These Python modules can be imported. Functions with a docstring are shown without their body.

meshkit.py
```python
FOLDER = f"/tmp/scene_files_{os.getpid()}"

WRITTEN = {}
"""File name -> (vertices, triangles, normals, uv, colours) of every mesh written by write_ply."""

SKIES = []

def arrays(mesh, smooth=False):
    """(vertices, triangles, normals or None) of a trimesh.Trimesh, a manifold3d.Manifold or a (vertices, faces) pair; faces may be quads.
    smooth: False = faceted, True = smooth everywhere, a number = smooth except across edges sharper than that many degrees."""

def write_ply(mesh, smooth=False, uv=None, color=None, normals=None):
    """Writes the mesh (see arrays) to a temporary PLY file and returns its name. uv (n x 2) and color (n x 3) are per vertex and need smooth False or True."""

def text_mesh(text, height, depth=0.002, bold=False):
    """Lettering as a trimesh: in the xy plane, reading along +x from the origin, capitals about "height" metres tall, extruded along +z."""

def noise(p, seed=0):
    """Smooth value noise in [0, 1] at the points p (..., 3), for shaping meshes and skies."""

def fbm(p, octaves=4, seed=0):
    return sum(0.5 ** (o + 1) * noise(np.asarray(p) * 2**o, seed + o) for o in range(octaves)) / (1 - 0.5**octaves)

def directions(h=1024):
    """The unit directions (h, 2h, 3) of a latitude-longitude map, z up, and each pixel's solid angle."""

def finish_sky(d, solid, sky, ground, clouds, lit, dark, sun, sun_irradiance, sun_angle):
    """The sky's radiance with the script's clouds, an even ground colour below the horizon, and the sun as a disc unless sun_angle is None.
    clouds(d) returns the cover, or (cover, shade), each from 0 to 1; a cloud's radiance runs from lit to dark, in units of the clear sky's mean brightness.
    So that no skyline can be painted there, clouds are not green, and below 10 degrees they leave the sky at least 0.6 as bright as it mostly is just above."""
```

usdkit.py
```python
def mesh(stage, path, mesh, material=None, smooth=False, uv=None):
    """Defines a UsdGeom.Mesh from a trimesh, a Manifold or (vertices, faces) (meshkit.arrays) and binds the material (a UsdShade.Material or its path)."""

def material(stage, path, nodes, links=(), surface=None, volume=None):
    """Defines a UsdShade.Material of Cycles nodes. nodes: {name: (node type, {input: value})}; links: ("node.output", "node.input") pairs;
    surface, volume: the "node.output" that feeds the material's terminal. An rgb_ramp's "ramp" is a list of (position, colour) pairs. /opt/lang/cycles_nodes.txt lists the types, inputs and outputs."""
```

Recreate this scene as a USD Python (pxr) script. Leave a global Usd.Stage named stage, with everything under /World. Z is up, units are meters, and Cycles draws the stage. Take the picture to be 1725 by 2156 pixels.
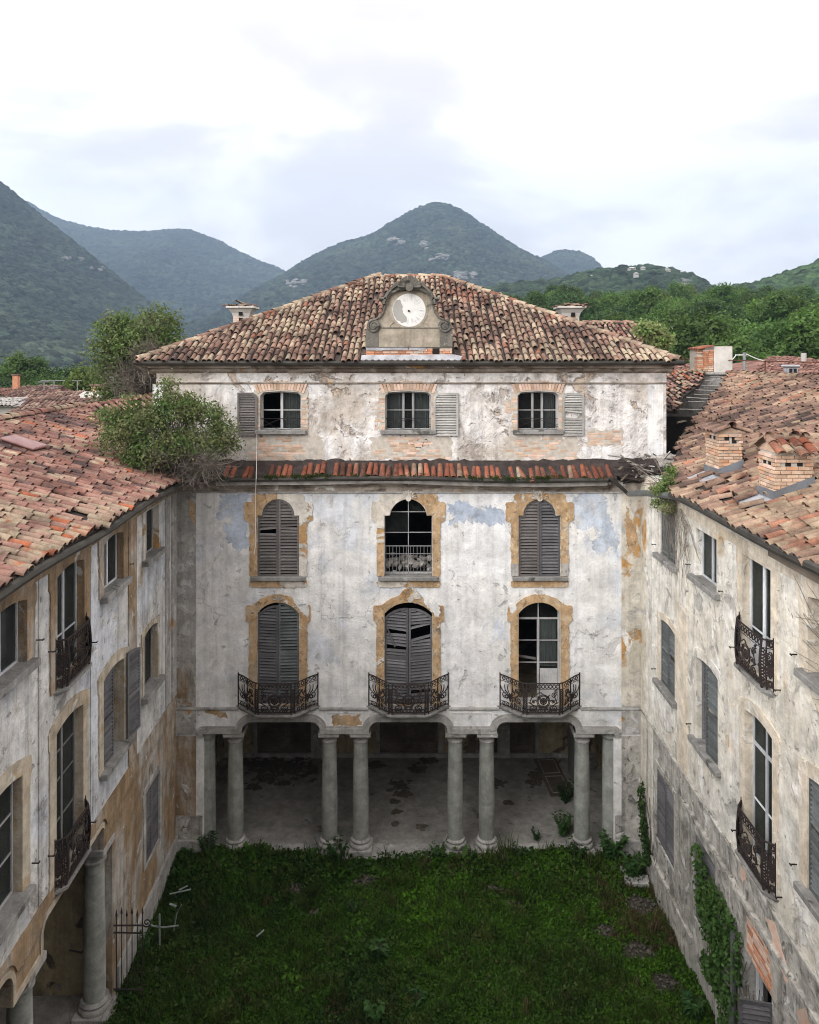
import math, random
import numpy as np
import trimesh
import shapely
from shapely.geometry import Polygon, box as rect, Point, LineString, MultiPolygon
from shapely.ops import unary_union
from pxr import Usd, UsdGeom, UsdLux, UsdShade, Sdf, Gf, Vt
import usdkit, meshkit

stage = Usd.Stage.CreateInMemory()
UsdGeom.SetStageUpAxis(stage, 'Z')
UsdGeom.SetStageMetersPerUnit(stage, 1.0)
UsdGeom.Xform.Define(stage, '/World')
UsdGeom.Scope.Define(stage, '/World/Looks')

# ---------------------------------------------------------------- camera
EYE = 13.35          # camera height above the courtyard
cam = UsdGeom.Camera.Define(stage, '/World/camera')
cam.CreateHorizontalApertureAttr(36.0)
cam.CreateVerticalApertureAttr(36.0 * 1024 / 819)
cam.CreateFocalLengthAttr(36.0 * 1600 / 1725)
cam.CreateHorizontalApertureOffsetAttr(36.0 * 1.5 / 1725)
cam.CreateVerticalApertureOffsetAttr(-36.0 * 338 / 1725)
cam.CreateClippingRangeAttr(Gf.Vec2f(0.1, 20000))
cam.CreateExposureAttr(1.55)
xf = UsdGeom.Xformable(cam)
xf.AddTransformOp().Set(Gf.Matrix4d(1, 0, 0, 0, 0, 0, 1, 0, 0, -1, 0, 0, 0, -20, EYE, 1))

# ---------------------------------------------------------------- sky and the veiled sun
SUN = np.array([-0.62, -0.62, 0.48]); SUN = SUN / np.linalg.norm(SUN)
SKY_STRENGTH = 0.052
sun = UsdLux.DistantLight.Define(stage, '/World/sun')
sun.CreateIntensityAttr(0.4)
sun.CreateAngleAttr(50.0)
sun.CreateNormalizeAttr(True)
sun.CreateColorAttr(Gf.Vec3f(1.0, 0.98, 0.955))
_z = SUN
_x = np.cross([0, 0, 1.0], _z); _x /= np.linalg.norm(_x); _y = np.cross(_z, _x)
UsdGeom.Xformable(sun).AddTransformOp().Set(Gf.Matrix4d(*_x, 0, *_y, 0, *_z, 0, 0, 0, 30, 1))

dome = UsdLux.DomeLight.Define(stage, '/World/sky')
dome.GetPrim().SetCustomDataByKey('kind', 'structure')
dome.GetPrim().SetCustomDataByKey('label', 'bright white overcast sky with soft grey cloud streaks')


class Nodes:
    """Collects Cycles nodes; a value 'name.output' is a link."""
    def __init__(s):
        s.n, s.l = {}, []

    def __call__(s, kind, **kw):
        name = 'n%d' % len(s.n)
        given = {}
        for k, v in kw.items():
            if isinstance(v, str) and '.' in v:
                s.l.append((v, name + '.' + k))
            else:
                given[k] = v
        s.n[name] = (kind, given)
        return name

    def make(s, name, surface=None, volume=None):
        return usdkit.material(stage, '/World/Looks/' + name, s.n, s.l, surface=surface, volume=volume)


g = Nodes()
_sky = g('sky_texture', sky_type='single_scattering', sun_disc=False, sun_elevation=math.asin(SUN[2]), sun_rotation=math.atan2(SUN[0], SUN[1]))
_tc = g('texture_coordinate')
_mp = g('mapping', vector=_tc + '.generated', scale=(1.6, 1.0, 3.6), location=(3.4, 1.7, 0.62), rotation=(0.0, 0.10, 0.0))
_c1 = g('noise_texture', vector=_mp + '.vector', scale=1.9, detail=7.0, roughness=0.54, distortion=0.35)
_m1 = g('map_range', value=_c1 + '.fac', from_min=0.42, from_max=0.63, to_min=1.0, to_max=0.0, range_type='smoothstep')
_cl = g('rgb_ramp', fac=_m1 + '.result', ramp=[(0.0, (6.05, 5.45, 5.15)), (0.3, (6.65, 6.05, 5.65)), (0.65, (7.8, 7.2, 6.75)), (1.0, (8.8, 8.25, 7.75))])
_sx = g('separate_xyz', vector=_tc + '.generated')
_z2 = g('math', math_type='multiply', value1=_sx + '.z', value2=_sx + '.z')
_up = g('map_range', value=_z2 + '.value', from_min=0.0, from_max=1.0, to_min=1.0, to_max=2.8, clamp=True)
_cg = g('vector_math', math_type='scale', vector1=_cl + '.color', scale=_up + '.result')
_mx = g('mix', fac=0.94, color1=_sky + '.color', color2=_cg + '.vector')
_bg = g('background_shader', color=_mx + '.color', strength=SKY_STRENGTH)
_sky_mat = g.make('sky_clouds', surface=_bg + '.background')
UsdShade.MaterialBindingAPI.Apply(dome.GetPrim()).Bind(_sky_mat)

# ---------------------------------------------------------------- scene writing helpers
_used = {}


def fresh(parent, name):
    key = parent + '/' + name
    k = _used.get(key, 0)
    _used[key] = k + 1
    return key if k == 0 else '%s_%03d' % (key, k)


def tag(prim, label=None, cat=None, group=None, kind=None):
    p = prim if isinstance(prim, Usd.Prim) else stage.GetPrimAtPath(prim)
    for k, v in (('label', label), ('category', cat), ('group', group), ('kind', kind)):
        if v:
            p.SetCustomDataByKey(k, v)
    return prim


def thing(name, label=None, cat=None, group=None, kind=None, loc=None, rot=0.0):
    path = fresh('/World', name)
    x = UsdGeom.Xform.Define(stage, path)
    if loc is not None:
        x.AddTranslateOp().Set(Gf.Vec3d(*map(float, loc)))
        if rot:
            x.AddRotateZOp().Set(float(rot))
    tag(x.GetPrim(), label, cat, group, kind)
    return path


def put(parent, name, VF, mat, normals=None, prim=None, smooth=False, label=None, kind=None):
    """One Mesh prim under parent. VF: trimesh or (V, F) or (V, F, N); prim: {'name': per-vertex array}."""
    path = fresh(parent, name)
    if isinstance(VF, trimesh.Trimesh):
        V, F, Nn = meshkit.arrays(VF, smooth)
    else:
        V, F = np.asarray(VF[0], float), np.asarray(VF[1], int)
        Nn = VF[2] if len(VF) > 2 else normals
        if Nn is not None and F.shape[1] == 3:
            q = F[:400]
            if (np.cross(V[q[:, 1]] - V[q[:, 0]], V[q[:, 2]] - V[q[:, 0]]) * np.asarray(Nn)[q[:, 0]]).sum() < 0:
                F = F[:, ::-1]
        if F.shape[1] == 4:
            F = np.vstack([F[:, [0, 1, 2]], F[:, [0, 2, 3]]])
    m = UsdGeom.Mesh.Define(stage, path)
    m.CreatePointsAttr(Vt.Vec3fArray.FromNumpy(np.ascontiguousarray(V, np.float32)))
    m.CreateFaceVertexCountsAttr(Vt.IntArray.FromNumpy(np.full(len(F), 3, np.int32)))
    m.CreateFaceVertexIndicesAttr(Vt.IntArray.FromNumpy(np.ascontiguousarray(F, np.int32).ravel()))
    m.CreateSubdivisionSchemeAttr('none')
    if Nn is not None:
        m.CreateNormalsAttr(Vt.Vec3fArray.FromNumpy(np.ascontiguousarray(Nn, np.float32)))
        m.SetNormalsInterpolation('vertex')
    for k, v in (prim or {}).items():
        UsdGeom.PrimvarsAPI(m).CreatePrimvar(k, Sdf.ValueTypeNames.FloatArray, 'vertex').Set(Vt.FloatArray.FromNumpy(np.ascontiguousarray(v, np.float32)))
    if mat is not None:
        UsdShade.MaterialBindingAPI.Apply(m.GetPrim()).Bind(MAT[mat] if isinstance(mat, str) else mat)
    if label:
        m.GetPrim().SetCustomDataByKey('label', label)
    if kind:
        m.GetPrim().SetCustomDataByKey('kind', kind)
    return path


def join(parts):
    parts = [p for p in parts if p is not None]
    Vs, Fs, n = [], [], 0
    for p in parts:
        V, F = (np.asarray(p.vertices), np.asarray(p.faces)) if isinstance(p, trimesh.Trimesh) else (np.asarray(p[0], float), np.asarray(p[1], int))
        if F.shape[1] == 4:
            F = np.vstack([F[:, [0, 1, 2]], F[:, [0, 2, 3]]])
        Vs.append(V); Fs.append(F + n); n += len(V)
    return np.vstack(Vs), np.vstack(Fs)


_CUBE_F = np.array([[0, 2, 3, 1], [4, 5, 7, 6], [0, 1, 5, 4], [2, 6, 7, 3], [0, 4, 6, 2], [1, 3, 7, 5]])


def bx(x0, x1, y0, y1, z0, z1):
    V = np.array([[x, y, z] for z in (z0, z1) for y in (y0, y1) for x in (x0, x1)], float)
    F = _CUBE_F
    return V, np.vstack([F[:, [0, 1, 2]], F[:, [0, 2, 3]]])


def cbx(x0, x1, y0, y1, z0, z1, c=0.01):
    """A box with chamfered edges."""
    P = []
    for sx in (0, 1):
        for sy in (0, 1):
            for sz in (0, 1):
                x, y, z = (x0, x1)[sx], (y0, y1)[sy], (z0, z1)[sz]
                dx, dy, dz = c * (1 - 2 * sx), c * (1 - 2 * sy), c * (1 - 2 * sz)
                P += [(x, y + dy, z + dz), (x + dx, y, z + dz), (x + dx, y + dy, z)]
    h = trimesh.convex.convex_hull(np.array(P))
    return np.array(h.vertices), np.array(h.faces)


def prism(poly, d0, d1):
    """Extrudes a shapely polygon of (s, z) along n from d0 to d1: vertices (s, z, n)."""
    polys = poly.geoms if hasattr(poly, 'geoms') else [poly]
    out = []
    for p in polys:
        if p.is_empty or p.area < 1e-6 or p.geom_type != 'Polygon':
            continue
        m = trimesh.creation.extrude_polygon(p, d1 - d0)
        V = np.array(m.vertices); V[:, 2] += d0
        out.append((V, np.array(m.faces)))
    return join(out)


def tube(points, r, sides=6, closed=False):
    p = np.asarray(points, float)
    t = np.gradient(p, axis=0)
    t /= np.linalg.norm(t, axis=1, keepdims=True) + 1e-12
    a = np.cross(t, np.where(np.abs(t[:, 2:]) < 0.9, [0, 0, 1.0], [1.0, 0, 0]))
    a /= np.linalg.norm(a, axis=1, keepdims=True) + 1e-12
    b = np.cross(t, a)
    ang = np.arange(sides) * 2 * np.pi / sides
    r = np.broadcast_to(r, (len(p),))[:, None, None]
    v = (p[:, None] + r * (np.cos(ang)[None, :, None] * a[:, None] + np.sin(ang)[None, :, None] * b[:, None])).reshape(-1, 3)
    i, j = np.meshgrid(np.arange(len(p) - 1), np.arange(sides), indexing='ij')
    q = np.stack([i * sides + j, i * sides + (j + 1) % sides, (i + 1) * sides + (j + 1) % sides, (i + 1) * sides + j], -1).reshape(-1, 4)
    f = np.vstack([q[:, [0, 1, 2]], q[:, [0, 2, 3]]])
    n = len(p) - 1
    caps = [[0, k + 1, k] for k in range(1, sides - 1)] + [[n * sides, n * sides + k, n * sides + k + 1] for k in range(1, sides - 1)]
    return v, np.vstack([f, caps])


def lathe(profile, sides=20, centre=(0, 0, 0)):
    """profile: (radius, z) from bottom to top."""
    pr = np.asarray(profile, float)
    ang = np.arange(sides) * 2 * np.pi / sides
    v = np.stack([pr[:, :1] * np.cos(ang), pr[:, :1] * np.sin(ang), np.repeat(pr[:, 1:], sides, 1)], -1).reshape(-1, 3) + np.asarray(centre)
    n = len(pr)
    i, j = np.meshgrid(np.arange(n - 1), np.arange(sides), indexing='ij')
    q = np.stack([i * sides + j, i * sides + (j + 1) % sides, (i + 1) * sides + (j + 1) % sides, (i + 1) * sides + j], -1).reshape(-1, 4)
    f = np.vstack([q[:, [0, 1, 2]], q[:, [0, 2, 3]]])
    caps = [[0, k + 1, k] for k in range(1, sides - 1)] + [[(n - 1) * sides, (n - 1) * sides + k, (n - 1) * sides + k + 1] for k in range(1, sides - 1)]
    return v, np.vstack([f, caps])


def moved(VF, M):
    V = np.asarray(VF[0]) @ M[:3, :3].T + M[:3, 3]
    return (V,) + tuple(VF[1:2])


class Frame:
    """A wall's own axes: s along the wall (to the right as seen from the courtyard), z up, n out of the wall."""
    def __init__(s, origin, sdir, ndir):
        s.o, s.s, s.n = np.asarray(origin, float), np.asarray(sdir, float), np.asarray(ndir, float)

    def pts(s, P):
        P = np.asarray(P, float)      # (s, z, n)
        return s.o + P[:, :1] * s.s + P[:, 1:2] * np.array([0, 0, 1.0]) + P[:, 2:3] * s.n

    def __call__(s, VF):
        return (s.pts(VF[0]), VF[1])

    def box(s, s0, s1, z0, z1, n0, n1, c=0.0):
        VF = cbx(s0, s1, z0, z1, n0, n1, c) if c else bx(s0, s1, z0, z1, n0, n1)
        return s(VF)


def wall_x(u, d=20.0):
    """u: pixel column of the photograph at 1725 wide, d: distance from the camera."""
    return (u - 861.0) * d / 1600.0


def wall_z(v, d=20.0):
    return EYE - (v - 740.0) * d / 1600.0
# ---------------------------------------------------------------- materials
MAT = {}


def simple(name, col, rough=0.8, noise=0.0, scale=8.0, spec=0.3, bump=0.0, bscale=40.0, metallic=0.0, stretch=None, col2=None, lo=0.35, hi=0.65, use_object=False, vary=0.0):
    g = Nodes()
    pos = (g('texture_coordinate') + '.object') if use_object else (g('geometry') + '.position')
    if stretch:
        pos = g('mapping', vector=pos, scale=stretch) + '.vector'
    if noise or col2 is not None:
        nz = g('noise_texture', vector=pos, scale=scale, detail=6.0, roughness=0.6)
        f = g('map_range', value=nz + '.fac', from_min=lo, from_max=hi, to_min=0.0, to_max=1.0, clamp=True)
        c2 = col2 if col2 is not None else tuple(c * (1 - noise) for c in col)
        c = g('mix', fac=f + '.result', color1=tuple(col), color2=tuple(c2)) + '.color'
    else:
        c = tuple(col)
    if vary:
        oi = g('object_info')
        k = g('map_range', value=oi + '.random', from_min=0.0, from_max=1.0, to_min=1 - vary, to_max=1 + vary)
        if not isinstance(c, str):
            c = g('color', value=c) + '.color'
        c = g('vector_math', math_type='scale', vector1=c, scale=k + '.result') + '.vector'
    kw = {}
    if bump:
        bn = g('noise_texture', vector=pos, scale=bscale, detail=4.0, roughness=0.6)
        kw['normal'] = g('bump', height=bn + '.fac', distance=bump, strength=1.0) + '.normal'
    p = g('principled_bsdf', base_color=c, roughness=rough, specular_ior_level=spec, metallic=metallic, **kw)
    MAT[name] = g.make(name, surface=p + '.BSDF')


def plaster(name, ramp, patches=(), streak=0.25, crack=0.5, seed=0.0, bump=0.012, big=0.45, grain=0.10, mottle=0.34):
    """Old plaster. ramp: large soft tone changes; patches: (colour, scale, lo, hi, depth, (stretch)) with ragged edges, each a layer lost or added."""
    g = Nodes()
    geo = g('geometry')
    mp = g('mapping', vector=geo + '.position', location=(seed, seed * 1.7, seed * 0.6))
    P = mp + '.vector'
    n0 = g('noise_texture', vector=P, scale=big, detail=9.0, roughness=0.62, distortion=0.4)
    col = g('rgb_ramp', fac=n0 + '.fac', ramp=ramp) + '.color'
    # soft blotches
    nb = g('noise_texture', vector=P, scale=1.7, detail=8.0, roughness=0.66, distortion=0.3)
    mb = g('map_range', value=nb + '.fac', from_min=0.30, from_max=0.72, to_min=0.80, to_max=1.10, clamp=True)
    col = g('vector_math', math_type='scale', vector1=col, scale=mb + '.result') + '.vector'
    height = None
    for k, pt in enumerate(patches):
        c, sc, lo, hi, dep = pt[:5]
        st = pt[5] if len(pt) > 5 else (1, 1, 1)
        m2 = g('mapping', vector=geo + '.position', location=(seed + 3.1 * k + 1.3, 5.7 * k - seed, 2.3 * k), scale=st)
        nn = g('noise_texture', vector=m2 + '.vector', scale=sc, detail=9.0, roughness=0.60, distortion=0.55)
        f = g('map_range', value=nn + '.fac', from_min=lo, from_max=hi, to_min=0.0, to_max=1.0, clamp=True) + '.result'
        if isinstance(c, str):        # bare brickwork
            sep = g('separate_xyz', vector=geo + '.position')
            add = g('math', math_type='add', value1=sep + '.x', value2=sep + '.y')
            cv = g('combine_xyz', x=add + '.value', y=sep + '.z', z=0.0)
            br = g('brick_texture', vector=cv + '.vector', scale=1.0, brick_width=0.26, row_height=0.068, mortar_size=0.012, mortar_smooth=0.3, color1=(0.46, 0.29, 0.21), color2=(0.55, 0.43, 0.33), mortar=(0.50, 0.44, 0.37))
            nv = g('noise_texture', vector=geo + '.position', scale=6.0, detail=5.0)
            cc = g('mix', fac=nv + '.fac', color1=br + '.color', color2=(0.58, 0.50, 0.42)) + '.color'
        else:
            cc = tuple(c)
        col = g('mix', fac=f, color1=col, color2=cc) + '.color'
        if dep:
            h = g('math', math_type='multiply', value1=f, value2=-float(dep)) + '.value'
            height = h if height is None else g('math', math_type='add', value1=height, value2=h) + '.value'
    if streak:
        ms = g('mapping', vector=geo + '.position', scale=(3.2, 3.2, 0.16), location=(seed, 0, 0))
        ns = g('noise_texture', vector=ms + '.vector', scale=1.6, detail=7.0, roughness=0.65)
        fs = g('map_range', value=ns + '.fac', from_min=0.48, from_max=0.75, to_min=1.0, to_max=1.0 - streak, clamp=True)
        col = g('vector_math', math_type='scale', vector1=col, scale=fs + '.result') + '.vector'
    if mottle:
        nq = g('noise_texture', vector=P, scale=3.1, detail=11.0, roughness=0.76, distortion=0.25)
        fq = g('map_range', value=nq + '.fac', from_min=0.36, from_max=0.62, to_min=1.0 - mottle, to_max=1.12, clamp=True)
        col = g('vector_math', math_type='scale', vector1=col, scale=fq + '.result') + '.vector'
    # grain
    ng = g('noise_texture', vector=geo + '.position', scale=19.0, detail=6.0, roughness=0.7)
    fg = g('map_range', value=ng + '.fac', from_min=0.25, from_max=0.75, to_min=1 - grain, to_max=1 + grain, clamp=True)
    col = g('vector_math', math_type='scale', vector1=col, scale=fg + '.result') + '.vector'
    if crack:
        nd = g('noise_texture', vector=P, scale=2.6, detail=5.0, roughness=0.6)
        off = g('vector_math', math_type='scale', vector1=nd + '.color', scale=0.55)
        wv = g('vector_math', math_type='add', vector1=P, vector2=off + '.vector')
        vo = g('voronoi_texture', vector=wv + '.vector', scale=0.62, feature='distance_to_edge', randomness=1.0)
        fc = g('map_range', value=vo + '.distance', from_min=0.002, from_max=0.008, to_min=1.0, to_max=0.0, clamp=True)
        nm = g('noise_texture', vector=P, scale=0.55, detail=3.0)
        fm = g('map_range', value=nm + '.fac', from_min=0.50, from_max=0.60, to_min=0.0, to_max=crack * 0.6, clamp=True)
        ff = g('math', math_type='multiply', value1=fc + '.result', value2=fm + '.result')
        col = g('mix', fac=ff + '.value', color1=col, color2=(0.16, 0.145, 0.13)) + '.color'
    # relief
    hf = g('math', math_type='multiply', value1=ng + '.fac', value2=0.25) + '.value'
    hb = g('math', math_type='multiply', value1=nb + '.fac', value2=0.9) + '.value'
    h = g('math', math_type='add', value1=hf, value2=hb) + '.value'
    if height is not None:
        h = g('math', math_type='add', value1=h, value2=height) + '.value'
    bn = g('bump', height=h, distance=bump * 3.2, strength=1.0)
    p = g('principled_bsdf', base_color=col, roughness=0.93, specular_ior_level=0.15, normal=bn + '.normal')
    MAT[name] = g.make(name, surface=p + '.BSDF')


WHITE, CREAM, BLUE, GREY = (0.60, 0.58, 0.56), (0.57, 0.52, 0.44), (0.42, 0.47, 0.57), (0.36, 0.345, 0.33)
OCHRE, BRICK = (0.40, 0.235, 0.095), 'brick'
plaster('plaster_facade', [(0.25, (0.62, 0.625, 0.64)), (0.42, (0.69, 0.69, 0.695)), (0.53, (0.66, 0.65, 0.63)), (0.62, (0.58, 0.60, 0.64)), (0.80, (0.70, 0.70, 0.705))],
        [((0.50, 0.49, 0.485), 1.5, 0.63, 0.68, 0.25), ((0.71, 0.695, 0.68), 0.9, 0.56, 0.66, -0.15), (BLUE, 0.55, 0.62, 0.76, 0.0), ((0.44, 0.43, 0.42), 3.4, 0.63, 0.68, 0.3), ((0.36, 0.34, 0.32), 8.0, 0.69, 0.73, 0.4), (OCHRE, 1.3, 0.775, 0.79, 0.6)], streak=0.28, crack=0.85, seed=2.0, mottle=0.20)
plaster('plaster_upper', [(0.25, (0.66, 0.64, 0.63)), (0.45, (0.64, 0.61, 0.58)), (0.56, (0.50, 0.45, 0.40)), (0.68, (0.43, 0.37, 0.32)), (0.80, (0.60, 0.57, 0.54))],
        [((0.70, 0.68, 0.67), 0.8, 0.48, 0.60, -0.3), ((0.38, 0.335, 0.30), 1.6, 0.58, 0.66, 0.4), (BRICK, 0.9, 0.61, 0.645, 0.9), ((0.27, 0.23, 0.20), 3.2, 0.64, 0.69, 0.3), ((0.22, 0.19, 0.165), 8.0, 0.66, 0.70, 0.4)], streak=0.32, crack=0.9, seed=7.0, bump=0.02)
plaster('plaster_frieze', [(0.3, (0.44, 0.395, 0.345)), (0.5, (0.34, 0.295, 0.25)), (0.7, (0.22, 0.185, 0.15))],
        [((0.15, 0.12, 0.095), 1.5, 0.50, 0.60, 0.3, (1, 1, 2.2)), (OCHRE, 1.3, 0.64, 0.67, 0.4), ((0.62, 0.60, 0.56), 1.8, 0.62, 0.65, -0.3)], streak=0.4, crack=0.6, seed=11.0)
plaster('plaster_grey', [(0.3, (0.33, 0.32, 0.31)), (0.5, (0.40, 0.385, 0.36)), (0.7, (0.29, 0.28, 0.265))],
        [((0.49, 0.48, 0.47), 2.4, 0.55, 0.60, -0.3), (OCHRE, 1.0, 0.66, 0.69, 0.4), ((0.20, 0.19, 0.18), 4.0, 0.66, 0.70, 0.4)], streak=0.35, crack=0.6, seed=4.0)
plaster('plaster_pilaster_warm', [(0.3, (0.52, 0.48, 0.40)), (0.5, (0.60, 0.56, 0.49)), (0.7, (0.47, 0.43, 0.35))],
        [(OCHRE, 0.75, 0.57, 0.62, 0.3), ((0.40, 0.39, 0.37), 1.4, 0.60, 0.66, 0.3), ((0.66, 0.64, 0.60), 2.0, 0.62, 0.65, -0.3)], streak=0.3, crack=0.5, seed=23.0)
plaster('ochre_band', [(0.3, (0.42, 0.275, 0.15)), (0.5, (0.47, 0.325, 0.19)), (0.7, (0.36, 0.225, 0.115))],
        [((0.60, 0.58, 0.55), 1.5, 0.62, 0.66, -0.4), ((0.46, 0.38, 0.29), 2.4, 0.54, 0.66, 0.1), ((0.50, 0.39, 0.26), 6.0, 0.52, 0.64, 0.0), ((0.28, 0.17, 0.085), 9.0, 0.58, 0.68, 0.1), ((0.24, 0.17, 0.11), 7.0, 0.62, 0.68, 0.2)], streak=0.25, crack=0.3, seed=1.0)
plaster('ochre_band_worn', [(0.3, (0.58, 0.55, 0.51)), (0.5, (0.60, 0.56, 0.50)), (0.7, (0.54, 0.49, 0.42))],
        [((0.42, 0.26, 0.12), 1.1, 0.555, 0.585, 0.4), ((0.36, 0.31, 0.25), 2.6, 0.62, 0.66, 0.3)], streak=0.25, crack=0.4, seed=15.0)
plaster('tan_band', [(0.3, (0.41, 0.35, 0.27)), (0.5, (0.47, 0.42, 0.34)), (0.7, (0.35, 0.28, 0.20))],
        [((0.35, 0.24, 0.13), 1.1, 0.56, 0.66, 0.2), ((0.54, 0.52, 0.48), 2.0, 0.60, 0.65, -0.3)], streak=0.4, crack=0.4, seed=37.0)
plaster('stone_dark', [(0.3, (0.20, 0.195, 0.19)), (0.5, (0.26, 0.255, 0.245)), (0.7, (0.15, 0.147, 0.14))],
        [((0.10, 0.098, 0.09), 3.0, 0.58, 0.66, 0.2), ((0.34, 0.335, 0.32), 3.5, 0.62, 0.66, -0.2)], streak=0.3, crack=0, seed=14.0)
plaster('ochre_wing', [(0.3, (0.27, 0.19, 0.115)), (0.5, (0.32, 0.23, 0.145)), (0.7, (0.22, 0.16, 0.10))],
        [((0.40, 0.38, 0.35), 1.1, 0.47, 0.60, -0.3, (1, 1, 0.35)), ((0.20, 0.165, 0.125), 2.0, 0.55, 0.66, 0.2, (1, 1, 0.5)), ((0.46, 0.44, 0.41), 3.0, 0.62, 0.66, -0.3)], streak=0.5, crack=0.4, seed=31.0)
plaster('plaster_wing_cool', [(0.25, (0.57, 0.575, 0.585)), (0.45, (0.53, 0.555, 0.60)), (0.55, (0.58, 0.575, 0.56)), (0.75, (0.49, 0.485, 0.47))],
        [((0.36, 0.345, 0.325), 1.2, 0.59, 0.64, 0.4), ((0.36, 0.29, 0.20), 0.7, 0.66, 0.74, 0.2), ((0.62, 0.61, 0.59), 1.6, 0.58, 0.63, -0.3), ((0.27, 0.26, 0.25), 7.0, 0.62, 0.68, 0.3)], streak=0.5, crack=0.55, seed=41.0)
plaster('plaster_wing_warm', [(0.25, (0.69, 0.675, 0.645)), (0.45, (0.72, 0.70, 0.65)), (0.57, (0.65, 0.61, 0.53)), (0.75, (0.67, 0.65, 0.60))],
        [((0.44, 0.43, 0.40), 1.5, 0.58, 0.64, 0.5), ((0.50, 0.36, 0.21), 0.6, 0.62, 0.72, 0.2), ((0.74, 0.72, 0.68), 1.2, 0.57, 0.62, -0.4), ((0.34, 0.325, 0.30), 7.0, 0.63, 0.68, 0.3)], streak=0.3, crack=0.6, seed=57.0)
plaster('cream_band', [(0.3, (0.63, 0.55, 0.44)), (0.5, (0.67, 0.60, 0.50)), (0.7, (0.58, 0.48, 0.36))],
        [((0.68, 0.64, 0.57), 1.2, 0.57, 0.62, -0.3), ((0.53, 0.36, 0.18), 0.9, 0.64, 0.69, 0.3)], streak=0.3, crack=0.4, seed=63.0)
plaster('plaster_base', [(0.3, (0.42, 0.40, 0.37)), (0.5, (0.50, 0.48, 0.44)), (0.7, (0.34, 0.33, 0.30))],
        [((0.30, 0.28, 0.25), 1.8, 0.57, 0.62, 0.4), ((0.42, 0.22, 0.13), 0.8, 0.70, 0.72, 0.6), ((0.60, 0.59, 0.56), 2.1, 0.57, 0.61, -0.4), ((0.22, 0.21, 0.195), 5.0, 0.60, 0.66, 0.4)], streak=0.55, crack=0.7, seed=71.0, mottle=0.48)
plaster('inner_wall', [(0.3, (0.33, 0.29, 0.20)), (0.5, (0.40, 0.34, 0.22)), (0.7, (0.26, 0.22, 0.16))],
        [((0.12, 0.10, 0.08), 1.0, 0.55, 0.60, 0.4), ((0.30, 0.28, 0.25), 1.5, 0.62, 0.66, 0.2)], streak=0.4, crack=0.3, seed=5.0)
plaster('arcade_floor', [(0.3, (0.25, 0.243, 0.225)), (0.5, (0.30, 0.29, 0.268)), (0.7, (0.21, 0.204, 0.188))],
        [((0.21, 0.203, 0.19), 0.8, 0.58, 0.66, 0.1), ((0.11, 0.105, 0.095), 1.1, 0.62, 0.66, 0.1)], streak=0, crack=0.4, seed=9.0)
plaster('stone', [(0.3, (0.33, 0.325, 0.31)), (0.5, (0.38, 0.37, 0.355)), (0.7, (0.27, 0.265, 0.25))],
        [((0.22, 0.21, 0.20), 2.5, 0.60, 0.66, 0.2), ((0.50, 0.49, 0.47), 2.0, 0.64, 0.68, -0.2)], streak=0.3, crack=0, seed=13.0)
plaster('stone_column', [(0.3, (0.27, 0.28, 0.26)), (0.5, (0.30, 0.31, 0.285)), (0.7, (0.23, 0.24, 0.22))],
        [((0.25, 0.245, 0.22), 1.5, 0.62, 0.70, 0.1), ((0.36, 0.36, 0.345), 3.0, 0.66, 0.70, -0.1)], streak=0.3, crack=0, seed=17.0, bump=0.006)
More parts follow.
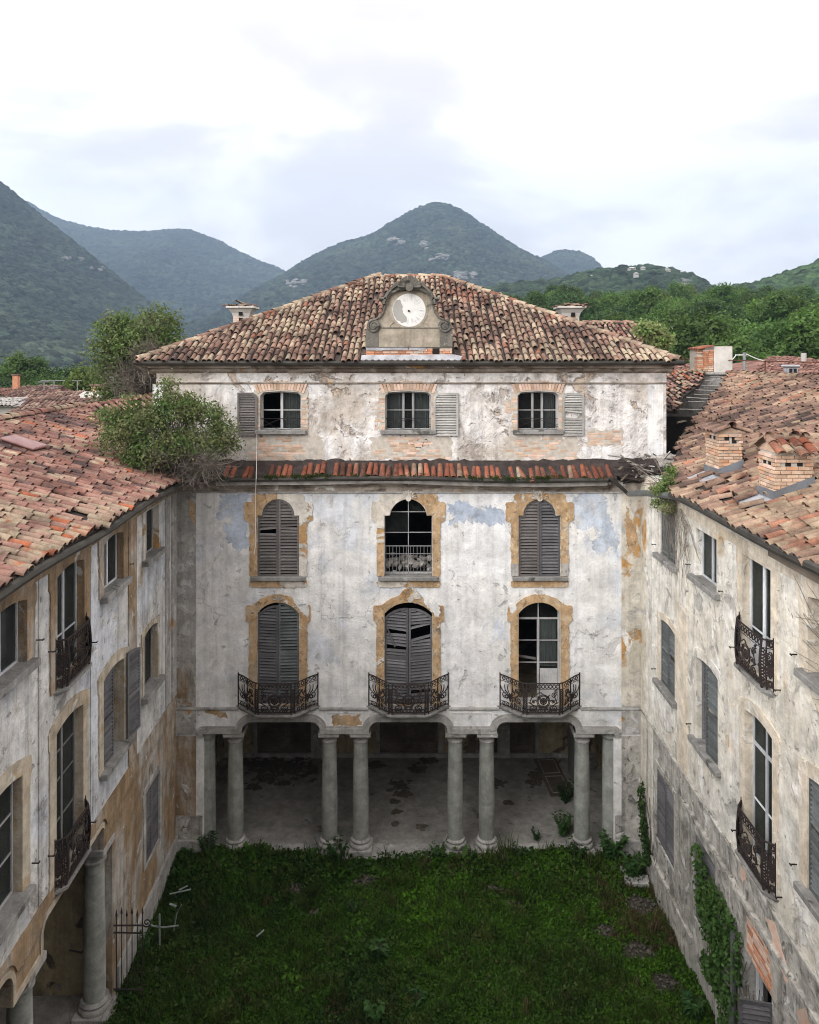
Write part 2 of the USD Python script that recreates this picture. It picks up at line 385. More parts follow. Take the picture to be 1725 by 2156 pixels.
plaster('gable_stucco', [(0.3, (0.33, 0.285, 0.225)), (0.5, (0.38, 0.335, 0.27)), (0.7, (0.28, 0.24, 0.19))],
        [((0.30, 0.28, 0.25), 1.7, 0.58, 0.65, 0.2), ((0.17, 0.165, 0.15), 1.6, 0.66, 0.70, 0.2)], streak=0.35, crack=0.3, seed=19.0)
plaster('gable_stone', [(0.3, (0.12, 0.113, 0.10)), (0.5, (0.165, 0.155, 0.135)), (0.7, (0.095, 0.09, 0.08))],
        [((0.28, 0.265, 0.235), 4.0, 0.60, 0.65, 0.2), ((0.06, 0.058, 0.05), 3.0, 0.60, 0.66, 0.2)], streak=0.2, crack=0, seed=21.0)


def wood(name, c1, c2, along=(1, 1, 1)):
    g = Nodes()
    geo, oi = g('geometry'), g('object_info')
    off = g('combine_xyz', x=oi + '.random', y=0.0, z=oi + '.random')
    add = g('vector_math', math_type='multiply_add', vector1=off + '.vector', vector2=(3.0, 3.0, 3.0), vector3=geo + '.position')
    mp = g('mapping', vector=add + '.vector', scale=along)
    n1 = g('noise_texture', vector=mp + '.vector', scale=9.0, detail=7.0, roughness=0.7)
    r = g('rgb_ramp', fac=n1 + '.fac', ramp=[(0.3, c2), (0.52, c1), (0.75, tuple(1.25 * c for c in c1))])
    n2 = g('noise_texture', vector=geo + '.position', scale=1.4, detail=5.0)
    m = g('map_range', value=n2 + '.fac', from_min=0.35, from_max=0.65, to_min=0.72, to_max=1.12, clamp=True)
    k = g('map_range', value=oi + '.random', from_min=0.0, from_max=1.0, to_min=0.72, to_max=1.22)
    mk = g('math', math_type='multiply', value1=m + '.result', value2=k + '.result')
    c = g('vector_math', math_type='scale', vector1=r + '.color', scale=mk + '.value')
    bn = g('bump', height=n1 + '.fac', distance=0.006, strength=0.8)
    p = g('principled_bsdf', base_color=c + '.vector', roughness=0.8, specular_ior_level=0.25, normal=bn + '.normal')
    MAT[name] = g.make(name, surface=p + '.BSDF')


wood('shutter_wood', (0.112, 0.110, 0.116), (0.055, 0.053, 0.056), (1.0, 1.0, 9.0))
wood('shutter_wood_brown', (0.135, 0.124, 0.120), (0.062, 0.056, 0.053), (1.0, 1.0, 9.0))
wood('shutter_wood_pale', (0.40, 0.395, 0.375), (0.22, 0.215, 0.20), (1.0, 1.0, 9.0))
wood('shutter_wood_green', (0.11, 0.121, 0.123), (0.055, 0.06, 0.06), (1.0, 1.0, 9.0))
wood('frame_wood', (0.17, 0.165, 0.165), (0.08, 0.077, 0.075), (7.0, 7.0, 0.8))
wood('frame_white', (0.56, 0.58, 0.61), (0.36, 0.37, 0.38), (6.0, 6.0, 0.8))
wood('frame_grey', (0.33, 0.33, 0.33), (0.20, 0.20, 0.20), (6.0, 6.0, 0.8))
wood('old_timber', (0.15, 0.125, 0.10), (0.055, 0.045, 0.035), (1.0, 6.0, 6.0))
simple('curtain', (0.50, 0.50, 0.52), 0.95, noise=0.45, scale=3.0, stretch=(12, 12, 0.7), bump=0.02, bscale=2.0)
simple('iron', (0.013, 0.011, 0.011), 0.8, col2=(0.028, 0.018, 0.015), scale=9.0, bump=0.003, bscale=60)
simple('iron_dark', (0.020, 0.019, 0.018), 0.7, col2=(0.035, 0.026, 0.02), scale=7.0)
simple('gutter_dark', (0.022, 0.020, 0.018), 0.65, col2=(0.045, 0.042, 0.035), scale=2.5, stretch=(1, 1, 3))
simple('gutter_zinc', (0.12, 0.128, 0.13), 0.5, col2=(0.055, 0.06, 0.058), scale=3.0, spec=0.5, bump=0.004, bscale=14)
simple('lead', (0.36, 0.37, 0.40), 0.5, col2=(0.20, 0.20, 0.215), scale=3.5, spec=0.5, bump=0.006, bscale=9)
simple('lead_dark', (0.15, 0.165, 0.185), 0.5, col2=(0.10, 0.105, 0.115), scale=3.0, spec=0.5, bump=0.004, bscale=10)
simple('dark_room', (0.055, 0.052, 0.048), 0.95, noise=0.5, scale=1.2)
simple('soot', (0.012, 0.011, 0.010), 0.95)
simple('felt', (0.022, 0.017, 0.016), 0.85, col2=(0.045, 0.034, 0.031), scale=5.0, bump=0.02, bscale=16)
simple('under_roof', (0.018, 0.014, 0.012), 0.95, col2=(0.038, 0.029, 0.024), scale=5.0, bump=0.02, bscale=12)
simple('batten', (0.30, 0.28, 0.26), 0.85, noise=0.5, scale=4.0)
simple('rubble_stone', (0.36, 0.34, 0.32), 0.95, col2=(0.20, 0.185, 0.17), scale=8.0, bump=0.01, bscale=20, vary=0.3)
simple('soil', (0.050, 0.043, 0.034), 1.0, col2=(0.022, 0.022, 0.014), scale=1.6, bump=0.03, bscale=18)
simple('gravel_patch', (0.10, 0.09, 0.072), 1.0, col2=(0.045, 0.043, 0.033), scale=7.0, bump=0.02, bscale=22)
simple('litter', (0.06, 0.052, 0.04), 1.0, col2=(0.13, 0.115, 0.09), scale=14.0, bump=0.03, bscale=30)
simple('cord', (0.66, 0.63, 0.58), 0.8)
simple('white_pipe', (0.22, 0.26, 0.25), 0.5, noise=0.4, scale=6.0)
simple('steel_grey', (0.20, 0.205, 0.21), 0.5, spec=0.5, noise=0.3, scale=8)
simple('rust', (0.12, 0.045, 0.028), 0.85, col2=(0.06, 0.026, 0.018), scale=8.0)
simple('skylight_red', (0.15, 0.06, 0.058), 0.45, col2=(0.24, 0.14, 0.135), scale=2.2, spec=0.5)
simple('rock', (0.20, 0.195, 0.185), 0.95, col2=(0.09, 0.092, 0.085), scale=0.05, bump=1.0, bscale=0.1)
simple('house_wall', (0.52, 0.46, 0.38), 0.9, col2=(0.40, 0.36, 0.31), scale=0.8, bump=0.01, bscale=5)
simple('house_wall_white', (0.38, 0.37, 0.35), 0.9, col2=(0.30, 0.29, 0.27), scale=0.8)
simple('house_wall_yellow', (0.62, 0.47, 0.26), 0.9, noise=0.2, scale=1.0)
simple('house_pane', (0.03, 0.035, 0.04), 0.15, spec=0.5)
simple('fibre_cement', (0.40, 0.38, 0.36), 0.85, noise=0.3, scale=3.0)
simple('bark', (0.095, 0.080, 0.064), 0.95, col2=(0.045, 0.038, 0.03), scale=6.0, bump=0.01, bscale=20)
simple('dead_twig', (0.19, 0.165, 0.14), 0.95, col2=(0.10, 0.085, 0.07), scale=3.0)
simple('brick_red', (0.40, 0.155, 0.085), 0.92, col2=(0.50, 0.27, 0.17), scale=9.0, vary=0.25, bump=0.006, bscale=40)
simple('brick_pale', (0.47, 0.36, 0.27), 0.92, col2=(0.40, 0.26, 0.18), scale=7.0, vary=0.22, bump=0.006, bscale=40)
simple('brick_orange', (0.46, 0.22, 0.12), 0.92, col2=(0.50, 0.34, 0.23), scale=7.0, vary=0.2, bump=0.006, bscale=40)
simple('mortar', (0.47, 0.43, 0.38), 0.95, col2=(0.34, 0.31, 0.27), scale=8.0, bump=0.008, bscale=30)
simple('brick_rose', (0.56, 0.43, 0.36), 0.92, col2=(0.50, 0.33, 0.25), scale=8.0, vary=0.2, bump=0.006, bscale=40)
simple('render_white', (0.55, 0.53, 0.50), 0.92, col2=(0.42, 0.40, 0.37), scale=2.5, bump=0.01, bscale=12)
simple('dial_white', (0.62, 0.615, 0.60), 0.7, col2=(0.50, 0.495, 0.48), scale=4.0, lo=0.5, hi=0.7)
simple('dial_bare', (0.32, 0.315, 0.295), 0.85, noise=0.12, scale=4.0)
simple('dial_mark', (0.40, 0.40, 0.40), 0.8, col2=(0.60, 0.595, 0.58), scale=6.0, lo=0.42, hi=0.55)
simple('moss', (0.055, 0.070, 0.022), 1.0, col2=(0.10, 0.085, 0.035), scale=5.0, bump=0.02, bscale=30)

# window glass: sunlight passes, the sky shows in it at a slant
g = Nodes()
_t = g('transparent_bsdf', color=(0.66, 0.69, 0.68))
_nz = g('noise_texture', vector=g('geometry') + '.position', scale=2.2, detail=5.0)
_gl = g('glossy_bsdf', color=(0.9, 0.92, 0.95), roughness=0.06) if False else g('principled_bsdf', base_color=(0.05, 0.055, 0.055), roughness=0.08, specular_ior_level=0.7)
_fr = g('fresnel', IOR=1.5)
_fa = g('map_range', value=_nz + '.fac', from_min=0.35, from_max=0.7, to_min=0.03, to_max=0.13, clamp=True)
_fr2 = g('math', math_type='multiply', value1=_fr + '.fac', value2=0.42)
_fm = g('math', math_type='add', value1=_fr2 + '.value', value2=_fa + '.result', use_clamp=True)
_mc = g('mix_closure', fac=_fm + '.value', closure1=_t + '.BSDF', closure2=_gl + '.BSDF')
MAT['glass'] = g.make('glass', surface=_mc + '.closure')


def tiles(name, ramp, lichen=0.35, seed=0.0):
    g = Nodes()
    at = g('attribute', attribute='rnd')
    geo = g('geometry')
    nl = g('noise_texture', vector=g('mapping', vector=geo + '.position', location=(seed, 0, 0)) + '.vector', scale=0.42, detail=5.0, roughness=0.62)
    sh = g('map_range', value=nl + '.fac', from_min=0.3, from_max=0.7, to_min=-0.34, to_max=0.34)
    nm = g('noise_texture', vector=geo + '.position', scale=2.4, detail=3.0)
    sm = g('map_range', value=nm + '.fac', from_min=0.3, from_max=0.7, to_min=-0.12, to_max=0.12)
    s2 = g('math', math_type='add', value1=sh + '.result', value2=sm + '.result')
    k = g('math', math_type='add', value1=at + '.fac', value2=s2 + '.value', use_clamp=True)
    r = g('rgb_ramp', fac=k + '.value', ramp=ramp)
    n1 = g('noise_texture', vector=geo + '.position', scale=7.0, detail=8.0, roughness=0.7)
    f1 = g('map_range', value=n1 + '.fac', from_min=0.50, from_max=0.68, to_min=0.0, to_max=lichen * 1.6, clamp=True)
    c1 = g('mix', fac=f1 + '.result', color1=r + '.color', color2=(0.060, 0.048, 0.042))
    n2 = g('noise_texture', vector=geo + '.position', scale=17.0, detail=5.0, roughness=0.6)
    f2 = g('map_range', value=n2 + '.fac', from_min=0.58, from_max=0.70, to_min=0.0, to_max=0.5, clamp=True)
    c2 = g('mix', fac=f2 + '.result', color1=c1 + '.color', color2=(0.30, 0.27, 0.22))
    n3 = g('noise_texture', vector=geo + '.position', scale=30.0, detail=4.0, roughness=0.7)
    f3 = g('map_range', value=n3 + '.fac', from_min=0.3, from_max=0.7, to_min=0.78, to_max=1.18, clamp=True)
    c3 = g('vector_math', math_type='scale', vector1=c2 + '.color', scale=f3 + '.result')
    n4 = g('noise_texture', vector=geo + '.position', scale=1.3, detail=6.0, roughness=0.65)
    f4 = g('map_range', value=n4 + '.fac', from_min=0.33, from_max=0.62, to_min=1.10, to_max=0.46, clamp=True)
    c3 = g('vector_math', math_type='scale', vector1=c3 + '.vector', scale=f4 + '.result')
    bn = g('bump', height=n3 + '.fac', distance=0.006, strength=0.7)
    p = g('principled_bsdf', base_color=c3 + '.vector', roughness=0.9, specular_ior_level=0.2, normal=bn + '.normal')
    MAT[name] = g.make(name, surface=p + '.BSDF')


tiles('tile_old', [(0.0, (0.055, 0.042, 0.038)), (0.15, (0.12, 0.078, 0.064)), (0.32, (0.22, 0.125, 0.095)), (0.48, (0.29, 0.195, 0.145)), (0.62, (0.36, 0.275, 0.20)), (0.80, (0.42, 0.345, 0.25)), (0.92, (0.215, 0.095, 0.066)), (1.0, (0.26, 0.115, 0.075))], 0.42)
tiles('tile_rose', [(0.0, (0.085, 0.055, 0.053)), (0.14, (0.17, 0.10, 0.09)), (0.28, (0.25, 0.118, 0.092)), (0.42, (0.29, 0.158, 0.128)), (0.56, (0.325, 0.20, 0.157)), (0.72, (0.365, 0.27, 0.20)), (0.88, (0.39, 0.315, 0.225)), (0.95, (0.36, 0.135, 0.075)), (1.0, (0.38, 0.12, 0.06))], 0.30, 5.0)
tiles('tile_tan', [(0.0, (0.06, 0.045, 0.040)), (0.18, (0.125, 0.082, 0.068)), (0.40, (0.215, 0.130, 0.100)), (0.60, (0.285, 0.190, 0.137)), (0.80, (0.36, 0.275, 0.19)), (0.92, (0.30, 0.145, 0.10)), (1.0, (0.33, 0.155, 0.10))], 0.30, 9.0)
tiles('tile_red', [(0.0, (0.10, 0.045, 0.032)), (0.3, (0.20, 0.068, 0.043)), (0.6, (0.28, 0.092, 0.052)), (0.85, (0.24, 0.13, 0.09)), (1.0, (0.36, 0.29, 0.21))], 0.35, 3.0)
tiles('tile_far', [(0.0, (0.11, 0.062, 0.055)), (0.4, (0.17, 0.095, 0.08)), (0.7, (0.22, 0.14, 0.11)), (1.0, (0.29, 0.21, 0.17))], 0.2, 4.0)
tiles('tile_far_new', [(0.0, (0.17, 0.082, 0.067)), (0.5, (0.235, 0.12, 0.095)), (1.0, (0.29, 0.17, 0.135))], 0.15, 6.0)


def leaf(name, c1, c2, scale=0.35, trans=0.35, vary=0.3):
    g = Nodes()
    geo, oi, at = g('geometry'), g('object_info'), g('attribute', attribute='rnd')
    n = g('noise_texture', vector=geo + '.position', scale=scale, detail=3.0)
    f = g('map_range', value=n + '.fac', from_min=0.35, from_max=0.65, to_min=0.0, to_max=1.0, clamp=True)
    c = g('mix', fac=f + '.result', color1=c1, color2=c2)
    k = g('map_range', value=at + '.fac', from_min=0.0, from_max=1.0, to_min=0.55, to_max=1.45)
    k2 = g('map_range', value=oi + '.random', from_min=0.0, from_max=1.0, to_min=1 - vary, to_max=1 + vary)
    kk = g('math', math_type='multiply', value1=k + '.result', value2=k2 + '.result')
    cs = g('vector_math', math_type='scale', vector1=c + '.color', scale=kk + '.value')
    d = g('principled_bsdf', base_color=cs + '.vector', roughness=0.6, specular_ior_level=0.25)
    t = g('translucent_bsdf', color=cs + '.vector')
    m = g('mix_closure', fac=trans, closure1=d + '.BSDF', closure2=t + '.BSDF')
    MAT[name] = g.make(name, surface=m + '.closure')


leaf('leaf_bush', (0.070, 0.135, 0.030), (0.165, 0.175, 0.075), 2.2)
leaf('leaf_bush_back', (0.10, 0.175, 0.04), (0.17, 0.20, 0.085), 1.3)
leaf('leaf_vine', (0.030, 0.075, 0.015), (0.050, 0.095, 0.022), 2.0)
leaf('leaf_weed', (0.025, 0.075, 0.020), (0.040, 0.085, 0.020), 2.0)
leaf('leaf_grass', (0.012, 0.038, 0.004), (0.050, 0.125, 0.006), 0.26, vary=0.45)
leaf('leaf_grass_olive', (0.030, 0.062, 0.008), (0.048, 0.070, 0.012), 0.7, vary=0.45)
leaf('leaf_dry', (0.060, 0.045, 0.022), (0.090, 0.062, 0.032), 1.5)
leaf('leaf_tree', (0.045, 0.095, 0.018), (0.068, 0.120, 0.024), 0.10, vary=0.35)
leaf('leaf_tree_dark', (0.026, 0.058, 0.016), (0.040, 0.075, 0.022), 0.10, vary=0.3)
leaf('leaf_tree_yellow', (0.085, 0.115, 0.022), (0.060, 0.095, 0.020), 0.10, vary=0.2)


def forest(name, c1, c2, c3, sc=0.012):
    g = Nodes()
    geo, oi = g('geometry'), g('object_info')
    n = g('noise_texture', vector=geo + '.position', scale=sc, detail=6.0, roughness=0.65)
    r = g('rgb_ramp', fac=n + '.fac', ramp=[(0.32, c1), (0.5, c2), (0.68, c3)])
    n2 = g('noise_texture', vector=geo + '.position', scale=0.35, detail=3.0)
    m = g('map_range', value=n2 + '.fac', from_min=0.3, from_max=0.7, to_min=0.6, to_max=1.4, clamp=True)
    k2 = g('map_range', value=oi + '.random', from_min=0.0, from_max=1.0, to_min=0.35, to_max=1.7)
    kk = g('math', math_type='multiply', value1=m + '.result', value2=k2 + '.result')
    c = g('vector_math', math_type='scale', vector1=r + '.color', scale=kk + '.value')
    p = g('principled_bsdf', base_color=c + '.vector', roughness=0.9, specular_ior_level=0.1)
    MAT[name] = g.make(name, surface=p + '.BSDF')


forest('forest_far', (0.009, 0.015, 0.012), (0.018, 0.027, 0.019), (0.036, 0.048, 0.029), 0.005)
forest('forest_hill_dark', (0.012, 0.021, 0.013), (0.019, 0.032, 0.017), (0.028, 0.044, 0.021), 0.02)
forest('forest_hill', (0.016, 0.030, 0.012), (0.024, 0.044, 0.015), (0.034, 0.060, 0.019), 0.02)
# ---------------------------------------------------------------- the land: ground, mountains, hills
RNG = np.random.default_rng(11)


def fbm2(x, y, seed=0, octaves=5):
    p = np.stack([x, y, np.full_like(x, seed * 7.31)], -1).reshape(-1, 3)
    return np.asarray(meshkit.fbm(p, octaves, seed)).reshape(x.shape)


def ground_sheet():
    r = np.concatenate([[0], np.geomspace(40, 9000, 26)])
    a = np.linspace(0, 2 * np.pi, 49)[:-1]
    V = [[0, 5, -0.6]] + [[rr * math.cos(t), 5 + rr * math.sin(t), -0.6] for rr in r[1:] for t in a]
    F = [[0, 1 + k, 1 + (k + 1) % 48] for k in range(48)]
    for i in range(len(r) - 2):
        for k in range(48):
            p, q = 1 + i * 48, 1 + (i + 1) * 48
            F += [[p + k, q + k, q + (k + 1) % 48], [p + k, q + (k + 1) % 48, p + (k + 1) % 48]]
    path = put('/World', 'ground', (V, F), 'forest_hill')
    tag(path, 'green valley floor stretching to the foot of the mountains', None, None, 'structure')


ground_sheet()


def ridge(name, label, profile, dist, depth_front, depth_back, mat, seed, rough, canopy, lump, rocks=(), nx=150, ny=56):
    """A range: its crest stands at dist metres and follows the crest line (columns and rows of the picture, turned into metres), its slopes run down to the valley before and behind."""
    pr = np.array(profile, float)
    xs = np.linspace(pr[0, 0], pr[-1, 0], nx)
    X0 = (xs - 861) * dist / 1600.0
    from scipy.interpolate import PchipInterpolator
    crest = EYE - (PchipInterpolator(pr[:, 0], pr[:, 1])(xs) - 740) * dist / 1600.0
    t = np.linspace(-1, 1, ny)
    Y = np.where(t < 0, dist - 20 + t * depth_front, dist - 20 + t * depth_back)
    Xg, Yg = np.meshgrid(X0, Y)
    fall = np.where(t < 0, 1 - np.abs(t) ** 1.15, 1 - np.abs(t) ** 1.3)[:, None]
    base = -1.0
    Xg = Xg * np.maximum(0.5, (Yg + 20) / dist) ** 0.35
    n1 = fbm2(Xg / (depth_front * 0.30), Yg / (depth_front * 0.55), seed, 6) - 0.5
    n1 = n1 - n1.mean()
    wob = np.clip(1 - fall, 0, 1) * np.clip(fall, 0, 1) * 4
    Z = base + (crest[None] - base) * fall + n1 * (crest.max() - base) * rough * wob
    Z = np.maximum(Z, base - 2)
    V = np.stack([Xg, Yg, Z], -1).reshape(-1, 3)
    i, j = np.meshgrid(np.arange(ny - 1), np.arange(nx - 1), indexing='ij')
    q = np.stack([i * nx + j, i * nx + j + 1, (i + 1) * nx + j + 1, (i + 1) * nx + j], -1).reshape(-1, 4)
    F = np.vstack([q[:, [0, 1, 2]], q[:, [0, 2, 3]]])
    path = put('/World', name, trimesh.Trimesh(V, F, process=False), mat, smooth=True)
    tag(path, label, None, None, 'structure')
    # the wood that covers it
    rng = np.random.default_rng(seed)
    tri = V[F]
    cen = tri.mean(1)
    nrm = np.cross(tri[:, 1] - tri[:, 0], tri[:, 2] - tri[:, 0])
    area = np.linalg.norm(nrm, axis=1) / 2
    nrm = nrm / (2 * area[:, None] + 1e-9)
    view = np.array([0, -20, EYE]) - cen
    seen = (nrm * view).sum(1) / np.linalg.norm(view, axis=1)
    u = 861 + cen[:, 0] * 1600 / (cen[:, 1] + 20)
    ok = (seen > -0.12) & (u > -90) & (u < 1815) & (cen[:, 1] < dist - 20 + depth_back * 0.12) & (cen[:, 2] > 1)
    w = np.where(ok, area, 0)
    pick = rng.choice(len(F), canopy, p=w / w.sum())
    r1, r2 = rng.random(canopy), rng.random(canopy)
    s = np.sqrt(r1)
    P = tri[pick, 0] * (1 - s)[:, None] + tri[pick, 1] * (s * (1 - r2))[:, None] + tri[pick, 2] * (s * r2)[:, None]
    keep = np.ones(len(P), bool)
    for (ru, rv, rw, rh, key) in rocks:
        pu = 861 + P[:, 0] * 1600 / (P[:, 1] + 20); pv = 740 - (P[:, 2] - EYE) * 1600 / (P[:, 1] + 20)
        nz = rng.random(len(P))
        e = ((pu - ru) / rw) ** 2 + ((pv - rv) / rh) ** 2
        keep &= (e > 0.5 + 0.9 * nz) | (P[:, 1] > dist - 20)
        inn = np.nonzero((e < 1.0) & (P[:, 1] < dist - 20))[0]
        if len(inn) > 4:
            CLIFFS.append((P[inn[rng.permutation(len(inn))[:max(6, int(rw * rh / 14))]]], (P[inn, 1] + 20).mean(), key))
    P = P[keep]
    return P, V, F


def lump_mesh(seed, sub=1):
    m = trimesh.creation.icosphere(sub, 1.0)
    V = np.array(m.vertices)
    n = np.array([meshkit.fbm(V * 1.3 + seed * 9.1, 3, seed)]).reshape(-1)
    V = V * (0.62 + 0.75 * n)[:, None]
    V[:, 2] *= 0.95
    return V, np.array(m.faces)


def scatter(name, label, P, protos, mat, size, seed, cat=None, tilt=0.25, flat=1.0):
    rng = np.random.default_rng(seed)
    path = fresh('/World', name)
    pi = UsdGeom.PointInstancer.Define(stage, path)
    rel = pi.CreatePrototypesRel()
    for k, (VF, mm) in enumerate(protos):
        pp = put(path, 'clump', VF, mm)
        rel.AddTarget(pp)
    n = len(P)
    pi.CreateProtoIndicesAttr(Vt.IntArray.FromNumpy(rng.integers(0, len(protos), n).astype(np.int32)))
    pi.CreatePositionsAttr(Vt.Vec3fArray.FromNumpy(np.ascontiguousarray(P, np.float32)))
    sc = size * rng.choice([0.7, 1.0, 1.3], n, p=[0.4, 0.45, 0.15]) * rng.uniform(0.75, 1.3, n)
    pi.CreateScalesAttr(Vt.Vec3fArray.FromNumpy(np.stack([sc, sc, sc * flat * rng.uniform(0.8, 1.2, n)], 1).astype(np.float32)))
    a = rng.uniform(0, 2 * np.pi, n)
    tx, ty = rng.normal(0, tilt, n) / 2, rng.normal(0, tilt, n) / 2
    q = np.stack([np.cos(a / 2), np.cos(a / 2) * tx + np.sin(a / 2) * ty, np.cos(a / 2) * ty - np.sin(a / 2) * tx, np.sin(a / 2)], 1)
    q /= np.linalg.norm(q, axis=1, keepdims=True)
    pi.CreateOrientationsAttr(Vt.QuathArray([Gf.Quath(float(x[0]), float(x[1]), float(x[2]), float(x[3])) for x in q]))
    tag(path, label, cat, None, 'stuff')
    return path


CLIFFS = []
LUMPS = [lump_mesh(k) for k in range(4)]


A = [(-160, 300), (-60, 345), (0, 388), (60, 440), (100, 472), (150, 512), (200, 552), (250, 592), (300, 632), (350, 668), (420, 706), (520, 738)]
B = [(60, 425), (100, 452), (170, 476), (230, 487), (300, 491), (345, 488), (388, 485), (430, 496), (500, 530), (560, 558), (600, 574), (660, 612), (760, 690)]
C = [(430, 700), (500, 655), (550, 615), (600, 580), (650, 548), (720, 515), (780, 497), (830, 468), (880, 441), (922, 429), (960, 441), (1000, 466), (1050, 500), (1100, 533), (1140, 550), (1200, 586), (1280, 626), (1400, 690)]
D = [(1020, 640), (1090, 575), (1135, 547), (1190, 529), (1230, 535), (1272, 572), (1330, 622), (1400, 680)]
E = [(960, 640), (1060, 606), (1110, 601), (1160, 598), (1205, 586), (1250, 576), (1310, 570), (1360, 568), (1400, 572), (1440, 583), (1475, 606), (1530, 640), (1600, 690)]
Fh = [(1440, 660), (1510, 618), (1545, 612), (1600, 601), (1650, 586), (1725, 560), (1850, 512), (1950, 500)]

P, _, _ = ridge('mountain', 'steep dark wooded mountain filling the left edge of the view', A, 1500, 900, 700, 'forest_far', 3, 0.22, 34000, 9.0,
                [(208, 572, 22, 6, 'pale cliff line low on the left mountain'), (150, 552, 26, 6, 'small grey rock outcrops left of the pale cliff on the left mountain')])
scatter('mountain_forest', 'dark dense wood covering the steep mountain at the left', P, [(l, 'forest_far') for l in LUMPS], None, 5.6, 5)
P, _, _ = ridge('mountain', 'long pale blue wooded ridge behind the left mountain', B, 3300, 1500, 1200, 'forest_far', 5, 0.22, 30000, 14.0, ())
scatter('mountain_forest', 'pale blue distant wood on the long ridge behind the left mountain', P, [(l, 'forest_far') for l in LUMPS], None, 9.0, 6)
P, _, _ = ridge('mountain', 'pointed wooded mountain rising behind the clock gable', C, 2500, 1200, 900, 'forest_far', 8, 0.22, 42000, 11.0,
                [(838, 513, 20, 7, 'pale bare cliff high on the pointed mountain'), (893, 526, 7, 11, 'narrow grey gully right of the high cliff'), (925, 549, 22, 7, 'pale scar below the cliff on the pointed mountain'), (622, 601, 24, 10, 'pale cliff at the left foot of the pointed mountain'), (975, 588, 30, 12, 'pale quarry beside the roof ridge of the clock block')])
scatter('mountain_forest', 'blue green wood covering the pointed mountain behind the clock', P, [(l, 'forest_far') for l in LUMPS], None, 6.8, 7)
P, _, _ = ridge('mountain', 'small rounded blue mountain right of the pointed peak', D, 3000, 900, 800, 'forest_far', 13, 0.2, 14000, 12.0)
scatter('mountain_forest', 'blue wood on the small rounded mountain', P, [(l, 'forest_far') for l in LUMPS], None, 8.0, 8)
P, _, _ = ridge('hill', 'low wooded hill with white villas along its crest', E, 800, 330, 300, 'forest_far', 17, 0.12, 13000, 5.0, [(1438, 612, 18, 22, 'steep grey quarry cliff at the right end of the villa hill')])
scatter('hill_forest', 'dark green wood covering the villa hill', P, [(l, 'forest_hill_dark') for l in LUMPS], None, 4.3, 9)
P, _, _ = ridge('hill', 'green wooded slope rising at the right edge', Fh, 700, 330, 300, 'forest_hill', 19, 0.12, 8000, 5.0)
scatter('hill_forest', 'green wood on the slope at the right edge', P, [(l, 'forest_hill') for l in LUMPS], None, 4.3, 10)

rk0 = np.random.default_rng(77)
for P, d, lab in CLIFFS:
    out = []
    for q in P:
        m = trimesh.creation.icosphere(2, 1.0)
        V = np.array(m.vertices)
        n = np.array(meshkit.fbm(V * 1.9 + rk0.uniform(0, 50, 3), 4, 3)).reshape(-1)
        s_ = d / 1600 * rk0.uniform(2.5, 6.0)
        V = V * (0.45 + 1.0 * n)[:, None] * [s_ * 1.5, s_ * 0.7, s_ * rk0.uniform(0.5, 1.1)]
        out.append((V + q + [0, -s_ * 1.4, s_ * 1.0], np.array(m.faces)))
    tag(put('/World', 'cliff', join(out), 'rock'), lab, None, None, 'structure')

# the air between
HAZE = 0.00013
g = Nodes()
_v = g('principled_volume', color=(0.50, 0.70, 1.0), density=HAZE, anisotropy=0.2)
MAT['haze'] = g.make('haze', volume=_v + '.volume')
tag(put('/World', 'haze', bx(-4200, 4200, -600, 6200, -6, 1300), 'haze'), 'thin blue haze in the air of the valley', None, None, 'stuff')
# ---------------------------------------------------------------- building kit: openings, windows, shutters, railings, tiles
def arc_pts(cx, cz, r, a0, a1, n=16):
    a = np.linspace(a0, a1, n)
    return [(cx + r * math.cos(t), cz + r * math.sin(t)) for t in a]


def opening(w, z0, z1, kind='rect', rise=0.3, s=0.0):
    """The outline of a wall opening, centred on s."""
    h = w / 2
    if kind == 'rect':
        p = [(-h, z0), (h, z0), (h, z1), (-h, z1)]
    elif kind == 'seg':
        r = (h * h + rise * rise) / (2 * rise)
        a = math.asin(h / r)
        p = [(-h, z0), (h, z0)] + arc_pts(0, z1 - r, r, math.pi / 2 - a, math.pi / 2 + a, 15)
    elif kind == 'semi':           # round head on shoulders
        k = h * 0.78
        zs = z1 - rise
        r = (k * k + rise * rise) / (2 * rise)
        a = math.asin(min(1, k / r))
        p = [(-h, z0), (h, z0), (h, zs)] + arc_pts(0, z1 - r, r, math.pi / 2 - a, math.pi / 2 + a, 19) + [(-h, zs)]
    elif kind == 'notch':          # flat arch with hollow corners
        c = rise
        p = [(-h, z0), (h, z0), (h, z1 - c * 1.1)] + [(h - c + c * math.cos(t), z1 - c * 1.1 + 0.0 + c * (1 - math.sin(math.pi / 2 - t))) for t in np.linspace(0.25, math.pi / 2, 6)] + \
            [(0, z1 + 0.02)] + [(-h + c - c * math.cos(t), z1 - c * 1.1 + c * (1 - math.sin(math.pi / 2 - t))) for t in np.linspace(math.pi / 2, 0.25, 6)] + [(-h, z1 - c * 1.1)]
    return shapely.affinity.translate(Polygon(p).buffer(0), s, 0)


import shapely.affinity


def band(o, width, below=0.0):
    """A surround: the opening's outline widened, the opening taken out."""
    b = o.buffer(width, join_style=2, mitre_limit=1.5)
    s0, z0, s1, z1 = o.bounds
    return b.difference(o).difference(rect(s0 - 9, z0 - 9, s1 + 9, z0 - below))


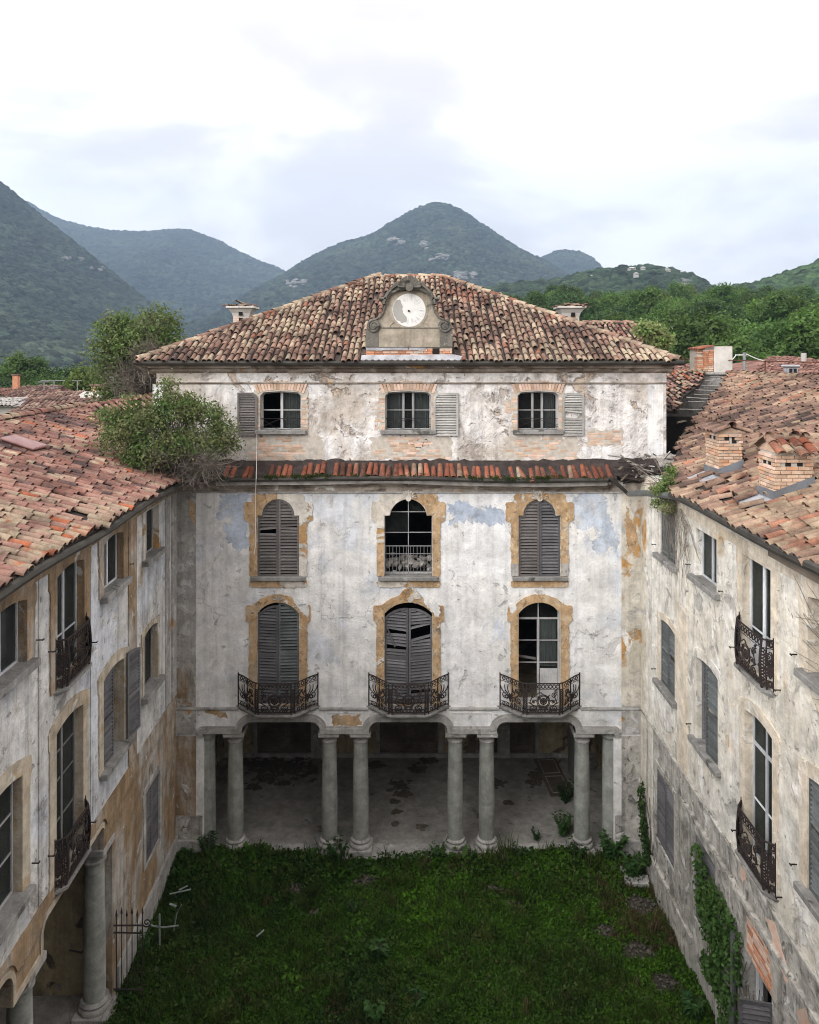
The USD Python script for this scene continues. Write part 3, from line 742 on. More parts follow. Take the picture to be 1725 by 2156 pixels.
def ragged(poly, amp=0.012, step=0.05, seed=0):
    """Frays an outline, as broken plaster does."""
    rng = np.random.default_rng(seed)
    out = []
    for p in (poly.geoms if hasattr(poly, 'geoms') else [poly]):
        def ring(r):
            L = r.length
            n = max(8, int(L / step))
            q = np.array([r.interpolate(k / n, normalized=True).coords[0] for k in range(n)])
            return q + rng.normal(0, amp, q.shape)
        e = Polygon(ring(p.exterior), [ring(i) for i in p.interiors]).buffer(0)
        out.append(e)
    return unary_union(out)


def clip_h(poly, z):
    """Left and right edge of the outline at height z."""
    s0, z0, s1, z1 = poly.bounds
    c = poly.intersection(LineString([(s0 - 1, z), (s1 + 1, z)]))
    if c.is_empty:
        return None
    b = c.bounds
    return b[0], b[2]


def shutter(parent, F, outline, mat, hinge='left', angle=0.0, n0=-0.03, thick=0.035, pitch=0.082, missing=(), tilted=(), drop=0.0, seed=0, rail=True, sag=0.0, cross=0):
    """One shutter leaf: frame of stiles and rails, every slat a mesh of its own. outline in (s, z); it turns about its hinge by angle degrees out of the wall."""
    rng = np.random.default_rng(seed)
    s0, z0, s1, z1 = outline.bounds
    hs = s0 if hinge == 'left' else s1
    a = math.radians(angle) * (1 if hinge == 'left' else -1)

    def place(VF):
        V = np.array(VF[0], float)
        ds, dn = V[:, 0] - hs, V[:, 2]
        V[:, 1] += sag * (V[:, 0] - hs) - drop
        V[:, 0], V[:, 2] = hs + ds * math.cos(a) - dn * math.sin(a), n0 + ds * math.sin(a) + dn * math.cos(a)
        if angle == 0:
            pass
        return F((V, VF[1]))

    st = 0.055
    inner = outline.buffer(-st, join_style=2)
    if inner.is_empty:
        return
    mid = [z0 + (z1 - z0) * 0.47] if rail and z1 - z0 > 1.3 else []
    holes = inner
    for m in mid:
        holes = holes.difference(rect(s0, m - 0.045, s1, m + 0.045))
    frame = outline.difference(holes)
    leaf_path = put(parent, 'shutter', place(prism(frame, 0, thick)), mat)
    k = 0
    z = z0 + st + 0.02
    while z < z1 - st - 0.01:
        e = clip_h(holes, z + pitch * 0.4)
        if e and e[1] - e[0] > 0.06 and not any(abs(z + pitch * 0.45 - m) < 0.052 for m in mid) and k not in missing:
            t = 0.010
            w = pitch * 0.76
            b = bx(e[0] - 0.004, e[1] + 0.004, -w / 2, w / 2, -t / 2, t / 2)
            V = b[0]
            ang = math.radians(36 + rng.normal(0, 4))
            tz, tn = V[:, 1].copy(), V[:, 2].copy()
            V[:, 1] = z + pitch / 2 + tz * math.cos(ang) - tn * math.sin(ang)
            V[:, 2] = thick / 2 - tz * math.sin(ang) + tn * math.cos(ang)
            sl = rng.normal(0, 0.010)
            for kk, ss in tilted:
                if kk == k:
                    sl = ss
            V[:, 1] += (V[:, 0] - (e[0] + e[1]) / 2) * sl
            put(leaf_path, 'slat', place((V, b[1])), mat)
        z += pitch; k += 1
    if cross:
        zc = z0 + (z1 - z0) * 0.66
        L = np.array([[s0 + 0.06, zc + 0.27], [s0 + 0.09, zc + 0.29], [s0 + 0.30, zc - 0.18], [s0 + 0.26, zc - 0.20]])
        put(leaf_path, 'loose_slat', place(prism(Polygon(L), thick + 0.004, thick + 0.018)), mat)
    return leaf_path


def halves(o, gap=0.008):
    s0, z0, s1, z1 = o.bounds
    c = (s0 + s1) / 2
    q = o.buffer(-0.008, join_style=2)
    return q.intersection(rect(s0 - 1, z0 - 1, c - gap / 2, z1 + 1)), q.intersection(rect(c + gap / 2, z0 - 1, s1 + 1, z1 + 1))


def casement(parent, F, o, mat, n0=-0.20, bars_z=(), leaf=True, glass=True, broken=(), open_leaf=None, transom=None, fr=0.05, curtains=None, centre=True, name='window', rng_seed=0):
    """A glazed window in an opening: outer frame, two leaves with bars, a pane behind each light."""
    s0, z0, s1, z1 = o.bounds
    c = (s0 + s1) / 2
    inn = o.buffer(-fr, join_style=2)
    holes = [inn]
    cut = []
    if centre:
        cut.append(rect(c - fr * 0.75, z0, c + fr * 0.75, z1 if transom is None else transom))
        if transom is not None:
            cut.append(rect(c - fr * 0.35, transom, c + fr * 0.35, z1))
    if transom is not None:
        cut.append(rect(s0, transom - fr * 0.6, s1, transom + fr * 0.6))
    body = o.difference(inn.difference(unary_union(cut)) if cut else inn)
    w = put(parent, name, F(prism(body, n0 - 0.05, n0)), mat)
    lights = inn.difference(unary_union(cut)) if cut else inn
    k = 0
    for p in (lights.geoms if hasattr(lights, 'geoms') else [lights]):
        if p.area < 0.01:
            continue
        b = p.bounds
        zs = [z for z in bars_z if b[1] + 0.05 < z < b[3] - 0.05]
        if zs:
            bar = unary_union([rect(b[0], z - 0.014, b[2], z + 0.014).intersection(p) for z in zs])
            put(w, 'glazing_bar', F(prism(bar, n0 - 0.035, n0 - 0.008)), mat)
        if glass and k not in broken:
            put(w, 'pane', F(prism(p, n0 - 0.028, n0 - 0.022)), 'glass')
        k += 1
    if curtains:
        for (a, b_, za, zb) in curtains:
            n = 40
            ss = np.linspace(a, b_, n)
            rr = np.random.default_rng(rng_seed)
            ph = np.cumsum(rr.uniform(0.3, 0.9, n))
            nn = n0 - 0.14 + 0.022 * np.sin(ph * 1.8)
            V = np.array([[s, z, q] for s, q in zip(ss, nn) for z in (za, zb)])
            Fc = np.array([[2 * i, 2 * i + 2, 2 * i + 3, 2 * i + 1] for i in range(n - 1)])
            put(w, 'curtain', F((V, Fc)), 'curtain')
    return w


def sill(parent, F, s0, s1, z, h=0.09, out=0.13, mat='stone_dark', back=-0.25):
    VF = cbx(s0, s1, z - h, z + 0.016, back, out, 0.012)
    return put(parent, 'sill', F(VF), mat)


def spiral(cs, cz, r0, r1, a0, turns, n=26):
    t = np.linspace(0, 1, n)
    a = a0 + turns * 2 * math.pi * t
    r = r0 + (r1 - r0) * t
    return np.stack([cs + r * np.cos(a), cz + r * np.sin(a)], 1)


def circle2(cs, cz, r, n=24):
    a = np.linspace(0, 2 * math.pi, n)
    return np.stack([cs + r * np.cos(a), cz + r * np.sin(a)], 1)


def wavy(s0, z0, s1, z1, amp, k, n=22):
    t = np.linspace(0, 1, n)
    s = s0 + (s1 - s0) * t
    z = z0 + (z1 - z0) * t
    w = amp * np.sin(t * math.pi * k)
    L = math.hypot(s1 - s0, z1 - z0)
    return np.stack([s - w * (z1 - z0) / L, z + w * (s1 - s0) / L], 1)


def balcony(parent, F, s, z, half_w, depth, front, height=0.80, mat='iron', slab_mat='stone_dark', seed=0, plant=False):
    """A small curved balcony: stone slab with a moulded edge and a wrought railing of scrolls."""
    # plan of the railing: out from the wall, swept in to a straight front
    def plan(d, hw, fr):
        pts = [(-hw, 0.0)]
        for t in np.linspace(0, 1, 9)[1:]:
            e = t * t * (3 - 2 * t)
            pts.append((-hw + (hw - fr) * t, d * (0.35 * t + 0.65 * e)))
        pts += [(-p[0], p[1]) for p in pts[::-1]]
        return np.array(pts)
    pl = plan(depth, half_w, front)
    L = np.concatenate([[0], np.cumsum(np.linalg.norm(np.diff(pl, axis=0), axis=1))])
    T = L[-1]

    def at(q, zz, belly=True):
        q = np.clip(np.asarray(q, float), 0, T)
        a = np.interp(q, L, pl[:, 0]); b = np.interp(q, L, pl[:, 1])
        zz = np.asarray(zz, float)
        t = np.abs(2 * q / T - 1)
        bl = 0.05 * np.sin(np.clip((zz - z) / height, 0, 1) * math.pi) * (1 - t ** 3)
        return np.stack([s + a, zz, b + 0.02 + bl], -1)

    b = put(parent, 'balcony', _slab(F, s, z, plan, depth, half_w, front), slab_mat)

    def rail_z(q, top):
        t = np.abs(2 * np.asarray(q) / T - 1)
        return z + (height if top else 0.06) + (0.075 * np.clip(t - 0.45, 0, 1) ** 1.5 if top else 0 * t)
    qs = np.linspace(0, T, 40)
    put(b, 'top_rail', F(tube(at(qs, rail_z(qs, True)), 0.018, 5)), mat)
    put(b, 'bottom_rail', F(tube(at(qs, rail_z(qs, False)), 0.016, 5)), mat)
    put(b, 'middle_rail', F(tube(at(qs, rail_z(qs, True) - 0.14), 0.008, 4)), mat)
    put(b, 'lower_rail', F(tube(at(qs, rail_z(qs, False) + 0.10), 0.008, 4)), mat)
    qf0 = float(np.interp(s - front, s + pl[:, 0], L)); qf1 = T - qf0
    for q in (0.005, T * 0.15, qf0 - 0.10, qf0, qf1, qf1 + 0.10, T * 0.85, T - 0.005):
        zz = np.linspace(z + 0.0, float(rail_z(q, True)) + (0.05 if q in (0.005, T - 0.005) else 0), 7)
        put(b, 'post', F(tube(at(np.full(7, q), zz), 0.016, 5)), mat)
    # scrollwork
    cv = []
    qc, zc = T / 2, z + height * 0.46
    cv.append(circle2(qc, zc, 0.165)); cv.append(circle2(qc, zc, 0.135))
    for k in range(8):
        a = k * math.pi / 4
        cv.append(np.stack([qc + 0.045 * math.cos(a) + 0.04 * np.cos(np.linspace(0, 2 * math.pi, 9)), zc + 0.045 * math.sin(a) + 0.04 * np.sin(np.linspace(0, 2 * math.pi, 9))], 1))
    cv.append(wavy(qc - 0.17, zc + 0.17, qc + 0.17, zc + 0.17, 0.05, 2))
    for sg in (-1, 1):
        for (dz, r, a0) in ((0.15, 0.075, 0.0), (-0.17, 0.085, math.pi)):
            cv.append(spiral(qc + sg * 0.275, zc + dz, r, 0.015, a0 if sg > 0 else math.pi - a0, sg * 1.5))
        cv.append(wavy(qc + sg * 0.17, zc, qc + sg * 0.38, zc - 0.02, 0.04 * sg, 2))
        cv.append(wavy(qc + sg * 0.20, zc - 0.27, qc + sg * 0.36, zc + 0.24, 0.06 * sg, 3))
        # twisted pairs beside the front
        q2 = qf0 - 0.05 if sg < 0 else qf1 + 0.05
        cv.append(wavy(q2, z + 0.08, q2, z + height - 0.14, 0.030, 11, 40)); cv.append(wavy(q2, z + 0.08, q2, z + height - 0.14, -0.030, 11, 40))
        # the swept sides: a palmette of waving bars and scrolls
        e0, e1 = (0.02, qf0 - 0.11) if sg < 0 else (T - 0.02, qf1 + 0.11)
        qm = e0 + (e1 - e0) * 0.42
        for f in (-0.95, -0.55, -0.2, 0.2, 0.55, 0.95):
            tgt = qm + f * abs(e1 - e0) * 0.45
            cv.append(wavy(qm, z + 0.20, tgt, z + height - 0.15 - 0.10 * abs(f), 0.035 * (1 if f > 0 else -1), 2))
        for f in (-0.5, 0.0, 0.5):
            cv.append(circle2(qm + f * 0.22, z + 0.30 + 0.05 * (f == 0), 0.045, 10))
        cv.append(spiral(e0 + (e1 - e0) * 0.18, z + 0.34, 0.11, 0.02, math.pi / 2, sg * 1.6))
        cv.append(spiral(e0 + (e1 - e0) * 0.80, z + 0.32, 0.10, 0.02, math.pi / 2, -sg * 1.6))
        cv.append(spiral(e0 + (e1 - e0) * 0.80, z + 0.56, 0.07, 0.015, -math.pi / 2, sg * 1.5))
    for sg in (-1, 1):          # leaves beaten into the scrolls
        for (dq, dz, rr_) in ((0.10, 0.08, 0.05), (0.24, -0.02, 0.045), (0.31, 0.26, 0.04), (0.30, -0.24, 0.045), (0.06, -0.20, 0.05), (0.47, 0.0, 0.05), (0.60, -0.12, 0.05), (0.62, 0.10, 0.045), (0.75, -0.2, 0.05), (0.80, 0.12, 0.04)):
            c_ = circle2(qc + sg * dq, zc + dz, rr_ * 0.5, 8); cv.append(c_); cv.append(circle2(qc + sg * dq + 0.03 * sg, zc + dz + 0.03, rr_ * 0.3, 7))
    for k in range(9):          # the borders
        q = qf0 + (qf1 - qf0) * (k + 0.5) / 9
        cv.append(circle2(q, z + height - 0.07, 0.042, 9)); cv.append(circle2(q, z + 0.11, 0.036, 9))
    for k in range(5):
        for q in (0.05 + (qf0 - 0.2) * (k + 0.5) / 5, T - 0.05 - (qf0 - 0.2) * (k + 0.5) / 5):
            cv.append(circle2(q, float(rail_z(q, True)) - 0.07, 0.042, 9)); cv.append(circle2(q, z + 0.11, 0.036, 9))
    put(b, 'scrollwork', F(join([tube(at(c[:, 0], c[:, 1]), 0.0125, 4) for c in cv])), mat)
    return b


def _slab(F, s, z, plan, depth, half_w, front):
    parts = []
    for (grow, z0, z1) in ((0.06, -0.045, 0.0), (0.02, -0.085, -0.045), (-0.05, -0.13, -0.085)):
        p = plan(depth + grow, half_w + grow, front + grow * 0.7)
        poly = Polygon(np.vstack([p, [(half_w + grow, -0.05), (-half_w - grow, -0.05)]])).buffer(0)
        V, f = prism(poly, z0, z1)        # (s, n, z)
        parts.append((np.stack([V[:, 0] + s, V[:, 2] + z, V[:, 1]], 1), f[:, ::-1]))
    return F(join(parts))


# ---- roof tiles
def tile_mesh(L=0.42, r0=0.078, r1=0.062, n=7, th=0.014, sink=0.0):
    """A half-round cover tile lying along +v, its wide mouth at v = 0; axes (u, v, n)."""
    a = np.linspace(0, math.pi, n)
    o0 = np.stack([r0 * np.cos(a), np.zeros(n), r0 * 0.86 * np.sin(a)], 1)
    o1 = np.stack([r1 * np.cos(a), np.full(n, L), r1 * 0.86 * np.sin(a)], 1)
    i0 = np.stack([(r0 - th) * np.cos(a), np.zeros(n), (r0 - th) * 0.86 * np.sin(a)], 1)
    i1 = np.stack([(r0 - th) * np.cos(a), np.full(n, L * 0.35), (r0 - th) * 0.80 * np.sin(a)], 1)
    V = np.vstack([o0, o1, o0, i0, i0, i1])
    na = np.stack([np.cos(a), np.zeros(n), np.sin(a)], 1)
    fr = np.tile([0, -1.0, 0], (n, 1))
    N = np.vstack([na, na, fr, fr, -na, -na])
    F = []
    for b0, b1 in ((0, n), (3 * n, 2 * n), (5 * n, 4 * n)):
        for k in range(n - 1):
            F += [[b0 + k, b1 + k, b1 + k + 1], [b0 + k, b1 + k + 1, b0 + k + 1]]
    return V, np.array(F), N


TILE = tile_mesh(0.42, 0.070, 0.052)


def lay_tiles(O, U, Vd, region, du=0.165, dv=0.37, seed=0, gap=0.02, tile=TILE, jit=1.0, scale=1.0, tone=None, slip=0.03):
    """Rows of cover tiles on a roof plane: origin O, U along the eave, Vd up the slope; region is a polygon in (u, v). Returns per-tile vertices, normals and tones."""
    rng = np.random.default_rng(seed)
    U, Vd = np.asarray(U, float), np.asarray(Vd, float)
    Nn = np.cross(U, Vd)
    if Nn[2] < 0:
        Nn = -Nn
    B = np.stack([U, Vd, Nn])           # rows
    tv, tf, tn = tile
    tv = tv * scale
    b = region.bounds
    out = []
    us = np.arange(b[0] + du / 2, b[2], du)
    shapely.prepare(region)
    for ci, u in enumerate(us):
        off = rng.uniform(-0.10, 0.03)
        v = b[1] + off
        row = 0
        wob = rng.normal(0, 0.008)
        ph = rng.uniform(0, 6.28)
        while v < b[3]:
            step = dv * rng.uniform(0.86, 1.12) if rng.random() > 0.12 else dv * rng.uniform(0.45, 0.8)
            if region.contains(Point(u, v + 0.12)) and rng.random() > gap:
                uu = u + wob + rng.normal(0, 0.010) * jit + 0.014 * math.sin(v * 1.1 + ph)
                yaw = rng.normal(0, 0.035) * jit
                pitch = -0.058 + rng.normal(0, 0.016)
                vv = v
                if rng.random() < slip:
                    yaw += rng.normal(0, 0.22); vv -= rng.uniform(0.0, 0.10)
                sc = rng.uniform(0.93, 1.07)
                P = tv * sc
                c, s_ = math.cos(yaw), math.sin(yaw)
                P = np.stack([P[:, 0] * c - P[:, 1] * s_, P[:, 0] * s_ + P[:, 1] * c, P[:, 2]], 1)
                Q = np.stack([tn[:, 0] * c - tn[:, 1] * s_, tn[:, 0] * s_ + tn[:, 1] * c, tn[:, 2]], 1)
                P[:, 2] += 0.042 + P[:, 1] * pitch + rng.normal(0, 0.005)
                P[:, 0] += uu; P[:, 1] += vv
                out.append((P @ B + O, Q @ B, float(np.clip(rng.random() if tone is None else tone(u, v, rng), 0, 1))))
            v += step; row += 1
    return out, tf


def place_tiles(parent, tl, tf, mat, most=290, name='roof_tile'):
    """The tiles that show largest become meshes of their own, the rest one mesh."""
    eye = np.array([0, -20, EYE])
    cen = np.array([t[0].mean(0) for t in tl])
    d = cen[:, 1] + 20
    u = 861 + cen[:, 0] * 1600 / np.maximum(d, 0.1)
    v = 740 - (cen[:, 2] - EYE) * 1600 / np.maximum(d, 0.1)
    vis = (u > -10) & (u < 1735) & (v > 0) & (v < 2170) & (d > 1)
    order = np.argsort(np.where(vis, d, 1e6))
    single = set(order[:most].tolist()) if len(tl) > most else set(range(len(tl)))
    V, F, N, R, n = [], [], [], [], 0
    for k, (P, Q, r) in enumerate(tl):
        if k in single:
            put(parent, name, (P, tf, Q), mat, prim={'rnd': np.full(len(P), r)})
        else:
            V.append(P); N.append(Q); R.append(np.full(len(P), r)); F.append(tf + n); n += len(P)
    if V:
        put(parent, name + 's', (np.vstack(V), np.vstack(F), np.vstack(N)), mat, prim={'rnd': np.concatenate(R)}, kind='stuff')


def roof_sheet(parent, name, O, U, Vd, region, mat='under_roof', thick=0.10, lower=0.0):
    U, Vd = np.asarray(U, float), np.asarray(Vd, float)
    Nn = np.cross(U, Vd)
    sgn = 1 if Nn[2] > 0 else -1
    V, F = prism(region, -thick - lower, -lower)
    return put(parent, name, (np.asarray(O) + V[:, :1] * U + V[:, 1:2] * Vd + V[:, 2:3] * Nn * sgn, F), mat)


RIDGE_TILE = tile_mesh(0.46, 0.115, 0.095)


def cap_line(parent, A, B, mat, name='ridge_tile', seed=0, step=0.38, tile=RIDGE_TILE, tone=(0.45, 0.9), lift=0.02):
    """Cap tiles laid along a hip or ridge from the lower end A to the upper end B."""
    rng = np.random.default_rng(seed)
    A, B = np.asarray(A, float), np.asarray(B, float)
    D = B - A; L = np.linalg.norm(D); D = D / L
    S = np.cross(D, [0, 0, 1.0]); S /= np.linalg.norm(S)
    Up = np.cross(S, D)
    tv, tf, tn = tile
    q = 0.0
    while q < L - 0.1:
        yaw = rng.normal(0, 0.04)
        c, s_ = math.cos(yaw), math.sin(yaw)
        P = np.stack([tv[:, 0] * c - tv[:, 1] * s_, tv[:, 0] * s_ + tv[:, 1] * c, tv[:, 2]], 1)
        P[:, 2] += lift - 0.035 - 0.05 * P[:, 1] + rng.normal(0, 0.006)
        P[:, 1] += q
        P[:, 0] += rng.normal(0, 0.012)
        M = np.stack([S, D, Up])
        put(parent, name, (A + P @ M, tf, tn @ M), mat, prim={'rnd': np.full(len(P), rng.uniform(*tone))})
        q += step * rng.uniform(0.92, 1.06)
# ---------------------------------------------------------------- the courtyard floor
def courtyard():
    rng = np.random.default_rng(2)
    xs, ys = np.linspace(-6.6, 6.6, 67), np.linspace(-18, 0.3, 92)
    X, Y = np.meshgrid(xs, ys)
    Z = (fbm2(X / 1.7, Y / 1.7, 3, 4) - 0.5) * 0.22 - 0.05
    Z += 0.16 * np.exp(-((X + 4.2) ** 2 / 3 + (Y + 0.6) ** 2 / 0.8)) + 0.10 * np.exp(-((X - 4.0) ** 2 / 3 + (Y + 0.7) ** 2 / 0.6))
    V = np.stack([X, Y, Z], -1).reshape(-1, 3)
    nx = len(xs)
    i, j = np.meshgrid(np.arange(len(ys) - 1), np.arange(nx - 1), indexing='ij')
    q = np.stack([i * nx + j, i * nx + j + 1, (i + 1) * nx + j + 1, (i + 1) * nx + j], -1).reshape(-1, 4)
    p = put('/World', 'courtyard_ground', trimesh.Trimesh(V, np.vstack([q[:, [0, 1, 2]], q[:, [0, 2, 3]]]), process=False), 'soil', smooth=True)
    tag(p, 'dark bare earth under the grass of the courtyard', None, None, 'structure')
    return lambda x, y: float(np.interp(x, xs, Z[np.abs(ys - y).argmin()]))


GZ = courtyard()

# ---------------------------------------------------------------- the clock block
BLK = thing('villa_block', 'derelict cream villa front with clock gable, hipped tile roof and columned arcade', 'villa')
FF = Frame((0, 0, 0), (1, 0, 0), (0, -1, 0))
FU = Frame((0, 0.3, 0), (1, 0, 0), (0, -1, 0))


def fx(u): return (u - 861) / 80.0
def fz(v): return EYE - (v - 740) / 80.0
def ux(u): return (u - 861) / 78.8
def uz(v): return EYE - (v - 740) / 78.8


def patch(parent, F, pts, mat, n=0.0, th=0.008, seed=0, amp=0.02, name='faded_patch', conv=None, minus=None):
    fX, fZ = conv or (fx, fz)
    poly = Polygon([(fX(u), fZ(v)) for u, v in pts]).buffer(0)
    poly = ragged(poly, amp, 0.05, seed).buffer(0)
    if minus is not None:
        poly = poly.difference(minus)
    put(parent, name, F(prism(poly, n - 0.02, n + th)), mat)


# openings of the two lower storeys
C3 = [fx(586), fx(860.3), fx(1136.5)]
W3 = [1.115, 1.27, 1.115]
O2 = [opening(w, fz(1214.5), fz(1050.5), 'semi', fz(1050.5) - fz(1085), s=c) for c, w in zip(C3, W3)]
O1 = [opening(w, 4.03, fz(1268), 'seg', 0.30, s=c) for c, w in zip(C3, W3)]
bays = []
for a, b in ((fx(510), fx(674)), (fx(777), fx(942)), (fx(1046), fx(1212))):
    r = rect(a, 2.6, b, fz(1519))
    bays.append(r.buffer(-0.24).buffer(0.24))
ARC = unary_union([rect(fx(428), -0.2, fx(1293), fz(1544))] + bays)
low = rect(-6.15, 0, 6.15, 10.02).difference(ARC)
for o in O1 + O2:
    low = low.difference(o)
put(BLK, 'wall', FF(prism(low, -0.48, 0)), 'plaster_facade')
arch_band = ARC.buffer(0.13, join_style=1).difference(ARC).intersection(rect(-5.6, fz(1552), 5.6, 4.0))
put(BLK, 'arcade_moulding', FF(prism(arch_band, -0.30, 0.045)), 'stone')
arch_band2 = ARC.buffer(0.19, join_style=1).difference(ARC.buffer(0.13, join_style=1)).intersection(rect(-5.6, fz(1552), 5.6, 4.0))
put(BLK, 'arcade_moulding', FF(prism(arch_band2, -0.02, 0.022)), 'plaster_grey')
for (u0, u1) in ((690, 762), (957, 1031)):
    o = rect(fx(u0) - 0.05, fz(1531), fx(u1) + 0.05, fz(1500))
    put(BLK, 'frieze_panel', FF(prism(o.difference(o.buffer(-0.025)), -0.01, 0.02)), 'plaster_facade')
patch(BLK, FF, [(696, 1504), (712, 1507), (730, 1505), (745, 1509), (758, 1503), (763, 1527), (740, 1529), (700, 1527)], 'ochre_band', 0.0, 0.006, 3)
patch(BLK, FF, [(432, 1497), (452, 1494), (475, 1500), (480, 1510), (466, 1512), (450, 1503), (436, 1502)], 'ochre_band', 0.0, 0.005, 4)
# string course and small ledges
for (s0, s1) in ((-6.13, fx(503)), (fx(672), fx(776)), (fx(946), fx(1051)), (fx(1222), 6.13)):
    put(BLK, 'string_course', FF.box(s0, s1, fz(1494), fz(1488.5), -0.02, 0.055, 0.012), 'stone')
# corner pilasters
for sg, mat, mlow in ((-1, 'plaster_grey', 'ochre_wing'), (1, 'plaster_pilaster_warm', 'plaster_base')):
    a, b = sorted((sg * 5.60, sg * 6.14))
    put(BLK, 'pilaster', FF.box(a, b, 4.02, fz(1036), -0.02, 0.035), mat)
    put(BLK, 'pilaster_block', FF.box(a, b, fz(1544), 3.93, -0.02, 0.03), 'plaster_grey')
    a2, b2 = sorted((sg * 5.43, sg * 6.14))
    put(BLK, 'pier_face', FF.box(a2 + (0.17 if sg > 0 else 0), b2 - (0.17 if sg < 0 else 0), fz(1716), fz(1549), -0.02, 0.028), mlow)
    put(BLK, 'pier_base', FF.box(a2, b2, 0.52, fz(1716.5), -0.02, 0.032), 'plaster_base')
    put(BLK, 'plinth', FF.box(a2 - 0.03, b2 + 0.03, -0.2, 0.52, -0.02, 0.085, 0.015), 'stone')
# painted remains
allO = unary_union([o.buffer(0.03) for o in O1 + O2])
BLU = 'painted_blue'
plaster(BLU, [(0.3, (0.40, 0.455, 0.55)), (0.5, (0.46, 0.51, 0.59)), (0.7, (0.54, 0.57, 0.61))], [((0.66, 0.65, 0.63), 1.6, 0.56, 0.62, -0.3), ((0.62, 0.60, 0.57), 0.8, 0.58, 0.70, 0.0)], streak=0.2, crack=0.3, seed=88.0)
patch(BLK, FF, [(466, 1042), (500, 1040), (540, 1040), (557, 1058), (522, 1062), (519, 1100), (527, 1150), (500, 1158), (478, 1140), (470, 1100), (456, 1090)], BLU, 0.0, 0.004, 7, 0.035)
patch(BLK, FF, [(1206, 1041), (1262, 1038), (1278, 1050), (1282, 1090), (1296, 1130), (1306, 1180), (1285, 1150), (1262, 1170), (1236, 1130), (1214, 1110), (1203, 1090)], BLU, 0.0, 0.004, 8, 0.035)
patch(BLK, FF, [(944, 1062), (975, 1060), (1010, 1066), (1060, 1070), (1068, 1100), (1030, 1110), (985, 1095), (946, 1105)], BLU, 0.0, 0.003, 9, 0.04)
patch(BLK, FF, [(1318, 1060), (1326, 1085), (1336, 1105), (1343, 1140), (1338, 1160), (1322, 1150), (1316, 1110)], 'ochre_band', 0.035, 0.005, 10, 0.03)
patch(BLK, FF, [(401, 1052), (411, 1060), (412, 1110), (405, 1098), (398, 1072)], 'ochre_band', 0.035, 0.005, 11, 0.02)
patch(BLK, FF, [(371, 1408), (400, 1395), (410, 1400), (410, 1470), (390, 1480), (373, 1466)], 'ochre_wing', 0.035, 0.004, 12, 0.03)

# surrounds
for k, (c, w, o) in enumerate(zip(C3, W3, O2)):
    hw = w / 2
    out = unary_union([rect(c - hw - 0.20, fz(1236), c + hw + 0.20, 9.25), rect(c - hw - 0.30, fz(1094), c + hw + 0.30, fz(1060)).buffer(0.04), rect(c - hw - 0.12, 9.1, c + hw + 0.12, fz(1040))])
    out = out.buffer(-0.05).buffer(0.05).buffer(0.06).buffer(-0.06).difference(o).difference(rect(c - 2, fz(1223), c + 2, fz(1213)))
    out = ragged(out, 0.008, 0.06, 20 + k).buffer(0).difference(o)
    left, right = out.intersection(rect(-9, 0, c - 0.02, 20)), out.intersection(rect(c - 0.02, 0, 9, 20))
    m = (('ochre_band', 'ochre_band_worn'), ('ochre_band_worn', 'ochre_band'), ('ochre_band', 'ochre_band'))[k]
    put(BLK, 'surround', FF(prism(left, -0.01, 0.03)), m[0])
    put(BLK, 'surround', FF(prism(right, -0.01, 0.03)), m[1])
    if k == 2:
        for sg in (-1, 1):
            a, b = sorted((c + sg * (hw + 0.01), c + sg * (hw + 0.195)))
            put(BLK, 'surround_repair', FF.box(a, b, fz(1212), fz(1186), -0.01, 0.034), 'plaster_grey')
    if k == 1:
        a, b = c - hw - 0.20, c - hw - 0.01
        put(BLK, 'surround_repair', FF.box(a, b, fz(1212), fz(1142), -0.01, 0.034), 'ochre_band')
    sill(BLK, FF, c - hw - 0.16, c + hw + 0.16, fz(1214.5), 0.085, 0.11)
for k, (c, w, o) in enumerate(zip(C3, W3, O1)):
    hw = w / 2
    out = unary_union([o.buffer(0.21, join_style=1).intersection(rect(-9, 4.03, 9, 20)), rect(c - hw - 0.26, fz(1306), c + hw + 0.26, fz(1277)).buffer(0.03)])
    out = ragged(out.buffer(0.05).buffer(-0.05), 0.008, 0.06, 30 + k).buffer(0).difference(o)
    put(BLK, 'surround', FF(prism(out, -0.01, 0.03)), 'ochre_band')
    patch(BLK, FF, [((c * 80 + 861) + a, b) for a, b in ((28, 1252), (52, 1262), (66, 1280), (64, 1300), (50, 1290), (36, 1270))] if k < 2 else [((c * 80 + 861) + a, b) for a, b in ((-66, 1275), (-58, 1268), (-48, 1280), (-60, 1292))], 'plaster_facade', 0.03, 0.004, 40 + k, 0.02)


def shell(parent, F, s, z, r, n, mat, lobes=9, depth=0.06, down=False):
    polys = []
    for k in range(lobes):
        a = math.pi * (0.04 + 0.92 * k / (lobes - 1))
        t = Polygon([(0, 0), (r * math.cos(a - 0.13), r * math.sin(a - 0.13)), (r * 1.06 * math.cos(a), r * 1.06 * math.sin(a)), (r * math.cos(a + 0.13), r * math.sin(a + 0.13))])
        m = trimesh.creation.extrude_polygon(t, depth)
        V = np.array(m.vertices)
        V[:, 2] *= 0.35 + 0.65 * np.clip(np.hypot(V[:, 0], V[:, 1]) / r, 0, 1)
        V = np.stack([V[:, 0] + s, V[:, 1] * (-1 if down else 1) + z, V[:, 2] + n], 1)
        polys.append((V, np.array(m.faces)))
    e = Point(s, z).buffer(r * 0.35)
    polys.append(prism(e, n - 0.01, n + depth * 0.9))
    return put(parent, 'shell_ornament', F(join(polys)), mat)


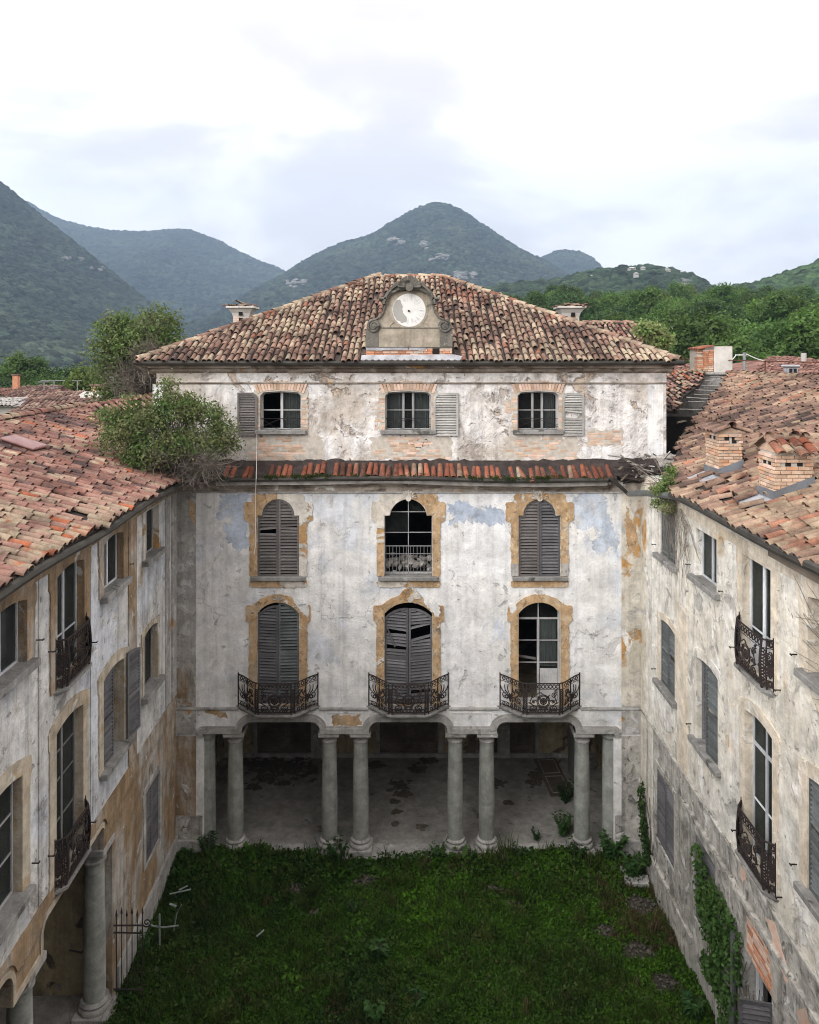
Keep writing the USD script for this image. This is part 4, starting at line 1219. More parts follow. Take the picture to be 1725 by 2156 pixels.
shell(BLK, FF, C3[1] + 0.04, fz(1260), 0.27, 0.0, 'ochre_band_worn', 11, 0.05)
for c in (C3[1], C3[2]):
    shell(BLK, FF, c, fz(1049), 0.20, 0.02, 'ochre_band_worn', 9, 0.05)
shell(BLK, FF, C3[0], fz(1262), 0.12, 0.02, 'plaster_grey', 5, 0.03)

# shutters and windows of the block
for o in O1 + O2:
    put(BLK, 'reveal', FF(prism(o.difference(o.buffer(-0.010)), -0.30, -0.004)), 'ochre_band_worn')
def pair(o, F, mat, **kw):
    L, R = halves(o)
    return L, R


L, R = halves(O2[0]); shutter(BLK, FF, L, 'shutter_wood_brown', 'left', 0, -0.05, missing=(13,), tilted=((14, 0.10),), seed=1, rail=False); shutter(BLK, FF, R, 'shutter_wood_brown', 'right', 0, -0.05, tilted=((14, -0.05), (15, 0.06)), seed=2, rail=False)
L, R = halves(O2[2]); shutter(BLK, FF, L, 'shutter_wood_brown', 'left', 0, -0.05, seed=3, rail=False); shutter(BLK, FF, R, 'shutter_wood', 'right', 0, -0.05, seed=4, rail=False)
lift = 4.03 + 0.22


def upper_of(o, z):
    return o.intersection(rect(-20, z, 20, 20))


L, R = halves(upper_of(O1[0], lift + 0.02)); shutter(BLK, FF, L, 'shutter_wood', 'left', 3, -0.06, seed=5, sag=-0.03, drop=0.06); shutter(BLK, FF, R, 'shutter_wood_green', 'right', 0, -0.05, seed=6, sag=0.02, drop=0.0)
L, R = halves(upper_of(O1[1], lift).difference(rect(-3, fz(1281), 3, 20)) if False else upper_of(O1[1], lift)); shutter(BLK, FF, shapely.affinity.translate(L, 0, -0.11), 'shutter_wood', 'left', 4, -0.06, missing=(21, 16), tilted=((22, -0.08), (17, -0.07)), seed=7, sag=-0.06, cross=1); shutter(BLK, FF, shapely.affinity.translate(R, 0, -0.11), 'shutter_wood', 'right', 4, -0.06, missing=(22, 21, 20, 2), tilted=((23, 0.16), (19, 0.18)), seed=8, sag=0.07)
for k in (0, 1):
    c, w = C3[k], W3[k]
    d = put(BLK, 'door_board', FF.box(c - w / 2 + 0.02, c + w / 2 - 0.02, 4.03, 4.30, -0.13, -0.10), 'frame_wood')
# the empty arched window with its inner rail
o = O2[1]; s0, z0, s1, z1 = o.bounds
fr = o.difference(o.buffer(-0.018))
w = put(BLK, 'window', FF(prism(fr, -0.24, -0.21)), 'frame_grey')
c = (s0 + s1) / 2
put(w, 'mullion', FF.box(c - 0.014, c + 0.014, z0, z1 - 0.01, -0.235, -0.215), 'frame_grey')
for v in (1081, 1125):
    e = clip_h(o, fz(v))
    put(w, 'glazing_bar', FF.box(e[0], e[1], fz(v) - 0.011, fz(v) + 0.011, -0.235, -0.212), 'frame_grey')
put(w, 'pane', FF(prism(o.intersection(rect(-9, fz(1125), c - 0.02, fz(1082))), -0.228, -0.222)), 'glass')
put(w, 'pane', FF(prism(o.intersection(rect(c + 0.02, fz(1081), 9, 20)).buffer(-0.01), -0.228, -0.222)), 'glass')
RL = put(BLK, 'window_rail', FF.box(s0, s1, fz(1151.5) - 0.012, fz(1151.5) + 0.012, -0.12, -0.10), 'steel_grey')
put(RL, 'rail', FF.box(s0, s1, fz(1168) - 0.010, fz(1168) + 0.010, -0.118, -0.102), 'steel_grey')
for k in range(14):
    q = s0 + 0.04 + (s1 - s0 - 0.08) * k / 13
    put(RL, 'bar', FF.box(q - 0.005, q + 0.005, fz(1213), fz(1152), -0.115, -0.105), 'steel_grey')
# the glazed balcony door at the right: one leaf dark and bare, one with dirty panes swung in
o = O1[2]; s0, z0, s1, z1 = o.bounds; c = (s0 + s1) / 2
tr = fz(1308)
w = casement(BLK, FF, o, 'frame_grey', -0.22, (fz(1355), fz(1402)), True, True, (0,), transom=tr, fr=0.04, name='balcony_door')
put(w, 'glazing_bar', FF.box(c - 0.012, c + 0.012, tr, z1 - 0.03, -0.24, -0.20), 'frame_white')
put(w, 'door_leaf_panel', FF.box(c + 0.05, s1 - 0.05, 4.03, fz(1415), -0.25, -0.22), 'frame_grey')
put(w, 'curtain', FF.box(c + 0.06, s1 - 0.06, fz(1412), tr - 0.03, -0.30, -0.29), 'curtain')
put(w, 'fallen_board', FF(prism(Polygon([(s0 + 0.05, fz(1388)), (c - 0.05, fz(1394)), (c - 0.05, fz(1399)), (s0 + 0.05, fz(1393))]), -0.32, -0.30)), 'frame_wood')

for k, c in enumerate(C3):
    balcony(BLK, FF, c, 4.03, 1.05, 0.50, 0.42, seed=k)

# columns
for k, u in enumerate((491.5, 692, 758.5, 960, 1027, 1230)):
    x, y = fx(u), 0.25
    c = put(BLK, 'column', trimesh.Trimesh(*lathe([(0.205, 0.42), (0.212, 0.9), (0.212, 1.4), (0.198, 2.3), (0.183, 3.02)], 28, (x, y, 0)), process=False), 'stone_column', smooth=40)
    put(c, 'base', trimesh.Trimesh(*lathe([(0.29, 0.22), (0.30, 0.26), (0.30, 0.30), (0.275, 0.33), (0.245, 0.345), (0.262, 0.37), (0.262, 0.40), (0.235, 0.425), (0.20, 0.44)], 28, (x, y, 0)), process=False), 'stone', smooth=40)
    put(c, 'plinth', cbx(x - 0.31, x + 0.31, y - 0.31, y + 0.31, -0.15, 0.22, 0.02), 'stone')
    put(c, 'capital', trimesh.Trimesh(*lathe([(0.18, 2.98), (0.205, 3.0), (0.205, 3.03), (0.185, 3.045), (0.185, 3.10), (0.205, 3.115), (0.245, 3.165), (0.255, 3.19)], 28, (x, y, 0)), process=False), 'stone', smooth=40)
    put(c, 'abacus', cbx(x - 0.275, x + 0.275, y - 0.275, y + 0.27, 3.19, fz(1544) - 0.003, 0.012), 'stone')
for sg in (-1, 1):
    put(BLK, 'half_column', lathe([(0.20, 0.0), (0.205, 1.0), (0.185, 3.05), (0.23, 3.12), (0.25, 3.29)], 20, (sg * 5.36, 0.28, 0)), 'stone_column')

# arcade behind the columns
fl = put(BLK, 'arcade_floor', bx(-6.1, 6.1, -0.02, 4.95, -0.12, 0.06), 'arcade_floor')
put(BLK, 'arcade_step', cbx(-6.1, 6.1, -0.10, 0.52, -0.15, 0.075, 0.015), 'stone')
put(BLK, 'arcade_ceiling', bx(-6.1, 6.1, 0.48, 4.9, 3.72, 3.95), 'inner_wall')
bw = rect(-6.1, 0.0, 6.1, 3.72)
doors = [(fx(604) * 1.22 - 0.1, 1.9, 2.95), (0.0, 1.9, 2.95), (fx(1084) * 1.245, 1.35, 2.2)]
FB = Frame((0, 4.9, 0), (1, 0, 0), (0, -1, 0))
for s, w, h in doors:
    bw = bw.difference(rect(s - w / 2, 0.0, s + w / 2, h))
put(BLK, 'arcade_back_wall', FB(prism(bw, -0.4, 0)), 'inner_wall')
for k, (s, w, h) in enumerate(doors):
    d = put(BLK, 'arcade_door', FB.box(s - w / 2, s + w / 2, 0.06, h, -0.22, -0.18), 'old_timber')
    for q in range(2):
        for zz in (0.25, 0.62):
            a = s - w / 2 + w / 2 * q
            put(d, 'panel', FB.box(a + 0.09, a + w / 2 - 0.09, 0.06 + h * zz - 0.12 * h, 0.06 + h * zz + 0.17 * h, -0.185, -0.165, 0.01), 'old_timber')
    fr = rect(s - w / 2 - 0.13, 0, s + w / 2 + 0.13, h + 0.13).difference(rect(s - w / 2, -1, s + w / 2, h))
    put(BLK, 'door_surround', FB(prism(fr, -0.02, 0.03)), 'stone')
put(BLK, 'back_wall_ledge', FB.box(-6.1, 6.1, 0.06, 0.20, -0.01, 0.06), 'stone')
for s in (-3.0, 3.1):
    put(BLK, 'back_pilaster', FB.box(s - 0.2, s + 0.2, 0.06, 3.7, -0.02, 0.08), 'plaster_grey')
for sg in (-1, 1):
    put(BLK, 'arcade_end_wall', bx(*sorted((sg * 6.1, sg * 6.5)), 0.48, 5.3, 0, 10.0), 'inner_wall')
put(BLK, 'leaning_door', bx(5.05, 5.12, 3.2, 4.1, 0.06, 2.3), 'frame_grey')

# rooms behind the windows
for z0, z1 in ((7.18, 7.36), (10.0, 10.14)):
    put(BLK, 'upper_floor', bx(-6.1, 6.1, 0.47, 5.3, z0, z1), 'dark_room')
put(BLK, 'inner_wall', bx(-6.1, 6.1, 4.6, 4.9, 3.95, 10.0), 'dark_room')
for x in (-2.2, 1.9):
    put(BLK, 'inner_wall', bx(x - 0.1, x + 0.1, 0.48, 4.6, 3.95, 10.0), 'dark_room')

# frieze, cornice and the skirt of tiles between the storeys
put(BLK, 'frieze', FF.box(-6.13, 6.13, fz(1036), 9.99, -0.02, 0.025), 'plaster_frieze')
put(BLK, 'cornice', FF.box(-6.13, 6.13, fz(1037.5), fz(1034.5), -0.02, 0.06, 0.01), 'plaster_grey')
pr = [(0.0, 9.78), (0.05, 9.80), (0.09, 9.85), (0.16, 9.875), (0.18, 9.93), (0.27, 9.95), (0.29, 10.03), (0.0, 10.04)]


def moulding(F, s0, s1, profile, sag=None, n=24):
    """A run of moulding: profile of (n, z); sag(s) moves it up or down."""
    ss = np.linspace(s0, s1, n)
    p = np.array(profile)
    V = np.array([[s, z + (sag(s) if sag else 0), q] for s in ss for q, z in p])
    m = len(p)
    Fc = []
    for i in range(n - 1):
        for j in range(m):
            a, b = i * m + j, i * m + (j + 1) % m
            Fc += [[a, b, b + m], [a, b + m, a + m]]
    Fc += [[0, k, k + 1] for k in range(1, m - 1)] + [[(n - 1) * m, (n - 1) * m + k + 1, (n - 1) * m + k] for k in range(1, m - 1)]
    return F((V, np.array(Fc)))


sagf = lambda s: 0.03 * math.cos(s * 0.6) - 0.06 * math.exp(-((s - 2.3) / 1.6) ** 2) - 0.03
put(BLK, 'cornice', moulding(FF, -6.1, 5.25, pr, sagf), 'plaster_frieze')
put(BLK, 'fascia_board', moulding(FF, -5.0, 5.15, [(0.29, 9.93), (0.315, 9.93), (0.315, 10.03), (0.29, 10.03)], lambda s: sagf(s) - 0.01 * math.sin(s * 2)), 'batten')
gs = np.linspace(fx(392), 5.15, 30)
put(BLK, 'gutter', FF(tube(np.stack([gs, 10.085 + np.array([sagf(s) * 0.9 for s in gs]), np.full(30, 0.37)], 1), 0.055, 8)), 'gutter_dark')
th = math.atan(0.69)
O = np.array([-4.96, -0.34, 10.07]); Vd = np.array([0, math.cos(th), math.sin(th)])
put(BLK, 'skirt_roof', (np.array([[x, y, z] for x in (-6.12, 5.4) for y, z in ((-0.32, 10.0), (-0.32, 10.06), (0.30, 10.44), (0.30, 10.0))]), np.array([[0, 1, 2], [0, 2, 3], [4, 6, 5], [4, 7, 6], [0, 4, 5], [0, 5, 1], [1, 5, 6], [1, 6, 2], [2, 6, 7], [2, 7, 3], [3, 7, 4], [3, 4, 0]])), 'under_roof')
rng = np.random.default_rng(77)
tl, tf = [], TILE[1]
for k in range(61):
    u = k * 0.17 + rng.normal(0, 0.012)
    if k in (3, 6, 7, 12, 17, 44) or (k < 4):
        if k not in (1, 2):
            continue
    P = TILE[0] * rng.uniform(0.95, 1.05) * np.array([1.12, 1.16, 1.1])
    yaw = rng.normal(0, 0.06) + (0.25 if k in (47, 52) else 0)
    c_, s_ = math.cos(yaw), math.sin(yaw)
    P = np.stack([P[:, 0] * c_ - P[:, 1] * s_, P[:, 0] * s_ + P[:, 1] * c_, P[:, 2]], 1)
    P[:, 0] += u; P[:, 1] += rng.normal(0.03, 0.035); P[:, 2] += 0.02
    B = np.stack([[1, 0, 0], Vd, np.cross([1, 0, 0], Vd)])
    PP = O + P @ B
    PP[:, 2] += np.array([sagf(x) for x in PP[:, 0]])
    tone = 0.97 if k in (37, 46, 54, 21) else rng.uniform(0.1, 0.8)
    put(BLK, 'skirt_tile', (PP, tf, TILE[2] @ B), 'tile_red', prim={'rnd': np.full(len(P), tone)})
ss = np.linspace(fx(462), fx(1402), 90)
zt = 10.445 + 0.030 * np.sin(ss * 2.1) + rng.normal(0, 0.022, 90) + 0.05 * (ss > 4.4)
V = np.array([p for s, z in zip(ss, zt) for p in ((s, 10.12, 0.54), (s, 10.40, 0.10 + rng.normal(0, 0.02)), (s, z, 0.012))])
Fc = np.array([q for i in range(89) for j in range(2) for q in ([i * 3 + j, i * 3 + j + 3, i * 3 + j + 4], [i * 3 + j, i * 3 + j + 4, i * 3 + j + 1])])
put(BLK, 'roofing_felt', FU((V, Fc)), 'felt')

# ---------------------------------------------------------------- top storey
CU = [ux(591.6), ux(859.8), ux(1133.2)]
WU = [1.096, 1.23, 1.096]
OU = [opening(w, uz(906), uz(825), 'notch', 0.09, s=c) for c, w in zip(CU, WU)]
uw = rect(-6.74, 10.02, 6.88, 13.02)
for o in OU:
    uw = uw.difference(o)
put(BLK, 'upper_wall', FU(prism(uw, -0.45, 0)), 'plaster_upper')
put(BLK, 'upper_side_wall', bx(-6.74, -6.30, 0.75, 11.5, 8.5, 13.02), 'plaster_upper')
put(BLK, 'upper_side_wall', bx(6.44, 6.88, 0.75, 11.5, 8.5, 13.02), 'plaster_upper')
put(BLK, 'upper_back_wall', bx(-6.3, 6.44, 11.1, 11.5, 0, 13.02), 'plaster_upper')
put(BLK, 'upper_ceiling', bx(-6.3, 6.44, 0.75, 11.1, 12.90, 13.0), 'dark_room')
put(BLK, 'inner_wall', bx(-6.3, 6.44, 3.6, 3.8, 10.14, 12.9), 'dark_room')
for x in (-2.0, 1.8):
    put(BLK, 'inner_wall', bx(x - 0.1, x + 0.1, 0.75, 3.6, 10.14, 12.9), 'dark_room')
put(BLK, 'upper_frieze', FU.box(-6.74, 6.88, 12.52, 12.80, -0.02, 0.02), 'plaster_upper')
put(BLK, 'upper_cornice', moulding(FU, -6.9, 7.02, [(0.0, 12.76), (0.05, 12.79), (0.10, 12.83), (0.13, 12.90), (0.24, 12.92), (0.26, 13.00), (0.0, 13.01)], lambda s: 0.004 * math.sin(s * 3)), 'plaster_frieze')
put(BLK, 'upper_cornice', FU.box(-6.74, 6.88, 12.49, 12.53, -0.02, 0.05, 0.01), 'plaster_frieze')
for sg, a in ((1, 6.70), (-1, -6.66)):
    put(BLK, 'corner_strip', FU.box(a - 0.18 - 0.14 * (sg > 0), a + 0.10, 10.2, 12.48, -0.02, 0.012), 'plaster_facade')
put(BLK, 'upper_gutter', tube([(-7.2, -0.10, 13.06), (-3, -0.10, 13.05), (0, -0.10, 13.045), (3, -0.10, 13.05), (7.2, -0.10, 13.06)], 0.062, 8), 'gutter_dark')
for sg in (-1, 1):
    put(BLK, 'side_gutter', tube([(sg * 7.2, -0.1, 13.06), (sg * 7.2, 12, 13.06)], 0.062, 8), 'gutter_dark')
    put(BLK, 'soffit', bx(*sorted((sg * 6.8, sg * 7.16)), -0.04, 11.8, 12.98, 13.03), 'old_timber')
put(BLK, 'soffit', bx(-6.8, 6.8, -0.05, 0.04, 13.012, 13.04), 'old_timber')

bk = np.random.default_rng(5)


def brick_row(parent, F, s0, s1, z, h, mat_fn, n=0.0, th=0.012, L=0.25, gap=0.010, keep=1.0, lean=0.0):
    s = s0
    while s < s1 - 0.05:
        l = min(L * bk.uniform(0.75, 1.1), s1 - s)
        if bk.random() < keep:
            e = th * bk.uniform(0.5, 1.3)
            put(parent, 'brick', F.box(s, s + l - gap, z + bk.normal(0, 0.002), z + h - gap, n - 0.03, n + e, 0.004), mat_fn())
        s += l


def pale(): return ['brick_pale', 'brick_rose', 'brick_rose', 'mortar', 'brick_pale'][bk.integers(5)]


for k, (c, w, o) in enumerate(zip(CU, WU, OU)):
    s0, z0, s1, z1 = o.bounds
    sur = put(BLK, 'surround', FU(prism(ragged(o.buffer(0.17, join_style=1).union(rect(s0 - 0.17, z0, s1 + 0.17, z1)), 0.02, 0.07, 60 + k).difference(o).intersection(rect(-9, z0 - 0.02, 9, 20)), -0.01, 0.016)), 'mortar')
    # flat arch of bricks on end
    nb = 17
    for q in range(nb):
        t = (q + 0.5) / nb
        x = s0 - 0.10 + (s1 - s0 + 0.20) * t
        f = (t - 0.5) * 2
        zt, zb = z1 + 0.28 - 0.10 * f * f, z1 + 0.035 - 0.10 * abs(f) ** 3
        hw = (s1 - s0 + 0.2) / nb / 2 - 0.005
        lean = f * 0.07
        pl = Polygon([(x - hw - lean * 0.3, zb), (x + hw - lean * 0.3, zb), (x + hw + lean, zt + bk.normal(0, 0.01)), (x - hw + lean, zt)]).difference(o.buffer(0.004))
        if pl.area > 0.002:
            put(sur, 'brick', FU(prism(pl, -0.02, 0.026 + bk.uniform(0, 0.008))), ['brick_rose', 'brick_pale', 'brick_rose'][bk.integers(3)])
    for sg in (-1, 1):
        z = z0 + 0.02
        while z < z1 - 0.17:
            l = bk.uniform(0.10, 0.17)
            a, b = sorted(((s1 if sg > 0 else s0) + sg * 0.006, (s1 if sg > 0 else s0) + sg * l))
            if bk.random() < 0.72:
                put(sur, 'brick', FU.box(a, b, z, z + 0.056, -0.02, 0.022 + bk.uniform(0, 0.008), 0.004), pale())
            z += 0.066
    # bare courses under the sill
    base = put(BLK, 'bare_brickwork', FU(prism(ragged(rect(s0 - 0.35, 10.46, s1 + 0.55, z0 - 0.16), 0.06, 0.09, 70 + k).buffer(0), -0.01, 0.004)), 'mortar')
    z, row = 10.47, 0
    while z < z0 - 0.22:
        wd = 0.55 if row < 4 else 0.15
        brick_row(base, FU, s0 - wd * 0.6 + bk.uniform(0, 0.15), s1 + wd - bk.uniform(0, 0.3), z, 0.066, pale, 0.0, 0.010, keep=0.58)
        z += 0.066; row += 1
    sill(BLK, FU, s0 - 0.13, s1 + 0.13, z0, 0.10, 0.11)
zb = (uz(864),)
casement(BLK, FU, OU[0], 'frame_grey', -0.16, zb, True, True, (0, ), fr=0.045, curtains=[(CU[0] + 0.05, CU[0] + 0.50, uz(905), uz(826))], rng_seed=1)
casement(BLK, FU, OU[1], 'frame_grey', -0.16, zb, True, True, (), fr=0.045, centre=False, curtains=[(CU[1] - 0.57, CU[1] - 0.12, uz(905), uz(828)), (CU[1] + 0.16, CU[1] + 0.57, uz(905), uz(828))], rng_seed=2, name='window')
casement(BLK, FU, OU[2], 'frame_grey', -0.16, zb, True, True, (), fr=0.045, centre=False, curtains=[(CU[2] + 0.14, CU[2] + 0.5, uz(905), uz(828))], rng_seed=3)
for k, c in enumerate(CU[1:]):
    for sg in (-1, 1):      # leaves that stand ajar: their meeting stiles
        put(BLK, 'window_stile', FU.box(c + sg * 0.13 - 0.03, c + sg * 0.13 + 0.03, uz(905.5), uz(826), -0.20, -0.15), 'frame_grey')
for k, (c, w) in enumerate(zip(CU, WU)):       # thin crossed bars in front of the opening
    a, b = c - w / 2, c + w / 2
    G_ = put(BLK, 'window_guard', FU(tube([(a, uz(881), -0.06), (b, uz(882), -0.06)], 0.008, 4)), 'iron')
    put(G_, 'bar', FU(tube([(a, uz(900), -0.05), (c, uz(881.5), -0.05), (b, uz(899), -0.05)], 0.007, 4)), 'iron')
    put(G_, 'bar', FU(tube([(a, uz(880), -0.055), (a + 0.42, uz(903), -0.055), (c + 0.2, uz(905), -0.055), (b, uz(893), -0.055)], 0.006, 4)), 'iron')


def flat_leaf(u0, u1, v0, v1, notch_right):
    s0, s1, za, zb_ = ux(u0), ux(u1), uz(v1), uz(v0)
    c = 0.13
    if notch_right:
        p = [(s0, za), (s1, za), (s1, zb_ - c), (s1 - c * 0.4, zb_ - c * 0.35), (s1 - c, zb_), (s0, zb_)]
    else:
        p = [(s0, za), (s1, za), (s1, zb_), (s0 + c, zb_), (s0 + c * 0.4, zb_ - c * 0.35), (s0, zb_ - c)]
    return Polygon(p)


shutter(BLK, FU, flat_leaf(501, 542.5, 826.5, 916.5, True), 'shutter_wood_brown', 'right', 0, 0.03, pitch=0.068, seed=11, rail=False)
shutter(BLK, FU, flat_leaf(913, 965, 827, 917, False), 'shutter_wood_pale', 'left', 0, 0.03, pitch=0.068, seed=12, rail=False)
shutter(BLK, FU, flat_leaf(1184, 1229, 827, 917, False), 'shutter_wood_pale', 'left', 0, 0.03, pitch=0.068, missing=(6, 7), tilted=((5, -0.06), (8, -0.12)), seed=13, rail=False)
# brick bared in the middle of the wall
for (u0, u1, v0, v1) in ((792, 797, 845, 905), (1063, 1078, 932 - 90, 870), (1240, 1310, 905, 938), (870, 905, 925, 940)):
    base = put(BLK, 'bare_brickwork', FU(prism(ragged(rect(ux(u0), uz(v1), ux(u1), uz(v0)), 0.03, 0.06, int(u0)).buffer(0), -0.01, 0.004)), 'mortar')
    z = uz(v1) + 0.02
    while z < uz(v0) - 0.06:
        brick_row(base, FU, ux(u0) + bk.uniform(-0.05, 0.05), ux(u1) + bk.uniform(-0.05, 0.05), z, 0.066, pale, 0.0, 0.010, keep=0.8)
        z += 0.066

# ---------------------------------------------------------------- hipped roof
TAN = 0.468
ang = math.atan(TAN)
O = np.array([-7.17, -0.05, 13.12]); U = np.array([1.0, 0, 0]); Vd = np.array([0, math.cos(ang), math.sin(ang)])
SL = 5.956 / math.cos(ang)
ROOF = put(BLK, 'roof', (lambda V: (V, np.array([[0, 1, 5], [0, 5, 4], [1, 2, 5], [2, 3, 4], [2, 4, 5], [3, 0, 4], [0, 2, 1], [0, 3, 2]])))(np.array([[-7.17, -0.05, 13.08], [7.17, -0.05, 13.08], [7.17, 11.86, 13.08], [-7.17, 11.86, 13.08], [-1.215, 5.906, 15.86], [1.215, 5.906, 15.86]])), 'under_roof')
reg = Polygon([(0.0, -0.12), (14.34, -0.12), (8.385, SL - 0.05), (5.955, SL - 0.05)]).buffer(-0.03).difference(rect(7.17 - 1.22, -0.3, 7.17 + 1.30, 0.55)).difference(rect(7.17 - 0.65, -0.3, 7.17 + 0.66, 0.95))
warm = lambda u, v, r: (r.choice([r.uniform(0.86, 1.0), r.uniform(0.2, 0.5)], p=[0.6, 0.4]) if (8.2 < u < 9.6 and v > 4.0) else (r.uniform(0.9, 1.0) if r.random() < 0.03 else r.normal(0.50, 0.135)))
tl, tf = lay_tiles(O, U, Vd, reg, 0.166, 0.375, 3, 0.022, tone=warm)
place_tiles(ROOF, tl, tf, 'tile_old', 285)
# channel tiles between the covers
cv, cf, n0 = [], [], 0
for k in range(86):
    u = (k + 1) * 0.166 - 0.003
    vs = SL * min(1.0, min(u, 14.34 - u) / 5.955) - 0.1
    if vs < 0.3:
        continue
    a = np.linspace(-0.075, 0.075, 5)
    for (v, dz) in ((-0.05, 0), (vs, 0)):
        cv += [[u + q, v, 0.036 - 0.030 * math.cos(q / 0.075 * math.pi / 2)] for q in a]
    cf += [[n0 + j, n0 + j + 1, n0 + 5 + j + 1] for j in range(4)] + [[n0 + j, n0 + 6 + j, n0 + 5 + j] for j in range(4)]
    n0 += 10
cv = np.array(cv)
Bm = np.stack([U, Vd, np.cross(U, Vd)])
put(ROOF, 'channel_tiles', (O + cv @ Bm, np.array(cf)), 'tile_old', prim={'rnd': np.full(len(cv), 0.0)}, kind='stuff')
cap_line(ROOF, (-7.15, -0.03, 13.16), (-1.215, 5.906, 15.93), 'tile_old', seed=1, tone=(0.4, 0.75))
cap_line(ROOF, (7.15, -0.03, 13.16), (1.215, 5.906, 15.93), 'tile_old', seed=2, tone=(0.5, 0.8))
cap_line(ROOF, (-1.215, 5.906, 15.93), (1.215, 5.906, 15.93), 'tile_old', seed=3, tone=(0.5, 0.85), step=0.40)

# rear roof seen past the right hip
RR = put(BLK, 'rear_roof', (np.array([[6.9, 10.2, 13.74], [10.5, 10.2, 13.74], [10.5, 13.8, 13.74], [6.9, 13.8, 13.74], [7.3, 12, 14.52], [9.3, 12, 14.52]]), np.array([[0, 1, 5], [0, 5, 4], [1, 2, 5], [2, 3, 4], [2, 4, 5], [3, 0, 4], [0, 2, 1], [0, 3, 2]])), 'under_roof')
a2 = math.atan(0.78 / 1.8)
V2 = np.array([0, math.cos(a2), math.sin(a2)])
reg = Polygon([(0, -0.1), (3.6, -0.1), (2.4, 1.94), (0.4, 1.94)])
tl, tf = lay_tiles(np.array([6.9, 10.2, 13.77]), U, V2, reg, 0.19, 0.37, 9, 0.02)
place_tiles(RR, tl, tf, 'tile_rose', 60)
cap_line(RR, (7.3, 12, 14.60), (9.3, 12, 14.60), 'tile_rose', seed=4, tone=(0.6, 0.85), step=0.42)
cap_line(RR, (10.4, 10.3, 13.82), (9.3, 12, 14.60), 'tile_rose', seed=5, tone=(0.5, 0.8))
put(BLK, 'rear_walls', bx(7.2, 9.0, 10.6, 13.4, 0, 13.74), 'plaster_grey')


def loft(sections):
    """Square sections (cx, cy, half x, half y, z) joined from bottom to top."""
    V = np.array([[cx + sx * hx, cy + sy * hy, z] for cx, cy, hx, hy, z in sections for sx, sy in ((-1, -1), (1, -1), (1, 1), (-1, 1))])
    F = []
    for i in range(len(sections) - 1):
        for j in range(4):
            a, b = i * 4 + j, i * 4 + (j + 1) % 4
            F += [[a, b, b + 4], [a, b + 4, a + 4]]
    n = (len(sections) - 1) * 4
    F += [[0, 2, 1], [0, 3, 2], [n, n + 1, n + 2], [n, n + 2, n + 3]]
    return V, np.array(F)


for k, (x, y) in enumerate(((-5.68, 6.0), (5.50, 6.0))):
    rc = np.random.default_rng(30 + k)
    ch = put(BLK, 'chimney', loft([(x, y, 0.27, 0.27, 12.8), (x, y, 0.27, 0.27, 14.52), (x, y, 0.31, 0.31, 14.65), (x, y, 0.40, 0.40, 14.78), (x, y, 0.47, 0.47, 14.82), (x, y, 0.47, 0.47, 14.88)]), 'render_white', label=('pale flared chimney with a crumbling tile cap behind the left hip', 'pale flared chimney with loose tiles heaped on it behind the right hip')[k])
    for zz in (14.36, 14.60) if k else (14.42, 14.64):
        put(ch, 'smoke_hole', bx(x - 0.07 + 0.06 * k, x + 0.06 + 0.06 * k, y - 0.285 - 0.05 * (zz > 14.55), y - 0.20, zz - 0.07, zz + 0.07), 'soot')
    z = 14.88
    for q in range(22):
        px, py = x + rc.uniform(-0.46, 0.46), y + rc.uniform(-0.48, 0.2)
        P = TILE[0] * rc.uniform(0.5, 0.85)
        a = rc.uniform(0, 6.28)
        P = np.stack([P[:, 0] * math.cos(a) - P[:, 1] * math.sin(a), P[:, 0] * math.sin(a) + P[:, 1] * math.cos(a), P[:, 2]], 1)
        P[:, 2] += P[:, 1] * rc.normal(0, 0.15) + 0.10 * (1 - abs(px - x) / 0.5) * rc.random()
        put(ch, 'cap_tile', (P + np.array([px, py, z]), TILE[1]), 'tile_old', prim={'rnd': np.full(len(P), rc.uniform(0.1, 0.75))})
    for q in range(14):
        zz = 14.05 + 0.085 * (q // 2)
        s0 = x - 0.26 + 0.26 * (q % 2) + rc.uniform(-0.03, 0.03)
        if rc.random() < 0.6:
            put(ch, 'brick', cbx(max(s0, x - 0.265), min(s0 + 0.22, x + 0.262), y - 0.279, y - 0.25, zz, zz + 0.06, 0.004), 'brick_rose')

# ---------------------------------------------------------------- clock gable
CG = Frame((0.0125, 0.02, 0), (1, 0, 0), (0, -1, 0))
gx = lambda u: (u - 862) / 79.9
gz = lambda v: EYE - (v - 740) / 79.9
dc = (gx(861.5), gz(653))
body = unary_union([rect(-1.12, gz(731), 1.12, gz(689)), rect(-0.62, 13.6, 0.62, gz(628)), Point(0, dc[1] + 0.06).buffer(0.615, 24),
                    Polygon([(-1.06, 13.95), (-1.02, 14.14), (-0.90, 14.20), (-0.74, 14.30), (-0.655, 14.45), (-0.62, 14.68), (0.62, 14.68), (0.655, 14.45), (0.74, 14.30), (0.90, 14.20), (1.02, 14.14), (1.06, 13.95)])])
G = put(BLK, 'clock_gable', CG(prism(body, -0.42, 0.0)), 'gable_stucco', label='stuccoed clock gable with scrolls and shell above the eaves')
put(G, 'base_block', CG.box(-1.13, 1.13, gz(731), gz(691), -0.43, 0.02, 0.008), 'gable_stucco')
put(G, 'ledge', CG.box(-1.13, 1.13, gz(691.5), gz(689), -0.43, 0.035, 0.008), 'gable_stone')
for sg in (-1, 1):
    put(G, 'end_block', CG.box(*sorted((sg * 0.80, sg * 1.14)), gz(730.5), gz(692), -0.44, 0.028, 0.008), 'gable_stone')
ar = np.linspace(math.radians(8), math.radians(172), 40)
cz = dc[1] + 0.06
